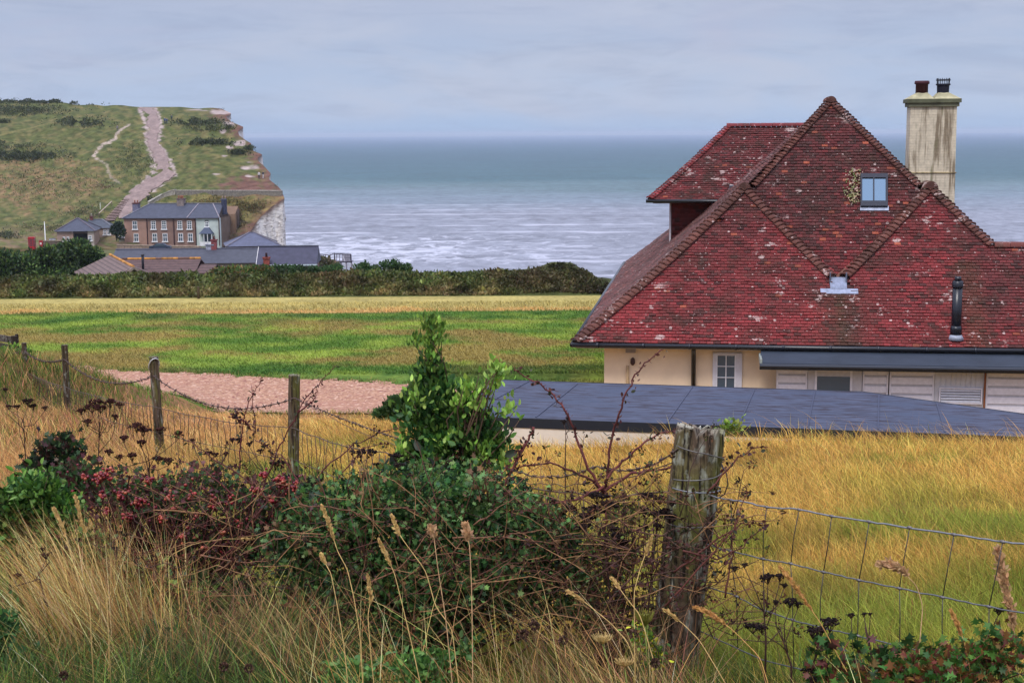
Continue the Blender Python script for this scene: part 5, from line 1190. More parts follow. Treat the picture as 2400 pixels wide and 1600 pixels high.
for sx in (-1, 1):
    for sy in (-1, 1): q.box(sx * w_ - (.06 if sx > 0 else -.0) - (0 if sx > 0 else 0), sx * w_ + (.0 if sx > 0 else .06), sy * w_ - (.06 if sy > 0 else 0), sy * w_ + (0 if sy > 0 else .06), -.3, hB - .35, red)
q.box(-w_ - .03, w_ + .03, -w_ - .03, w_ + .03, hB - .42, hB - .15, red); q.box(-w_ + .06, w_ - .06, -w_ + .06, w_ - .06, hB - .15, hB - .05, red); q.box(-w_, w_, -w_, w_, -.4, .35, red)
for k in range(1, 7): z = .35 + (hB - .8) * k / 7; q.box(-w_ + .06, w_ - .06, -w_ - .005, -w_ + .03, z - .035, z + .035, red)
for x_ in (-w_ * .45, w_ * .45): q.box(x_ - .035, x_ + .035, -w_ - .008, -w_ + .028, .3, hB - .4, red)
q.build('kiosk_frame', M['gloss'], tb); q = MB(T_); q.box(-w_ + .07, w_ - .07, -w_ + .05, w_ - .07, .3, hB - .43, L(120, 40, 50)); q.build('glazing', M['glass'], tb)
p_ = at(96.5, 576, 292); q = MB(); q.box(p_[0] - .33, p_[0] + .33, p_[1] - .2, p_[1] + .2, p_[2] - .3, p_[2] + .95, red); q.box(p_[0] - .37, p_[0] + .37, p_[1] - .24, p_[1] + .24, p_[2] + .95, p_[2] + 1.08, red); q.box(p_[0] - .2, p_[0] + .2, p_[1] - .22, p_[1] - .19, p_[2] + .25, p_[2] + .7, L(220, 210, 205)); q.build('post_box', M['gloss'], label='small red post box beside the telephone box', cat='post box')
p_ = at(107, 573, 296); p2 = at(104, 521, 296); q = MB(); q.tube([p_ - [0, 0, .5], p_, p2], [.13, .12, .08], 8, L(224, 224, 224)); q.tube([p2, p2 + [0, 0, .15]], [.12, .05], 8, L(224, 224, 224)); q.build('flagpole', M['plain'], None, True, label='white flagpole standing right of the telephone box', cat='flagpole')
p_ = hill(235.5, 492); q = MB(); q.tube([p_ - [0, 0, .3], p_ + [0, 0, 1.6]], .09, 6, L(206, 210, 200)); q.tube([p_ + [0, 0, 1.6], p_ + [0, 0, 1.66]], .12, 6, L(206, 210, 200)); q.build('marker_post', M['plain'], None, label='slim pale post beside the foot of the wooden steps', cat='post')
# tank / planters by the short wall
p_ = at(121, 566, 298); q = MB(); q.box(p_[0] - .5, p_[0] + .6, p_[1], p_[1] + .8, p_[2] - .6, p_[2] + .5, L(200, 204, 210)); q.box(p_[0] - .55, p_[0] + .65, p_[1] - .05, p_[1] + .85, p_[2] + .5, p_[2] + .6, L(120, 120, 130)); q.box(p_[0] - .2, p_[0] + .2, p_[1] - .04, p_[1] - .01, p_[2] - .2, p_[2] + .35, L(40, 44, 54)); q.build('white_cabinet', M['plain'], label='small white cabinet behind the short dark garden wall', cat='cabinet')
# car
pc_ = at(376, 583, 284); kc = 284 / FPX; T_ = Fr(pc_ + [0, 0, -.35], math.radians(4)); car = thing('parked_car', 'dark blue car parked behind the garden wall of the terrace', 'car', pc_)
prof = [(-2.1, .35), (-2.1, .8), (-1.9, .95), (-1.35, 1.05), (-.7, 1.42), (.6, 1.45), (1.35, 1.0), (2.0, .88), (2.15, .65), (2.15, .35)]
q = MB(T_); n_ = len(prof)
q.add([(x, -.85, z) for x, z in prof] + [(x, .85, z) for x, z in prof], [tuple(range(n_)), tuple(range(2 * n_ - 1, n_ - 1, -1))] + [((i + 1) % n_, i, n_ + i, n_ + (i + 1) % n_) for i in range(n_)], L(44, 54, 76)); q.build('body', M['gloss'], car)
q = MB(T_); q.add([(-1.15, -.86, 1.0), (1.1, -.86, 1.0), (.5, -.86, 1.38), (-.62, -.86, 1.38)], [(0, 1, 2, 3)], L(24, 28, 36)); q.build('window', M['glass'], car)
for x_ in (-1.35, 1.35):
    for y_ in (-.88, .7):
        q = MB(T_); q.tube([(x_, y_, .33), (x_, y_ + .18, .33)], .33, 14, L(20, 20, 22)); q.build('wheel', M['plain'], car)
# ---- wooden steps climbing to the path
stp = thing('wooden_steps', 'flight of timber edged steps rising beside the chalk path', 'steps', hill(268, 510)); q = MB(); q2_ = MB()
for k in range(14):
    t = k / 13; v = 521 - 49 * t; ul = 240 + (286 - 240) * t ** .95; ur = 268 + (303 - 268) * t ** .95
    a_, b_ = hill(ul, v, .32), hill(ur, v - 1.5, .32); q.bar(a_, b_, .14, .13, L(60, 44, 42))
    if k < 13:
        v2 = v - 49 / 13; a2, b2 = hill(ul + 2.4, v2, .30), hill(ur + 1.9, v2 - 1.5, .30); q2_.add([a_ + [0, .1, -.02], b_ + [0, .1, -.02], b2 + [0, 0, -.16], a2 + [0, 0, -.16]], [(0, 1, 2, 3)], L(170, 146, 138))
q.build('riser_boards', M['stem'], stp); q2_.build('treads', M['far'], stp)
q = MB(); pl_ = [hill(u_, v_, .8) for u_, v_ in ((232, 508), (245, 496), (262, 480))]; q.tube(pl_, .1, 5, L(190, 170, 158))
for p in pl_: q.tube([p - [0, 0, 1], p], .09, 5, L(120, 100, 90))
q.build('handrail', M['stem'], stp)

# ---- gorse and scrub on the hill: low mounds of foliage
n_tot = []; 
def scrub(cu, cv, ru, rv, n, h, cols, seed=0, sz=.7):
    n = int(n * 1.9)
    u = cu + ru * rng.normal(0, .5, n); v = cv + rv * rng.normal(0, .5, n); v = np.maximum(v, vtop(u) + 1); v = np.minimum(v, 560)
    nn_ = vn(u * .35, v, 8, seed); pw_ = np.interp(v, [p[0] for p in PL], [p[1] for p in PL]) - 4; pe_ = np.interp(v, [p[0] for p in PL], [p[2] for p in PL]) + 4; kp_ = (nn_ > -.45) & (u < uedge(v) - 6) & ~((u > pw_) & (u < pe_)) & ~((v > 455) & (u > 236) & (u < 345) & (v < 525))
    u, v, nn_ = u[kp_], v[kp_], nn_[kp_]; P = hill(u, v); P[:, 2] += h * rng.random(len(u)) * np.clip(.5 + nn_, .1, 1)
    V, F, Cc = scat(*LEAF, P, rotmats(rng.normal(size=(len(u), 3)) * .8 + [0, -.3, .8]), sz * .62 * rng.uniform(.6, 1.5, len(u)), jit(cols, len(u), .22) * (1 + .25 * nn_)[:, None]); return V, F, np.clip(Cc, .003, 1)
gd = [L(66, 74, 50), L(56, 64, 46), L(80, 86, 56)]; g2_ = [L(88, 94, 58), L(100, 102, 68), L(76, 84, 52)]; by = [L(140, 120, 92), L(124, 110, 80), L(104, 100, 66)]
pt = [scrub(50, 262, 110, 12, 1500, 1.4, gd, 1), scrub(90, 240, 110, 5, 1300, 1.1, gd, 2), scrub(-20, 240, 60, 5, 500, 1.2, gd, 9), scrub(190, 290, 70, 9, 1100, 1.3, gd, 3), scrub(50, 368, 100, 13, 2200, 1.5, gd, 4), scrub(20, 345, 90, 6, 500, 1.2, g2_, 5), scrub(8, 288, 16, 5, 200, 1.2, gd, 25), scrub(8, 333, 10, 4, 100, 1., gd, 26),
      scrub(465, 290, 60, 8, 900, 1.2, gd, 6), scrub(490, 305, 50, 6, 400, 1.1, g2_, 16), scrub(485, 338, 62, 6, 700, 1.2, gd, 7), scrub(560, 360, 26, 5, 350, 1.0, gd, 8), scrub(535, 302, 16, 5, 140, 1, gd, 10), scrub(585, 350, 20, 4, 130, 1, gd, 11), scrub(655, 436, 6, 3, 50, .8, gd, 12), scrub(535, 254, 14, 2, 70, .6, gd, 13),
      scrub(100, 430, 150, 45, 1800, .5, by + g2_, 14, .55), scrub(210, 500, 70, 18, 900, .8, g2_ + by, 15, .5), scrub(150, 535, 120, 12, 900, .6, by + g2_, 17, .5), scrub(320, 375, 60, 40, 900, .5, g2_, 18, .5), scrub(240, 440, 30, 12, 300, .7, by, 19, .5), scrub(340, 470, 22, 9, 300, .9, gd, 20, .5),
      scrub(520, 480, 90, 16, 1300, .7, [L(146, 128, 78), L(120, 112, 66), L(96, 94, 54)], 21, .5), scrub(590, 490, 40, 16, 600, .7, [L(110, 92, 62), L(104, 100, 58)], 22, .5), scrub(548, 520, 30, 20, 500, .7, [L(84, 74, 58), L(104, 88, 64)], 23, .5), scrub(340, 470, 60, 6, 150, .6, g2_, 24, .5), scrub(10, 555, 40, 8, 400, .9, gd, 27, .5)]
V, F, Cc = merge(pt); mk('gorse_scrub', V, F, M['leaf'], None, Cc, kind='stuff')
for u_, v_, r_, lb_ in ((278, 538, 15, 'dark round bush between the outbuilding and the terrace'),):
    B_ = pxb([(272, 540, 12, 12), (283, 545, 10, 14), (278, 530, 10, 9)], 303, 1.); c = B_[0][0]; tree('bush', lb_, 'bush', B_, 700, .55, [L(46, 64, 44), L(40, 56, 40)], base=[c[0], c[1], c[2] - 2.2], trunk_r=.12)
# ---- people on the hill
def person(p, h, coat, trousers, label, face=0., stride=.12, hair=L(50, 36, 28), arms=.1):
    k = h / 1.75; skin = L(196, 150, 126)
    J = {0: (0, 0, .95, .14), 1: (0, 0, 1.15, .13), 2: (0, 0, 1.38, .16), 3: (0, 0, 1.5, .06), 4: (0, 0, 1.56, .055), 5: (0, .02, 1.66, .10), 6: (0, .01, 1.74, .07),
         7: (-.1, 0, .9, .095), 8: (-.11, stride, .5, .065), 9: (-.11, stride * .6, .08, .045), 10: (-.11, stride * .6 - .14, .03, .04), 11: (.1, 0, .9, .095), 12: (.11, -stride, .5, .065), 13: (.11, -stride * 1.6, .08, .045), 14: (.11, -stride * 1.6 - .14, .03, .04),
         15: (-.2, 0, 1.4, .06), 16: (-.25, arms, 1.12, .045), 17: (-.24, -.05, .88, .035), 18: (-.24, -.1, .8, .03), 19: (.2, 0, 1.4, .06), 20: (.25, -arms, 1.12, .045), 21: (.24, -.1, .88, .035), 22: (.24, -.16, .8, .03)}
    Eg = [(0, 1), (1, 2), (2, 3), (3, 4), (4, 5), (5, 6), (0, 7), (7, 8), (8, 9), (9, 10), (0, 11), (11, 12), (12, 13), (13, 14), (2, 15), (15, 16), (16, 17), (17, 18), (2, 19), (19, 20), (20, 21), (21, 22)]
    me = bpy.data.meshes.new('person'); c, s_ = math.cos(face), math.sin(face)
    me.from_pydata([((x * c - y * s_) * k, (x * s_ + y * c) * k, z * k) for x, y, z, r in J.values()], Eg, [])
    a = me.color_attributes.new('Col', 'FLOAT_COLOR', 'POINT')
    o = bpy.data.objects.new('person', me); C.objects.link(o); o.location = tuple(p)
    md = o.modifiers.new('skin', 'SKIN'); 
    if not me.skin_vertices: me.skin_vertices.new()
    for i, (x, y, z, r) in J.items():
        me.skin_vertices[0].data[i].radius = (r * k, r * k); me.skin_vertices[0].data[i].use_root = (i == 0)
    sb = o.modifiers.new('sub', 'SUBSURF'); sb.levels = sb.render_levels = 1
    m, nt, b, out = newmat('person_clothes'); g = N(nt); z = g.xyz(g.coord())[2]
    cc = g.mix(g.math('GREATER_THAN', z, .93 * k), trousers, coat); cc = g.mix(g.math('GREATER_THAN', z, 1.5 * k), cc, skin); cc = g.mix(g.math('GREATER_THAN', z, 1.69 * k), cc, hair); g.l(cc, b.inputs['Base Color']); b.inputs['Roughness'].default_value = .8
    me.materials.append(m); tag(o, label, 'person', 'walkers on the cliff top'); return o
dk = L(34, 34, 44)
person(hill(386.5, 291, .0), 1.75, L(40, 70, 130), L(40, 44, 60), 'walker in a blue coat at the left of a pair beside the chalk path', .3)
person(hill(391.5, 291.5, .0), 1.7, L(36, 56, 100), L(36, 40, 50), 'walker in dark blue close beside the blue coated walker', -.2)
person(hill(402.5, 284, .0), 1.75, L(44, 62, 66), dk, 'lone walker in dark clothes above the blue pair near the path', .1)
person(hill(275.5, 308, .0), 1.7, L(120, 116, 124), L(60, 60, 70), 'walker in grey on the small side track', .6)
person(hill(607.5, 420, .0), 1.8, L(196, 190, 190), dk, 'walker in a pale top standing near the cliff edge', .2, .05)
person(hill(617, 418, .0), 1.7, L(40, 42, 54), L(196, 190, 190), 'walker in a dark top and pale trousers by the cliff edge', -.3, .05)
# ------------------------------------------------------------------ fence posts and wires
def gp(x, y): return float(gz(np.array([x]), np.array([y]))[0])
def weathered_post(base, top, r, seed=0, n=28, m=34, moss=.4, groove=.1, ragged=.02, flat=False):
    """a round weathered post with drying cracks"""
    base, top = np.asarray(base, float), np.asarray(top, float); th = np.arange(n) / n * 2 * PI; t = np.concatenate([np.linspace(0, .97, m - 3), [.99, 1.0, 1.0]])
    rr_s = np.random.default_rng(seed); ax = (top - base) / np.linalg.norm(top - base); A_ = np.cross(ax, (0, 1, 0)); A_ /= np.linalg.norm(A_); B_ = np.cross(A_, ax)
    gv = rr_s.normal(size=n); gv = -np.clip(gv - .9, 0, 2) * groove + .03 * np.sin(th * 2 + 1); V = []; Cc = []
    rag = ragged * rr_s.normal(size=n); H = np.linalg.norm(top - base)
    for i, tt_ in enumerate(t):
        rad = r * (1 + gv + .025 * np.sin(tt_ * 9 + th * 2) + .03 * rr_s.normal(size=n) * .6 + .04 * (1 - tt_))
        if i == m - 1: rad = rad * 0 + r * .02
        hh = tt_ * H + rag * (tt_ > .9) * (1 if i < m - 1 else 0)
        P = base + ax * hh[:, None] + (A_ * np.cos(th)[:, None] + B_ * np.sin(th)[:, None]) * rad[:, None]; V.append(P)
        c = np.array(L(106, 88, 72)) * (1 + .22 * vn(th * 3 + seed, th * 0 + tt_ * .7, .35, seed + 1) + .12 * rr_s.normal(size=n))[:, None]
        c = c * np.clip(1 + gv * 4, .3, 1)[:, None]
        ms = np.clip(moss * (.5 + 1.3 * vn(th + seed, th * 0 + tt_ * 3, .8, seed + 2)), 0, .85)[:, None]; c = c * (1 - ms) + np.array(L(106, 108, 48)) * ms
        lc_ = np.clip(1.6 * vn(th * 2 + seed, th * 0 + tt_ * 9, .4, seed + 3) - .8, 0, .8)[:, None]; c = c * (1 - lc_) + np.array(L(190, 192, 176)) * lc_
        if i >= m - 2: c = c * .9 + np.array(L(150, 146, 136)) * .4
        Cc.append(c)
    V = np.vstack(V); F = [(i * n + j, i * n + (j + 1) % n, (i + 1) * n + (j + 1) % n, (i + 1) * n + j) for i in range(m - 1) for j in range(n)] + [tuple(range((m - 1) * n, m * n))]
    return V, F, np.clip(np.vstack(Cc), .01, 1)
m, nt, b, o = newmat('weathered_wood'); g = N(nt); M['wood'] = m
at_ = g.n('ShaderNodeAttribute', attribute_name='Col').outputs['Color']; gr = g.noise(g.wpos((70, 70, 3.5)), 1., 5, .65); g2n = g.noise(g.wpos((26, 26, 18)), 1., 4)
c = g.mix(g.mr(gr, .40, .53), L(40, 33, 28), at_); c = g.mix(g.mr(g2n, .58, .66, 0, .55), c, L(150, 152, 138)); g.l(c, b.inputs['Base Color']); b.inputs['Roughness'].default_value = .9; b.inputs['Specular IOR Level'].default_value = .15
g.l(g.bump(gr, 1., .012), b.inputs['Normal'])
# main corner post
YP = 5.6
t_top = at(1642, 1006, YP); p_at = at(1592, 1420, YP - .02); dirp = (t_top - p_at); base = p_at - dirp / dirp[2] * (p_at[2] - gp(p_at[0], YP) + .15)
V, F, Cc = weathered_post(base, t_top, .094, 3, 44, 60, .5, .16, .012)
cpost = thing('corner_post', 'thick cracked grey timber fence post with lichen in the foreground', 'fence post', base)
mk('post', V, F, M['wood'], cpost, Cc)
# long fence on the left
PD = [(690, 878, 13.0, .052, 1.3), (360, 836, 16.2, .052, 1.4), (151, 808, 20.3, .045, 1.5), (56, 803, 24.5, .042, 1.4)]
fence = thing('wire_fence', 'barbed wire and stock netting fence on round posts running down to the drive', 'fence', [-4, 16, gp(-4, 16)])
tops = []
for i, (u, v, Y, r, h) in enumerate(PD):
    tp = at(u, v, Y); lean = {0: (.045, 0), 1: (-.03, 0), 2: (0, 0), 3: (0, 0)}[i]; bs_ = np.array([tp[0] - lean[0] * 1.2, Y, gp(tp[0], Y) - .2])
    V, F, Cc = weathered_post(bs_, tp, r, 20 + i, 16, 20, (.75, .7, .15, .1)[i], .06, .003); Cc = Cc * (.85, .85, .7, .7)[i]; mk('post', V, F, M['wood'], fence, Cc); tops.append(tp)
def wire(mb, pts, sag=0., n=14, r=.0025, col=L(70, 60, 56), jitt=.0, barbs=0., blen=.03):
    pts = [np.asarray(p, float) for p in pts]
    for p, q in zip(pts[:-1], pts[1:]):
        t = np.linspace(0, 1, n)[:, None]; path = p + (q - p) * t - np.array([0, 0, 1]) * sag * 4 * t * (1 - t) + rng.normal(0, jitt, (n, 3)); path[0] = p; path[-1] = q
        mb.tube(path, r, 5, col)
        if barbs:
            Ln = np.linalg.norm(q - p); nb = int(Ln / barbs)
            for k in range(nb):
                tt_ = (k + .5 + rng.uniform(-.2, .2)) / nb; c = p + (q - p) * tt_ - np.array([0, 0, 1]) * sag * 4 * tt_ * (1 - tt_)
                for _ in range(2):
                    d = rng.normal(size=3); d[2] += .6; d /= np.linalg.norm(d); mb.tube([c - d * blen * .8, c + d * blen * .8], r * .8, 4, col)
                mb.tube([c - (q - p) / Ln * .012, c + (q - p) / Ln * .012], r * 2.2, 5, col)
    return mb
wcol = L(84, 66, 60); pw_ = tops
bw = MB(); wp_ = [at(-60, 806, 29), at(56, 822, 24.45), at(151, 842, 20.2), at(360, 880, 16.1), at(690, 932, 12.9)]
for (p, q, sg) in ((wp_[0], wp_[1], .12), (wp_[1], wp_[2], .10), (wp_[2], wp_[3], .20), (wp_[3], wp_[4], .22)): wire(bw, [p, q], sg, 16, .0048, wcol, .002, .15, .038)
wire(bw, [wp_[4], at(1195, 1098, 7.6), at(1400, 1092, 6.4), at(1588, 1052, 5.55)], .05, 16, .0032, wcol, .003, .11, .022)
wire(bw, [wp_[4] - [0, 0, .0], at(1190, 1120, 7.6), at(1590, 1078, 5.55)], .07, 18, .0022, L(96, 76, 68), .004)
bw.build('barbed_wire', M['wire'], fence, True)
nw = MB(); zt_off = [at(56, 868, 24.4), at(151, 905, 20.2), at(358, 952, 16.1), at(690, 1003, 12.9), at(905, 1060, 10), at(1195, 1128, 7.6), at(1590, 1152, 5.55)]
def lerp_path(pts, s):
    L_ = [0]; 
    for p, q in zip(pts[:-1], pts[1:]): L_.append(L_[-1] + np.linalg.norm((q - p)[:2]))
    x = s * L_[-1]; return np.array([np.interp(x, L_, [p[i] for p in pts]) for i in range(3)]), L_[-1]
for dz, rr__ in ((0, .0042), (-.30, .0035), (-.6, .0035)): wire(nw, [p + [0, 0, dz] for p in zt_off], .04 if dz == 0 else .02, 12, rr__, L(96, 80, 70), .004)
_, LT = lerp_path(zt_off, 0); nv = int(LT / .16)
for k in range(nv):
    p, _ = lerp_path(zt_off, (k + .5) / nv); y = p[1]; z0 = gp(p[0], y) + .05; path = [p - [0, 0, .02]]
    for j in range(1, 5): path.append(np.array([p[0] + rng.normal(0, .010) + .03 * math.sin(k * .8 + j) * .5, y, p[2] + (z0 - p[2]) * j / 4]))
    nw.tube(path, .0016 + .00013 * y, 4, L(84, 68, 60))
nw.build('stock_netting', M['wire'], fence, True)
tw = MB(); c3 = tops[1]; tw.tube([c3 + [.06 * math.cos(a) + .0, -.06 * math.sin(a), -.10 + .09 * math.sin(a + .5)] for a in np.linspace(0, 2 * PI, 14)], .007, 5, L(206, 206, 206)); tw.build('wire_loop', M['wire'], fence, True)
# netting fence running off to the right from the corner post
rf = thing('netting_fence', 'galvanised square stock netting stretched right from the thick corner post', 'fence', [1.2, 5, gp(1.2, 5)])
P0x, P0y = at(1640, 1150, 5.55)[0], 5.55; P1x, P1y = at(2520, 1290, 4.35)[0], 4.35
def onf(u, v):
    """point of the fence plane seen at (u, v)"""
    n_ = np.array([P1y - P0y, -(P1x - P0x), 0.]); return RP(u, v, np.array([P0x, P0y, 0]), n_)
top_ = [(1640, 1152), (1690, 1168), (1745, 1176), (1800, 1188), (1872, 1193), (1950, 1209), (2040, 1222), (2132, 1236), (2237, 1252), (2352, 1269), (2480, 1284), (2850, 1345)]
mid_ = [(1640, 1272), (1712, 1290), (1788, 1309), (1855, 1320), (1930, 1340), (2013, 1359), (2108, 1378), (2209, 1399), (2318, 1421), (2470, 1450), (2850, 1530)]
low_ = [(1640, 1372), (1712, 1390), (1786, 1428), (1855, 1452), (1925, 1470), (2010, 1489), (2108, 1513), (2213, 1540), (2330, 1566), (2480, 1600), (2850, 1700)]
low2 = [(1640, 1478), (1786, 1545), (2010, 1600), (2213, 1650), (2480, 1715), (2850, 1830)]
rw_ = MB(); gal = L(128, 130, 136)
def dens(pts, k=6):
    out = []
    for (a, b_), (c_, d_) in zip(pts[:-1], pts[1:]):
        for t in np.arange(k) / k: out.append(onf(a + (c_ - a) * t, b_ + (d_ - b_) * t + rng.normal(0, .7)))
    out.append(onf(*pts[-1])); return np.array(out)
rw_.tube(dens(top_), .0033, 6, gal); rw_.tube(dens(mid_), .0027, 6, gal * np.array([.8, .8, .8]) if 0 else L(104, 106, 110)); rw_.tube(dens(low_), .0025, 6, L(96, 98, 102)); rw_.tube(dens(low2), .0025, 6, L(90, 92, 94))
ups = [(1712, 1171), (1797, 1188), (1873, 1194), (1949, 1209), (2037, 1222), (2132, 1236), (2236, 1252), (2350, 1269), (2470, 1283), (2600, 1304), (2740, 1327)]
dns = [(1712, 1290), (1788, 1309), (1853, 1320), (1930, 1340), (2013, 1359), (2108, 1378), (2209, 1399), (2318, 1421), (2440, 1445), (2570, 1472), (2710, 1501)]
lws = [(1726, 1397), (1792, 1431), (1858, 1452), (1922, 1470), (2010, 1489), (2108, 1513), (2213, 1540), (2320, 1563), (2440, 1590), (2570, 1625), (2710, 1662)]
for i, (a, b_) in enumerate(zip(ups, dns)):
    md = ((a[0] + b_[0]) / 2 + rng.uniform(-4, 6), (a[1] + b_[1]) / 2); rw_.tube([onf(*a), onf(*md), onf(*b_)], .0019, 5, L(74, 70, 70)); 
    lw = lws[i]; md = ((lw[0] + b_[0]) / 2 + rng.uniform(-4, 4), (lw[1] + b_[1]) / 2); 
    rw_.tube([onf(*b_), onf(*md), onf(*lw), onf(lw[0] + 3, lw[1] + 120)], .0019, 5, L(70, 66, 64))
    for q in (a, b_, lw): c_ = onf(*q); rw_.tube([c_ - [.006, -.007, 0], c_, c_ + [.006, -.007, 0]], [.0045, .006, .0045], 6, L(110, 106, 106))
rw_.build('stock_netting', M['wire'], rf, True)
# wires stapled round the corner post
cw_ = MB(); 
def wrap(zs, r=.105, a0=-2.6, a1=.9, n=20):
    out = []
    for a, z in zip(np.linspace(a0, a1, n), np.interp(np.linspace(0, 1, n), np.linspace(0, 1, len(zs)), zs)):
        tt_ = (z - base[2]) / (t_top[2] - base[2]); c_ = base + (t_top - base) * tt_; out.append(c_ + [r * math.cos(a + .0), r * math.sin(a), 0])
    return out
zp = lambda v: float(at(1620, v, YP - .1)[2])
for path_, r_w, c_w in ((wrap([zp(1050), zp(1062), zp(1085), zp(1110)], .108), .0028, L(104, 100, 96)), (wrap([zp(1128), zp(1120), zp(1100)], .108), .0024, L(120, 118, 116)), (wrap([zp(1148), zp(1155), zp(1160)], .108), .003, gal),
    ([at(1690, 1085, 5.5), at(1703, 1110, 5.48), at(1706, 1135, 5.47), at(1698, 1158, 5.48), at(1684, 1166, 5.5)], .0026, L(60, 48, 46)), (wrap([zp(1232), zp(1236)], .108), .0024, L(100, 98, 96))):
    cw_ = MB(); cw_.tube(path_, r_w, 5, c_w); cw_.build('wire_wrap', M['wire'], cpost, True)
# rail gate posts at the far left
q = MB(); a_ = at(33, 787, 27); q.tube([a_ - [0, 0, 1.4], a_], .06, 8, L(60, 52, 46)); b2 = at(39, 783, 27.5); q.tube([b2 - [0, 0, 1.2], b2], .035, 8, L(58, 50, 44)); q.bar(at(33, 797, 27), at(-80, 779, 27), .05, .12, L(104, 96, 90)); q.bar(at(33, 815, 27), at(-80, 797, 27), .05, .1, L(84, 78, 72))
gt_ = thing('wooden_gate', 'dark wooden rail gate at the left edge beyond the fence', 'gate', a_ - [0, 0, 1.3]); q.build('rails', M['wood'], gt_)

# ------------------------------------------------------------------ grass of the slope (geometry)
def in_shed(x, y): return inpoly(x, y, [(p[0], p[1]) for p in SHED]) 
GRF = lambda x, y: inpoly(x, y, GRAV)
wind = np.array([-.38, .0])
def field(n, y0, y1, hmin, hmax, wk, seed=0, ur=(-250, 3100)):
    y = y0 * (y1 / y0) ** rng.random(n); u = rng.uniform(*ur, n); x = (u - 1200) / FPX * y * 1.0
    lim = np.where(x > SHED[0][0] - .3, shedY(x) - .12, 35.0); k = (y < lim) & ~GRF(x, y) & ~((x < -1.2) & (y > 34.6))
    x, y = x[k], y[k]; n = len(x); z = gz(x, y); c = fieldcol(x, y) * (1 + rng.normal(0, .38, (n, 1))); 
    gs = (rng.random(n) < .25)[:, None]; c = np.where(gs, c * .35 + np.array(L(104, 122, 44)) * .65, c); dr = (rng.random(n) < .08)[:, None]; c = np.where(dr, np.array(L(150, 104, 62)) * np.ones_like(c), c)
    weeds = (x < -7.6) & (y > 18) ; c = np.where(weeds[:, None], jit([L(96, 128, 48), L(80, 108, 44), L(120, 144, 60)], n, .2), c)
    H = rng.uniform(hmin, hmax, n) * (1 + .35 * vn(x, y, 1.1, 111)) * np.where((x < -1) & (y > 20), .75, 1) + (rng.random(n) < .05) * (np.abs(y - shedY(x)) < 1.2) * (x > 2.5) * .3; l = rng.normal(0, .55, (n, 2)) * [1, .8] + wind * (1 + .4 * vn(x, y, 2.5, 112))[:, None]
    return blades(np.stack([x, y, z], 1), H, wk * y * rng.uniform(.6, 1.5, n), l, np.clip(c, .01, 1))
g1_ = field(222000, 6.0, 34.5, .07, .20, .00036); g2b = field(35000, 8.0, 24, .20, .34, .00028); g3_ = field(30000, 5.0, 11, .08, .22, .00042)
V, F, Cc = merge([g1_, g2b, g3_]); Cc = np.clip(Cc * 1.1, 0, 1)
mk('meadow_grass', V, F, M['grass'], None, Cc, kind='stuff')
# lawn and straw strip: short blades
n = 90000; y = 42.0 * (62 / 42.) ** rng.random(n); u = rng.uniform(-60, 1460, n); x = (u - 1200) / FPX * y; k = ~GRF(x, y); x, y = x[k], y[k]; n = len(x)
y2 = 35.5 + rng.random(14000) * 8; x2 = rng.uniform(-3, 3, 14000); k = ~GRF(x2, y2); x = np.concatenate([x, x2[k]]); y = np.concatenate([y, y2[k]]); n = len(x)
c = groundcol(x, y) * (1.35 + rng.normal(0, .42, (n, 1))); hgt = np.where(y > 58.2, .10, .07) * rng.uniform(.5, 1.5, n)
V, F, Cc = blades(np.stack([x, y, gz(x, y)], 1), hgt, .022 * rng.uniform(.6, 1.4, n), rng.normal(0, .6, (n, 2)) + wind, np.clip(c, .01, 1)); gx = []; 
for (x0_, y0_), (x1_, y1_) in zip(GRAV[:-1], GRAV[1:]):
    m_ = int(np.hypot(x1_ - x0_, y1_ - y0_) * 110); t_e = rng.random(m_); gx.append(np.stack([x0_ + (x1_ - x0_) * t_e + rng.normal(0, .12, m_), y0_ + (y1_ - y0_) * t_e + rng.normal(0, .22, m_)], 1))
gx = np.vstack(gx); Ve, Fe, Ce = blades(np.stack([gx[:, 0], gx[:, 1], gz(gx[:, 0], gx[:, 1]) + .02], 1), rng.uniform(.04, .14, len(gx)), .018 * rng.uniform(.5, 1.3, len(gx)), rng.normal(0, .6, (len(gx), 2)), jit([L(104, 124, 56), L(150, 140, 80), L(84, 104, 48)], len(gx), .25)); V, F, Cc = merge([(V, F, Cc), (Ve, Fe, Ce)])
mk('lawn_grass', V, F, M['grass'], None, Cc, kind='stuff')

# ------------------------------------------------------------------ foreground verge on the camera side of the fence
def verge(n, u0, u1, Y0, Y1, hmin, hmax, cols, lean, wd=.0035, spread=.3, w=None, clump=0.):
    y = rng.uniform(Y0, Y1, n); u = rng.uniform(u0, u1, n); 
    if clump: u = u + clump * vn(u, y * 60, 60, 121)
    x = (u - 1200) / FPX * y; c = jit(cols, n, .34, w) * (.86 + .3 * vn(x, y * .5, .22, 122))[:, None]; c = np.clip(c, .006, 1)
    return blades(np.stack([x, y, gz(x, y)], 1), rng.uniform(hmin, hmax, n), wd * rng.uniform(.5, 1.4, n), rng.normal(0, spread, (n, 2)) + lean, c, )
straw = [L(228, 192, 118), L(204, 162, 96), L(238, 210, 142), L(172, 126, 80)]; grn = [L(104, 124, 46), L(84, 108, 44), L(128, 140, 60), L(70, 92, 42)]; red_ = [L(176, 126, 88), L(150, 104, 76), L(196, 152, 108)]
dkb = [L(70, 60, 40), L(84, 70, 46), L(58, 56, 34)]
dgr = [L(92, 118, 48), L(70, 94, 42), L(116, 138, 58), L(56, 76, 38)]
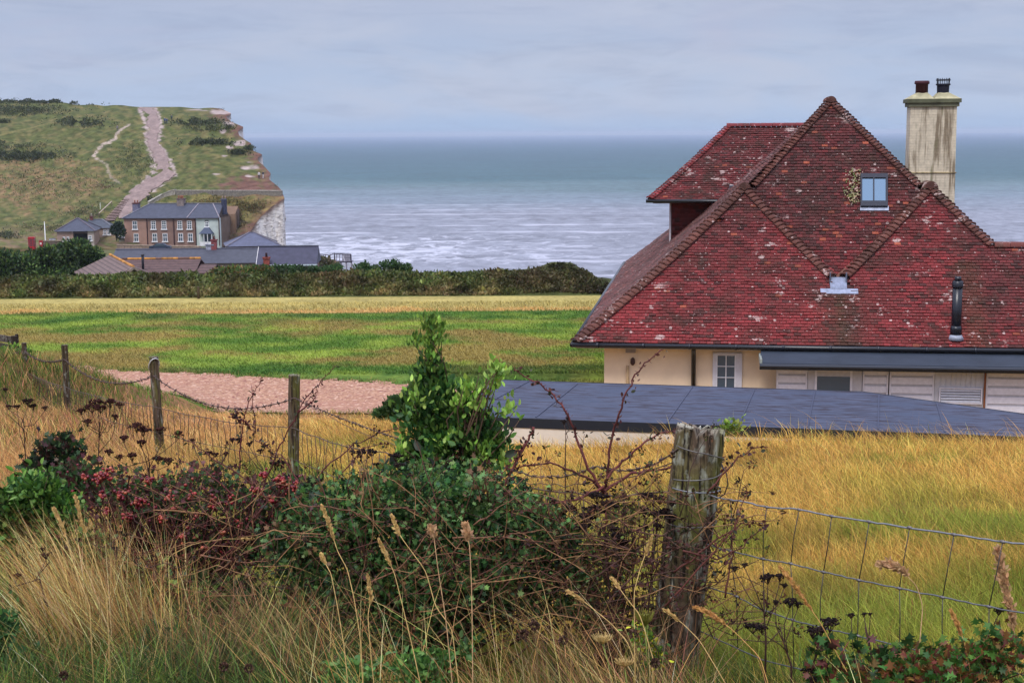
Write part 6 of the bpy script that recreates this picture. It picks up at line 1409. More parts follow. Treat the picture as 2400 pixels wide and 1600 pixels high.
pt = [verge(900, -150, 700, 4.5, 5.6, .18, .42, straw, [-.3, 0], .0032, .5), verge(14000, -150, 760, 4.4, 6.2, .12, .40, dgr, [-.15, 0], .0046, .5), verge(1500, -150, 760, 4.6, 5.8, .15, .4, red_ + dkb, [-.2, 0], .003, .6),
      verge(1050, 70, 300, 5.0, 6.0, .45, .76, straw, [-.40, .1], .0030, .18, clump=30), verge(600, 160, 420, 5.0, 6.0, .40, .74, straw, [-.25, .1], .0028, .25, clump=30), verge(220, -100, 700, 4.6, 5.6, .4, .6, straw + red_, [-.1, .1], .0026, .6),
      verge(2600, 380, 800, 4.6, 5.6, .2, .42, dkb + dgr + red_[:1], [-.15, 0], .004, .5), verge(330, 400, 760, 4.8, 5.6, .35, .6, straw + red_, [-.1, 0], .0028, .4),
      verge(8500, 640, 1700, 4.25, 4.9, .10, .30, dgr + grn[:2], [-.2, 0], .0042, .5), verge(900, 1150, 1700, 4.2, 4.8, .2, .46, straw + red_, [-.35, 0], .0032, .4), verge(420, 640, 1560, 4.3, 5.0, .35, .72, straw, [-.35, 0], .0026, .3),
      verge(500, 1250, 1660, 4.9, 5.5, .25, .6, dkb + red_, [-.1, 0], .0028, .5), verge(6500, 1620, 2600, 4.2, 5.6, .08, .24, dgr + grn + [L(170, 150, 70)], [-.2, 0], .004, .45), verge(260, 1620, 2560, 4.1, 4.6, .25, .45, straw, [-.4, 0], .0028, .3),
      verge(6500, -250, 640, 6.6, 9.5, .10, .30, straw[:2] + red_ + dgr, [-.25, 0], .0042, .5), verge(7000, -250, 420, 9, 16, .12, .30, red_ + straw[:2] + [L(214, 150, 112)], [-.2, 0], .0048, .4), verge(3000, 420, 950, 9, 16, .08, .18, red_ + straw[:2], [-.2, 0], .0048, .4), verge(6500, -200, 640, 4.1, 4.7, .08, .3, dgr + grn[:2], [-.2, 0], .004, .5),
      verge(11000, -250, 300, 15.5, 30, .14, .38, red_ + straw[:2] + [L(214, 150, 112)] + grn[:2], [-.2, 0], .009, .4), verge(5000, -250, 260, 21, 30, .15, .4, grn + dgr, [-.2, 0], .011, .45), verge(1600, 560, 720, 12, 14.5, .1, .22, grn, [-.2, 0], .006, .35), verge(1800, -150, 300, 7.5, 12, .25, .45, red_ + straw, [-.15, 0], .003, .4)]
V, F, Cc = merge(pt); mk('verge_grass', V, F, M['grass'], None, Cc, kind='stuff')

# ------------------------------------------------------------------ hedge, shrubs and brambles along the fence
def shrub(name, label, cat, parts, base, stems, group=None):
    """parts: list of (child name, material, V, F, C); stems: list of polylines"""
    t = thing(name, label, cat, base, group)
    for nm, mt, (V, F, Cc) in parts: mk(nm, V, F, M[mt], t, Cc, nm == 'berries')
    return t
def leaves(blobs, n, size, cols, tmpl=LEAF, bias=(0, -.35, .6), sp=.75, shell=.5, jc=.22, lump=.3, lseed=0, ls=.12):
    P, d = blob_pts(blobs, n, shell); P = P + rng.normal(0, size * .8, P.shape) * (rng.random((len(P), 1)) < .5); k = 1 + lump * vn(P[:, 0], P[:, 2], ls, lseed)
    return P, scat(*tmpl, P, rotmats(d * .7 + rng.normal(size=(n, 3)) * sp + bias), size * rng.uniform(.6, 1.25, n), np.clip(jit(cols, n, jc) * k[:, None], .003, 1))
def twigs(mb, origin, targets, r=.004, col=L(70, 52, 40), wig=.03):
    for t in targets:
        o_ = np.asarray(origin, float) + rng.normal(0, .03, 3) * [1, 1, 0]; m1_ = o_ + (t - o_) * .4 + rng.normal(0, wig, 3) + [0, 0, .04]; m2 = o_ + (t - o_) * .75 + rng.normal(0, wig, 3) + [0, 0, .02]
        mb.tube([o_, m1_, m2, t], [r, r * .8, r * .6, r * .3], 5, np.array(col) * rng.uniform(.7, 1.3))
HG = [L(70, 108, 54), L(50, 86, 46), L(88, 124, 62), L(40, 68, 40), L(108, 134, 72)]
hb_l = [(760, 1210, 110, 80), (700, 1300, 90, 110), (870, 1180, 120, 80), (1000, 1160, 130, 75), (1130, 1180, 110, 80), (1230, 1230, 100, 85), (1330, 1290, 70, 90), (1060, 1300, 190, 130), (850, 1330, 160, 130), (1220, 1370, 130, 110), (960, 1420, 200, 90), (740, 1420, 90, 70), (1360, 1390, 70, 70)]
B_ = pxb(hb_l, 5.9, 1.3); P, Lv = leaves(B_, 15000, .028, HG, HAW, shell=.6, lump=.5, sp=.8, ls=.16); _, LvB = leaves(B_, 6000, .024, HG + [L(104, 124, 60), L(120, 84, 56)], LEAF, shell=.65, lump=.5, sp=.9); Lv = merge([Lv, LvB])
sh_b = []; shm = MB()
for k in range(130):
    u0_ = rng.uniform(630, 1400); v0_ = 1130 + .0011 * (u0_ - 1000) ** 2 * .9 + rng.uniform(0, 260) * (rng.random() < .6) + 25; a = at(u0_, v0_, 5.75 + rng.uniform(-.25, .2)); ln_ = rng.uniform(.07, .2); d_ = np.array([rng.normal(0, .5), -.15, 1.0]); d_ /= np.linalg.norm(d_)
    e_ = a + d_ * ln_; shm.tube([a, (a + e_) / 2 + rng.normal(0, .01, 3), e_], [.0028, .002, .001], 4, L(92, 62, 48)); m_ = rng.integers(6, 15); tt2 = rng.random((m_, 1)); sh_b.append(a + (e_ - a) * tt2 + rng.normal(0, .012, (m_, 3)))
sh_p = np.vstack(sh_b); Ls = scat(*HAW, sh_p, rotmats(rng.normal(size=(len(sh_p), 3)) + [0, -.2, .5]), .028 * rng.uniform(.6, 1.2, len(sh_p)), jit([L(86, 122, 62), L(66, 100, 54), L(110, 136, 74), L(120, 90, 58)], len(sh_p), .2)); Lv = merge([Lv, Ls])
ctr_ = np.array([W(1010, 1500, 5.95)[0], 5.95, gp(-.3, 5.95)]); mb = shm; tg = [P[i] for i in rng.choice(len(P), 150)]; twigs(mb, ctr_, tg, .007, L(84, 60, 50), .05)
haw = shrub('hawthorn_bush', 'dense dark green lobed leaved bush filling the centre foreground', 'bush', [('foliage', 'leaf', Lv)], ctr_, None); mb.build('branches', M['stem'], haw, True)
pk = MB(); # inner leaves with the bush's interior shade painted into their dark colour
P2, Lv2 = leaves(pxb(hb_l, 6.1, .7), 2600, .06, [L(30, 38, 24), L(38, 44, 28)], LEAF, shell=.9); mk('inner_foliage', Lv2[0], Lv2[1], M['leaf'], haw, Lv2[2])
# tall upright shrub
TG = [L(88, 124, 54), L(66, 104, 50), L(50, 84, 44), L(116, 146, 64)]; TL_ = [L(150, 186, 78), L(132, 170, 70), L(170, 200, 96)]
tb_l = [(1060, 1040, 100, 70), (1000, 980, 62, 60), (1110, 1020, 72, 60), (1150, 1060, 50, 50), (1025, 920, 52, 50), (1090, 960, 60, 50), (1010, 870, 30, 34), (985, 1070, 60, 50), (1040, 1110, 110, 40)]
Yt = 6.75; B_ = pxb(tb_l, Yt, .9); P, Lv = leaves(B_, 6800, .038, TG, LEAF, (0, -.2, 1.2), .6, .75, lump=.45, lseed=4)
tp_l = [(1012, 790, 20, 40), (1004, 760, 18, 22), (1028, 770, 14, 24), (975, 800, 12, 14), (1010, 840, 18, 30)]
P3, Lv3 = leaves(pxb(tp_l, Yt, .8), 430, .028, TL_[:2] + TG[:1] + TG[3:], LEAF, (0, -.1, 2.0), .35, .8)
tips = [(1100, 915, 20), (1150, 905, 22), (1165, 885, 16), (1190, 965, 18), (1130, 1078, 20), (1180, 1085, 20), (1080, 945, 14), (975, 930, 14), (1163, 865, 10), (1120, 950, 12), (1128, 1060, 14), (940, 1060, 14), (1050, 1040, 10)]
tipL = [leaves(pxb([(u, v, r, r * 1.25, -.12)], Yt, .8), 44, .036, TL_, LEAF, (0, -.1, 1.5), .5, .8) for u, v, r in tips]; P4 = np.vstack([q[0] for q in tipL])
ctr2 = np.array([W(1040, 1200, Yt)[0], Yt, gp(-.3, Yt)]); mb = MB()
sp_ = [at(1045, 1200, Yt), at(1035, 1060, Yt), at(1012, 900, Yt), at(1008, 745, Yt)]; mb.tube([ctr2] + sp_, [.016, .014, .010, .006, .002], 7, L(92, 76, 58))
twigs(mb, sp_[0], [P4[i] for i in rng.choice(len(P4), 36)] + [P[i] for i in rng.choice(len(P), 50)], .006, L(92, 72, 56), .03); twigs(mb, sp_[2], [P3[i] for i in rng.choice(len(P3), 14)], .003)
tsh = shrub('evergreen_shrub', 'tall upright leafy shrub with lime green tips rising above the fence wires', 'shrub', [('foliage', 'leaf', merge([Lv, Lv3]))] + [('young_shoot', 'leaf', q[1]) for q in tipL], ctr2, None); mb.build('branches', M['stem'], tsh, True)
# low dark juniper-like bits behind, left of the tall shrub
c = at(945, 965, 9.5); tree('bush', 'low dark bush half hidden behind the tall shrub beside the gravel', 'bush', pxb([(940, 958, 42, 24), (905, 972, 26, 10), (965, 936, 20, 24)], 31., 1.), 1500, .13, [L(72, 100, 48), L(54, 80, 42)], base=[at(940, 975, 31)[0], 31, gp(at(940, 975, 31)[0], 31)], trunk_r=.03)
# berry bush on the left
BGc = [L(66, 98, 52), L(50, 76, 44), L(84, 66, 50), L(104, 58, 60), L(78, 110, 58), L(90, 52, 54)]
bb_l = [(260, 1150, 90, 50), (360, 1170, 100, 55), (470, 1150, 110, 60), (600, 1180, 100, 60), (690, 1160, 60, 50), (330, 1240, 110, 60), (460, 1260, 120, 60), (590, 1270, 100, 60), (420, 1320, 110, 40), (180, 1110, 60, 40)]
B_ = pxb(bb_l, 6.5, 1.1); P, Lv = leaves(B_, 7200, .030, BGc, HAW, shell=.7, lump=.3, lseed=7, sp=.7)
cl_ = [(540, 1170, 12), (395, 1165, 12), (450, 1160, 10), (500, 1170, 16), (250, 1110, 16), (230, 1125, 14), (320, 1180, 16), (350, 1125, 12), (500, 1185, 10), (660, 1125, 20), (690, 1145, 22), (600, 1150, 14), (300, 1210, 14), (340, 1175, 10), (410, 1190, 10), (280, 1160, 16), (380, 1215, 12), (560, 1230, 10), (430, 1255, 10), (250, 1200, 12), (620, 1110, 12), (570, 1425, 14), (545, 1455, 12), (480, 1285, 10), (195, 1120, 10), (640, 1170, 14), (240, 1160, 10), (460, 1210, 9), (520, 1250, 8)]
bp_, _ = blob_pts(pxb([(u, v, r, r, -.28) for u, v, r in cl_], 6.5, 1.), 620, .9); bx_, _ = blob_pts(pxb([(u, v, a * .9, b2 * .9) for u, v, a, b2 in bb_l], 6.45, 1.1), 260, .15); bp_ = np.vstack([bp_, bx_])
Be = scat(*ICO, bp_, rotmats(rng.normal(size=(len(bp_), 3))), rng.uniform(.0062, .0095, len(bp_)), jit([L(120, 22, 36), L(146, 46, 40), L(164, 84, 58), L(96, 18, 32)], len(bp_), .18))
ctr3 = np.array([at(430, 1400, 6.5)[0], 6.5, gp(-1.5, 6.5)]); mb = MB(); twigs(mb, ctr3, [P[i] for i in rng.choice(len(P), 110)] + [bp_[i] for i in rng.choice(len(bp_), 60)], .006, L(88, 48, 46), .07)
bsh = shrub('berry_bush', 'tangled bush with clusters of red berries left of the dark leafy bush', 'bush', [('foliage', 'leaf', Lv), ('berries', 'berry', Be)], ctr3, None); mb.build('branches', M['stem'], bsh, True)
# elder / weeds patches at the left
def patch(name, label, cat, bl, Y, n, size, cols, tmpl=LEAF, seed=0, twn=30, tc=L(80, 66, 44), **k):
    B_ = pxb(bl, Y, 1.); P, Lv = leaves(B_, n, size, cols, tmpl, lseed=seed, **k); c0 = np.mean([b_[0] for b_ in B_], axis=0); bs_ = np.array([c0[0], Y, gp(c0[0], Y)])
    t = shrub(name, label, cat, [('foliage', 'leaf', Lv)], bs_, None); mb = MB(); twigs(mb, bs_, [P[i] for i in rng.choice(len(P), twn)], .004, tc, .03); mb.build('stems', M['stem'], t, True); return t
patch('leafy_weed', 'bright green feathery weeds at the left edge below the dark bramble', 'weeds', [(20, 1190, 60, 50), (80, 1160, 60, 50), (10, 1240, 40, 50), (130, 1200, 50, 60)], 5.9, 2600, .035, [L(92, 132, 54), L(76, 114, 50), L(58, 92, 46), L(116, 152, 66)], LEAF, 3)
patch('bramble', 'dark bramble clump above the bright green weeds at the left', 'bramble', [(140, 1060, 50, 34), (110, 1110, 60, 34), (180, 1130, 44, 44), (150, 1180, 50, 40), (120, 1230, 50, 50)], 7.0, 2100, .042, [L(56, 80, 44), L(44, 64, 40), L(84, 54, 50), L(40, 54, 36)], HAW, 5)
patch('nettle_bank', 'green nettles on the bank beside the two farthest fence posts', 'weeds', [(20, 838, 36, 18), (80, 872, 34, 16), (112, 886, 22, 20), (10, 868, 40, 16), (136, 915, 16, 18), (60, 850, 26, 14)], 26, 5200, .075, [L(122, 158, 64), L(98, 134, 54), L(74, 106, 48)], LEAF, 6)
patch('dock_plant', 'small yellow green leafy plant in the straw grass left of centre', 'weed', [(200, 1385, 20, 14), (222, 1410, 18, 12)], 6.0, 130, .04, [L(150, 160, 50), L(84, 120, 60), L(120, 146, 54)], LEAF, 8, 8)
patch('dock_plant', 'blue green leafy weed low in the straw grass near the bottom left', 'weed', [(365, 1500, 26, 12), (385, 1535, 20, 14)], 5.2, 110, .045, [L(70, 110, 62), L(60, 96, 56)], LEAF, 9, 8)
patch('leafy_weed', 'blue green weeds in the bottom left corner', 'weeds', [(10, 1540, 40, 30), (60, 1580, 50, 24), (0, 1470, 30, 30)], 5.0, 900, .034, [L(66, 108, 62), L(54, 88, 50), L(84, 124, 66)], LEAF, 21, 14)
patch('leafy_weed', 'dark leafy undergrowth in shade below the berry bush', 'weeds', [(430, 1400, 90, 40), (560, 1420, 80, 50), (640, 1480, 60, 50), (300, 1400, 50, 30)], 5.9, 2400, .036, [L(52, 76, 40), L(40, 58, 34), L(66, 88, 46), L(72, 56, 42)], HAW, 22, 30)
patch('bramble', 'loose green and brown bramble between the dark bush and the thick corner post', 'bramble', [(1400, 1380, 60, 60), (1450, 1300, 50, 50), (1480, 1440, 60, 50), (1390, 1480, 60, 40), (1460, 1200, 40, 40)], 5.75, 1500, .026, [L(84, 108, 52), L(104, 84, 52), L(62, 82, 42), L(80, 50, 42)], HAW, 31, 60, L(84, 54, 44))
patch('bramble', 'thin leafy bramble climbing from the straw grass to the berry bush', 'bramble', [(330, 1370, 80, 40), (220, 1290, 50, 40), (480, 1420, 60, 40), (120, 1290, 40, 30)], 5.7, 1500, .026, [L(96, 120, 54), L(72, 96, 46), L(104, 66, 50), L(130, 138, 66)], HAW, 32, 50, L(96, 58, 46))
patch('wild_clematis', 'bright green leafy weed under the bush at bottom centre', 'weed', [(960, 1560, 40, 26), (1020, 1550, 40, 22), (1000, 1590, 60, 20), (820, 1580, 60, 24), (1090, 1520, 20, 20)], 4.6, 900, .028, [L(84, 124, 58), L(66, 100, 50), L(104, 144, 70)], LEAF, 10, 20)
patch('bramble', 'low bramble with green and reddish leaves at the bottom right corner', 'bramble', [(2150, 1560, 80, 30), (2260, 1550, 80, 36), (2350, 1530, 60, 50), (2050, 1590, 80, 24), (1950, 1600, 60, 20), (2200, 1600, 120, 30)], 4.5, 1500, .034, [L(74, 116, 48), L(58, 96, 46), L(112, 60, 48), L(130, 92, 50), L(92, 132, 58)], HAW, 11, 40, L(104, 50, 48))
patch('bramble', 'bramble spray with dark red edged leaves below the netting', 'bramble', [(1930, 1520, 34, 16), (1990, 1525, 30, 14), (2080, 1540, 30, 14)], 4.55, 130, .04, [L(66, 104, 50), L(88, 52, 44), L(54, 84, 44)], HAW, 12, 12, L(110, 50, 48))
patch('leafy_weed', 'small green weed growing at the edge of the shed roof right of the corner post', 'weed', [(1718, 1000, 20, 14), (1700, 1008, 16, 10)], 22.6, 220, .08, [L(110, 140, 56), L(140, 160, 70)], LEAF, 13, 6)
patch('ragwort', 'small yellow flowered weed at the foot of the thick corner post', 'weed', [(1510, 1500, 26, 22), (1530, 1540, 30, 24), (1490, 1470, 16, 14)], 4.75, 240, .02, [L(196, 190, 50), L(110, 140, 50), L(84, 120, 46)], LEAF, 14, 10)

# ---- thorny rose stems arching above the hedge
def thorny(name, label, cat, Y, paths, base_uv, r=.006, col=L(98, 48, 46), leaf_n=14, leafc=(L(72, 40, 40), L(90, 52, 44), L(60, 60, 40)), lsz=.022, thorn=True, group=None, dy=0.):
    root = at(base_uv[0], base_uv[1], Y); t = thing(name, label, cat, [root[0], Y, gp(root[0], Y)], group)
    for pa_ in paths:
        pa_ = list(pa_); m_ = len(pa_); pts = [at(u, v, Y + dy * i / m_ + rng.normal(0, .015)) for i, (u, v) in enumerate(pa_)]
        # subdivide with slight zig-zag
        P = [pts[0]]
        for p, q in zip(pts[:-1], pts[1:]):
            for k in range(1, 5): P.append(p + (q - p) * k / 4 + rng.normal(0, .0035, 3))
        P = np.array(P); mb = MB(); rr_ = np.linspace(r, r * .3, len(P)); mb.tube(P, rr_, 6, np.array(col) * rng.uniform(.75, 1.25))
        if thorn:
            for k in range(1, len(P) - 1):
                for _ in range(2):
                    d = rng.normal(size=3); d /= np.linalg.norm(d); pp = P[k] + (P[k + 1] - P[k]) * rng.random(); mb.tube([pp, pp + d * .016], [.0022, .0004], 4, col)
        st = mb.build('stem', M['stem'], t, True)
        n = leaf_n; i_ = rng.integers(1, len(P), n); pos = P[i_] + rng.normal(0, .008, (n, 3)); reps = 3
        pos = np.repeat(pos, reps, 0) + rng.normal(0, .010, (n * reps, 3)); V, F, Cc = scat(*LEAF, pos, rotmats(rng.normal(size=(n * reps, 3)) + [0, 0, .3]), lsz * rng.uniform(.5, 1.2, n * reps), jit(leafc, n * reps, .2)); mk('leaf_spray', V, F, M['leaf'], st, Cc)
    return t
thorny('briar', 'tall reddish briar with bare arching thorny stems left of the corner post', 'briar', 5.75, [[(1418, 1160), (1380, 1100), (1350, 1020), (1325, 960), (1290, 920), (1250, 890), (1205, 868)], [(1418, 1160), (1425, 1080), (1440, 1000), (1460, 940), (1480, 890), (1510, 850), (1550, 818)],
    [(1418, 1130), (1460, 1080), (1500, 1045), (1550, 1015), (1590, 1008)], [(1415, 1150), (1360, 1110), (1290, 1085), (1220, 1090), (1160, 1110)], [(1418, 1150), (1480, 1110), (1560, 1095), (1640, 1085), (1700, 1070)], [(1415, 1140), (1350, 1170), (1280, 1180), (1200, 1210)], [(1418, 1300), (1422, 1220), (1418, 1150)], [(1230, 1040), (1210, 1080), (1180, 1140), (1150, 1200)], [(1250, 1000), (1232, 1040), (1200, 1100)]], (1418, 1160), .0065, L(100, 52, 50), 16)
thorny('briar', 'thorny red briar stem rising through the fence between the second and third posts', 'briar', 6.9, [[(560, 1130), (565, 1060), (568, 985), (590, 930), (612, 895)], [(566, 990), (545, 975), (560, 960)], [(568, 985), (600, 1010), (590, 900)]], (560, 1130), .0045, L(96, 44, 46), 9, lsz=.028)
thorny('briar', 'slanting briar stem crossing the nearest round fence post on the left', 'briar', 7.0, [[(620, 1130), (650, 1060), (680, 1000), (720, 930), (755, 890), (790, 855)], [(700, 965), (735, 940), (745, 915)]], (620, 1130), .0045, L(96, 44, 46), 8)
thorny('briar', 'tangle of thorny stems behind the dark bush left of the tall shrub', 'briar', 6.3, [[(700, 1200), (760, 1100), (830, 1040), (900, 1010), (940, 1000)], [(760, 1180), (800, 1110), (850, 1050), (905, 1040)], [(720, 1150), (660, 1070), (600, 1030)], [(640, 1180), (560, 1110), (480, 1060), (420, 1020)], [(560, 1170), (480, 1100), (420, 1080)], [(840, 1200), (870, 1140), (910, 1090)]], (700, 1230), .0045, L(92, 50, 46), 14)
thorny('briar', 'thorny stems criss-crossing the netting just right of the corner post', 'briar', 5.1, [[(1560, 1420), (1640, 1330), (1720, 1240), (1745, 1170), (1750, 1130)], [(1600, 1290), (1680, 1310), (1740, 1280), (1790, 1235)], [(1660, 1150), (1720, 1080), (1760, 1050), (1800, 1045)], [(1580, 1340), (1660, 1280), (1740, 1225), (1790, 1230)], [(1700, 1400), (1715, 1300), (1722, 1220)]], (1600, 1420), .0042, L(96, 54, 46), 9, dy=.0)
thorny('briar', 'low tangle of dry thorny stems in front of the lower corner post', 'briar', 5.35, [[(1420, 1420), (1500, 1330), (1600, 1280), (1700, 1300)], [(1440, 1300), (1540, 1290), (1650, 1330)], [(1460, 1380), (1560, 1350), (1640, 1290)], [(1480, 1240), (1560, 1260), (1640, 1310), (1690, 1360)], [(1400, 1350), (1480, 1290), (1580, 1240), (1680, 1220)], [(1500, 1440), (1540, 1340), (1600, 1250)], [(1380, 1300), (1460, 1330), (1560, 1400)], [(1410, 1260), (1500, 1300), (1600, 1350), (1660, 1420)], [(1520, 1460), (1600, 1380), (1680, 1330)]], (1500, 1440), .0038, L(88, 62, 52), 12)
thorny('briar', 'long bare bramble stems arching across the front of the dark bush', 'briar', 5.3, [[(500, 1340), (600, 1280), (680, 1255), (760, 1258), (820, 1268)], [(700, 1180), (800, 1190), (880, 1220), (960, 1240)], [(1060, 1260), (1180, 1260), (1300, 1275)], [(860, 1370), (940, 1330), (1010, 1240), (1030, 1180)], [(1110, 1230), (1170, 1190), (1260, 1130)], [(470, 1300), (560, 1320), (640, 1310)]], (800, 1400), .0035, L(120, 84, 62), 5)

tw_ = thing('dead_bramble', 'web of thin dead brown twigs and dry seed stems woven through the hedge', 'brambles', [at(900, 1500, 5.5)[0], 5.5, gp(at(900, 1500, 5.5)[0], 5.5)]); mb = MB(); hdp = []
for k in range(520):
    u0_ = rng.uniform(330, 1560) if k < 330 else rng.uniform(1280, 1720); Y_ = rng.uniform(5.2, 6.0); v0_ = rng.uniform(1180, 1520); a = at(u0_, v0_, Y_); d_ = np.array([rng.normal(0, 1.), rng.normal(0, .15), rng.uniform(.1, 1.0)]); d_ /= np.linalg.norm(d_); ln_ = rng.uniform(.12, .42)
    p1_ = a + d_ * ln_ * .5 + rng.normal(0, .02, 3); p2_ = a + d_ * ln_ + [0, 0, -.25 * ln_ * abs(d_[0])] + rng.normal(0, .02, 3); c_ = np.array([L(92, 58, 48), L(120, 84, 60), L(70, 50, 42), L(150, 112, 76)][rng.integers(4)])
    mb.tube([a, (a + p1_) / 2 + rng.normal(0, .006, 3), p1_, (p1_ + p2_) / 2 + rng.normal(0, .006, 3), p2_], [.0022, .002, .0017, .0014, .0008], 4, c_)
    for _ in range(2):
        q_ = a + (p1_ - a) * rng.random() if rng.random() < .5 else p1_ + (p2_ - p1_) * rng.random(); e_ = q_ + rng.normal(0, .035, 3) + [0, -.01, .02]; mb.tube([q_, e_], [.0013, .0007], 3, c_)
        if rng.random() < .35: hdp.append(e_)
    if rng.random() < .4: hdp.append(p2_)
mb.build('stem', M['stem'], tw_, True); hdp = np.array(hdp); E_ = np.repeat(hdp, 9, 0) + rng.normal(0, .007, (len(hdp) * 9, 3)); V, F, Cc = scat(*LEAF, E_, rotmats(rng.normal(size=(len(E_), 3))), .016 * rng.uniform(.5, 1.3, len(E_)), jit([L(60, 38, 34), L(96, 64, 44), L(44, 32, 30), L(84, 92, 48)], len(E_), .2)); mk('dry_leaves', V, F, M['dead'], tw_, Cc)

# ---- dead umbel heads (dark clusters on stiff stems)
HEADC = [L(34, 26, 26), L(46, 34, 30), L(26, 22, 24)]
def umbel_plant(label, Y, foot, heads, group, sz=1., col=L(70, 48, 42), hc=HEADC):
    root = at(foot[0], foot[1], Y); z0 = gp(root[0], Y); t = thing('dead_umbellifer', label, 'dead flower head', [root[0], Y, z0], group)
    mb = MB(); main = at(foot[0], foot[1], Y); hpos = [at(u, v, Y + rng.normal(0, .04)) for u, v, s_ in heads]; top_h = np.mean(hpos, axis=0)
    mb.tube([[root[0], Y, z0], main, main * .6 + top_h * .4 + [0, 0, -.01], main * .25 + top_h * .75], [.0045, .004, .003, .002], 6, col)
    for (u, v, s_), hp in zip(heads, hpos):
        k = s_ * Y / FPX; nb = hp - [0, 0, k * .9]; q_ = rng.uniform(.15, .7); fork = main * (1 - q_) + top_h * q_; mid = (fork + nb) / 2 + rng.normal(0, .018, 3) - [0, 0, .02]; mb.tube([fork, mid, nb], [.0024, .002, .0015], 5, col)
        nr = 11; ends = []; k = k * .85
        for j in range(nr):
            a = j / nr * 2 * PI + rng.normal(0, .2); rr_ = k * rng.uniform(.25, 1.0); e = hp + [rr_ * math.cos(a), rr_ * math.sin(a) * .8, rng.normal(0, k * .14) + (1 - (rr_ / k) ** 2) * k * .2]; mb.tube([nb, (nb + e) / 2 + [0, 0, -k * .08], e], [.0013, .0011, .0009], 4, col); ends.append(e)
        E_ = np.repeat(np.array(ends), 10, 0) + rng.normal(0, k * .20, (nr * 10, 3)) * [1, 1, .55]; V, F, Cc = scat(*ICO, E_, rotmats(rng.normal(size=(len(E_), 3))), k * .135 * rng.uniform(.4, 1.5, len(E_)) * sz, jit(hc, len(E_), .2)); mk('seed_head', V, F, M['dead'], t, Cc)
    mb.build('stem', M['stem'], t, True)
    return t
umbel_plant('stiff dead stalk with black seed clusters right of the corner post below the netting top', 5.0, (1795, 1500), [(1800, 1352, 20), (1828, 1350, 15), (1838, 1370, 10), (1722, 1330, 12), (1745, 1322, 9)], None)
umbel_plant('dead stalk with black clumps crossing the lower netting at right', 4.9, (1855, 1560), [(1852, 1408, 20), (1870, 1415, 12), (1818, 1410, 10), (1765, 1466, 22), (1785, 1470, 16)], None)
umbel_plant('largest black seed clump in front of the netting at lower right', 4.6, (1900, 1580), [(1945, 1460, 26), (1905, 1478, 22), (1925, 1475, 20)], None)
umbel_plant('small dead seed stalk low down right of the largest black clump', 4.7, (2050, 1560), [(1995, 1440, 10), (2025, 1438, 8), (2040, 1438, 7)], None)
umbel_plant('small black seed knot on the far right netting wire', 4.6, (2350, 1520), [(2340, 1430, 14)], None)
umbel_plant('dark seed clump at the bottom edge under the lower netting', 4.5, (1900, 1600), [(1895, 1570, 18), (1905, 1590, 14)], None)
umbel_plant('mass of black seed heads beneath the briar stems left of the corner post', 5.5, (1430, 1400), [(1400, 1160, 24), (1425, 1182, 22), (1372, 1210, 20), (1395, 1195, 26), (1370, 1232, 18), (1450, 1255, 20), (1465, 1270, 16), (1440, 1240, 14)], None, 1.1)
umbel_plant('row of black seed heads just left of the upper corner post', 5.45, (1520, 1420), [(1515, 1160, 18), (1545, 1168, 16), (1575, 1178, 12), (1510, 1198, 16), (1540, 1205, 20), (1570, 1210, 18), (1512, 1234, 10), (1540, 1232, 14), (1560, 1195, 14)], None, 1.1)
umbel_plant('dead dark flower heads among the briar above the centre bush', 6.0, (860, 1260), [(845, 1060, 16), (870, 1057, 14), (928, 1068, 18), (935, 1090, 14), (925, 1135, 16), (860, 1110, 12), (885, 1088, 12)], None)
umbel_plant('dark flower heads in front of the nearest round post on the left', 7.2, (650, 1200), [(645, 1088, 16), (660, 1085, 14), (690, 1118, 14), (680, 1118, 14), (560, 1030, 10), (585, 1040, 9)], None)
umbel_plant('brown flat seed heads over the berry bush near the mossy post', 7.6, (360, 1160), [(320, 998, 18), (335, 1008, 18), (375, 1006, 14), (290, 1026, 14), (418, 1016, 14), (330, 1036, 14), (280, 1070, 12), (310, 1068, 14), (370, 1075, 16), (395, 1078, 14), (255, 1058, 12)], None, hc=[L(52, 30, 28), L(66, 40, 34)])
umbel_plant('brown flat seed heads in dry grass between the far fence posts', 8.4, (230, 1080), [(228, 940, 15), (258, 942, 16), (215, 952, 18), (235, 955, 16), (280, 948, 12), (190, 962, 12), (205, 988, 14), (270, 975, 10)], None, hc=[L(52, 30, 28), L(66, 40, 34)])
umbel_plant('dark seed heads standing at the far left in front of dry grass', 8.4, (60, 1080), [(65, 940, 14), (78, 952, 12), (20, 952, 10), (40, 952, 9), (105, 955, 8), (12, 912, 8)], None, hc=[L(40, 28, 26), L(56, 36, 32)])
umbel_plant('dark seed heads on thin stalks between the two round posts', 7.6, (480, 1150), [(490, 1060, 10), (505, 1063, 9), (530, 1062, 8), (610, 1056, 9), (450, 1030, 8), (545, 1030, 10)], None, hc=[L(40, 24, 26), L(60, 32, 34)])
umbel_plant('black seed heads on a thin stalk against the grey shed roof', 8.5, (1325, 1080), [(1322, 988, 8), (1330, 980, 6)], None)
umbel_plant('brown seed cluster low at the left edge of the straw grass', 5.2, (110, 1420), [(108, 1300, 12), (100, 1285, 8), (40, 1347, 10)], None, hc=[L(70, 44, 36)])
umbel_plant('small dead seed cluster on bare twigs in front of the berry bush', 5.6, (270, 1340), [(272, 1284, 9), (256, 1278, 7), (280, 1246, 8), (296, 1252, 8)], None)
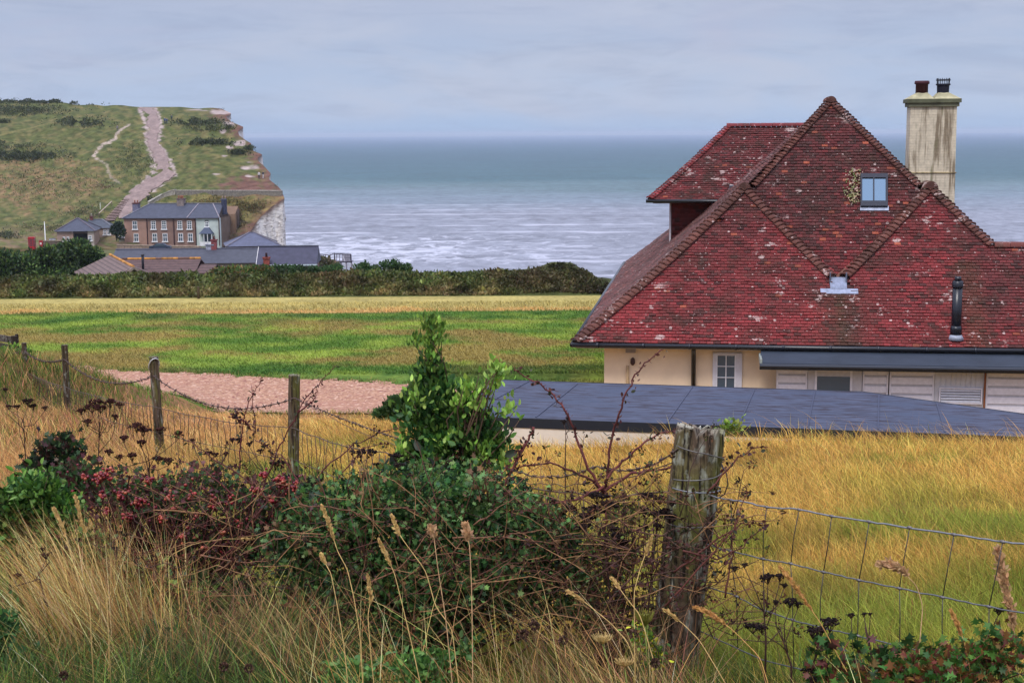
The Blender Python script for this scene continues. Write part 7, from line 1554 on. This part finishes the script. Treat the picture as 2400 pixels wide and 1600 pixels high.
# green and straw fennel-like cups
def cup(label, u, v, Y, w, h, col, foot):
    t = thing('wild_carrot', label, 'seed head', [at(u, v, Y)[0], Y, gp(at(u, v, Y)[0], Y)]); mb = MB(); c = at(u, v, Y); k = Y / FPX
    mb.tube([at(foot[0], foot[1], Y), c - [0, 0, h * k]], .0022, 6, L(130, 140, 70)); mb.build('stem', M['stem'], t, True); mb = MB(); nr = 30
    for j in range(nr):
        a = j / nr * 2 * PI; rr_ = w * k * rng.uniform(.75, 1.05); e = c + [rr_ * math.cos(a), rr_ * math.sin(a) * .8, h * k * rng.uniform(-.1, .25) + (a < PI) * 0]; m_ = c + [rr_ * .75 * math.cos(a), rr_ * .6 * math.sin(a), -h * k * .45]; mb.tube([c - [0, 0, h * k], m_, e], [.0012, .0016, .0012], 4, np.array(col) * rng.uniform(.7, 1.3))
    for j in range(16): e = c + [w * k * .6 * rng.normal(0, .5), w * k * .4 * rng.normal(0, .5), -h * k * .1]; mb.tube([c - [0, 0, h * k], e], [.001, .0022], 4, np.array(col) * rng.uniform(.7, 1.2))
    mb.build('seed_head', M['grass'], t)
cup('green bowl shaped seed head at the foot of the corner post', 1512, 1435, 4.6, 26, 34, L(136, 134, 60), (1520, 1590))
cup('pale straw coloured umbel left of the green bowl seed head', 1412, 1488, 4.5, 27, 22, L(206, 180, 120), (1440, 1600)); cup('lower pale umbel at the bottom beside the corner post', 1464, 1545, 4.45, 27, 18, L(200, 172, 112), (1475, 1640))

# ---- individual tall grass stalks with seed heads
def stalk(label, pts, nh, Y=4.5, kind='spike', col=L(206, 168, 104), hw=.007, group=None):
    P = [at(u, v, Y + .02 * i) for i, (u, v) in enumerate(pts)]; Q = [P[0]]
    for p, q in zip(P[:-1], P[1:]):
        for k in range(1, 6): Q.append(p + (q - p) * k / 5)
    Q = np.array(Q); Q[1:-1] = (Q[:-2] + Q[1:-1] * 2 + Q[2:]) / 4; foot = Q[0].copy(); z0 = gp(foot[0], foot[1]); t = thing('grass_stalk', label, 'grass stalk', [foot[0], foot[1], z0], group)
    mb = MB(); mb.tube(np.vstack([[foot[0], foot[1], z0], Q]), np.linspace(.0019, .0011, len(Q) + 1), 5, col); mb.build('stem', M['stem'], t, True)
    hd = Q[-nh:]; n = 26 * nh; i_ = rng.uniform(0, len(hd) - 1.001, n); j = i_.astype(int); f_ = (i_ - j)[:, None]; pos = hd[j] * (1 - f_) + hd[j + 1] * f_; ax = hd[j + 1] - hd[j]; ax /= np.linalg.norm(ax, axis=1)[:, None]
    tt_ = i_ / (len(hd) - 1); wd_k = hw * np.sin(np.clip(tt_ * .9 + .08, 0, 1) * PI) ** .6; pos = pos + rng.normal(0, .35, (n, 3)) * wd_k[:, None]
    V, F, Cc = scat(*LEAF, pos, rotmats(ax * 1.4 + rng.normal(size=(n, 3)) * (.35 if kind == 'spike' else .6)), (.013 if kind == 'spike' else .02) * rng.uniform(.6, 1.3, n), jit([col, np.array(col) * .75, np.array(col) * 1.1], n, .12)); mk('seed_head', V, F, M['grass'], t, Cc); return t
ST = [('tall pale grass stalk leaning left at the left side of the dark bush', [(852, 1640), (845, 1498), (830, 1402), (814, 1333), (791, 1291), (772, 1230), (755, 1187)], 9),
 ('thick reddish seed spike leaning left near the middle of the dark bush', [(1075, 1600), (1059, 1471), (1021, 1421), (998, 1337), (944, 1264), (930, 1240), (919, 1210)], 9), ('upright chunky orange seed head right of the reddish spike', [(1108, 1600), (1107, 1478), (1105, 1364), (1101, 1283), (1096, 1255), (1092, 1233)], 8, 'p'),
 ('slim straw grass head between the pale stalk and the reddish spike', [(985, 1600), (967, 1517), (944, 1421), (925, 1344), (905, 1300), (889, 1268)], 9), ('short stubby seed head left of the chunky orange one', [(1060, 1600), (1045, 1450), (1026, 1330), (1018, 1265), (1011, 1240)], 5, 'p'),
 ('straw grass head with side branches at the left of the dark bush', [(815, 1600), (807, 1517), (791, 1421), (776, 1344), (764, 1322), (753, 1302)], 6), ('lone straw grass head leaning across the lower corner post', [(1488, 1560), (1487, 1469), (1486, 1386), (1503, 1323), (1516, 1290), (1528, 1257)], 8),
 ('bent straw grass head low left of the pale umbels', [(1500, 1580), (1470, 1502), (1432, 1460), (1387, 1423), (1360, 1402), (1333, 1386)], 8), ('drooping straw grass head above the green bowl seed head', [(1530, 1540), (1500, 1440), (1470, 1403), (1450, 1375), (1436, 1357)], 7),
 ('long feathery straw spike slanting right of the lower corner post', [(1800, 1600), (1781, 1539), (1719, 1477), (1690, 1455), (1660, 1435), (1631, 1423)], 13, 's'), ('curved pinkish plume bowing left over the netting at right', [(2150, 1640), (2156, 1500), (2163, 1420), (2149, 1373), (2114, 1335), (2090, 1322), (2064, 1320)], 13, 'p'),
 ('long slanting tan spike crossing the lower netting wires', [(2000, 1600), (1963, 1534), (1924, 1460), (1875, 1390), (1850, 1355), (1830, 1331)], 14, 's'), ('upright golden spike in the bottom right bramble', [(2290, 1620), (2275, 1576), (2261, 1506), (2245, 1465), (2230, 1432)], 9, 's'),
 ('tallest blurred golden plume near the right edge', [(2390, 1640), (2384, 1540), (2372, 1440), (2355, 1370), (2345, 1320), (2338, 1288)], 18, 'p'), ('slender straw stalk leaning left behind the long feathery spike', [(1700, 1600), (1640, 1500), (1600, 1460), (1560, 1430)], 5), ('thin green grass head with fine side branches at centre bottom', [(880, 1640), (868, 1520), (862, 1440), (870, 1400), (862, 1350)], 8),
 ('arching pale bent stalk over the berry bush', [(370, 1340), (400, 1300), (450, 1275), (520, 1262), (590, 1262)], 3), ('tan spike leaning left in the straw grass at left', [(210, 1420), (175, 1330), (150, 1240), (128, 1195)], 7), ('pale spike beside the tan spike in the left straw grass', [(250, 1400), (215, 1290), (190, 1220), (178, 1165)], 8)]
for q in ST:
    k = q[3] if len(q) > 3 else 'n'; c = {'n': L(206, 172, 110), 'p': L(198, 158, 116), 's': L(206, 156, 92)}[k]
    stalk(q[0], q[1], q[2], 4.5 if 'berry' not in q[0] else 5.8, 'spike' if k != 'p' else 'plume', c, {'n': .0055, 'p': .014, 's': .009}[k] * (1.0 if 'tallest' not in q[0] else 1.3))
# knapweed buttons
for u, v, fu, fv, lb_ in ((149, 1582, 160, 1700, 'brown knapweed button at the bottom left corner of the grass'), (524, 1562, 530, 1700, 'knapweed button at the bottom left of the dark bush'), (583, 1566, 590, 1700, 'knapweed button immediately right of a matching one at the bottom'), (1320, 1500, 1330, 1640, 'grey knapweed button right of the pinkish one under the bush'), (1228, 1485, 1250, 1640, 'purplish grey knapweed button at the right foot of the dark bush'), (1252, 1465, 1262, 1640, 'pinkish knapweed button above the purplish one'), (1536, 1552, 1545, 1700, 'dark knapweed button below the yellow flowered weed'), (1486, 1485, 1500, 1600, 'small dark knapweed button beside the green bowl seed head')):
    Y = 4.35; c = at(u, v, Y); t = thing('knapweed', lb_, 'seed head', [c[0], Y, gp(c[0], Y)]); mb = MB(); mb.tube([[at(fu, fv, Y)[0], Y, gp(c[0], Y)], at((u + fu) / 2 + 4, (v + fv) / 2, Y), c - [0, 0, .012]], .0016, 5, L(104, 88, 52)); mb.build('stem', M['stem'], t, True)
    d = rng.normal(size=(110, 3)); d /= np.linalg.norm(d, axis=1)[:, None]; V, F, Cc = scat(*LEAF, c + d * .008, rotmats(d + [0, 0, .5]), .010, jit([L(86, 60, 48), L(60, 44, 40), L(110, 84, 70)], 110, .2)); mk('seed_head', V, F, M['dead'], t, Cc)
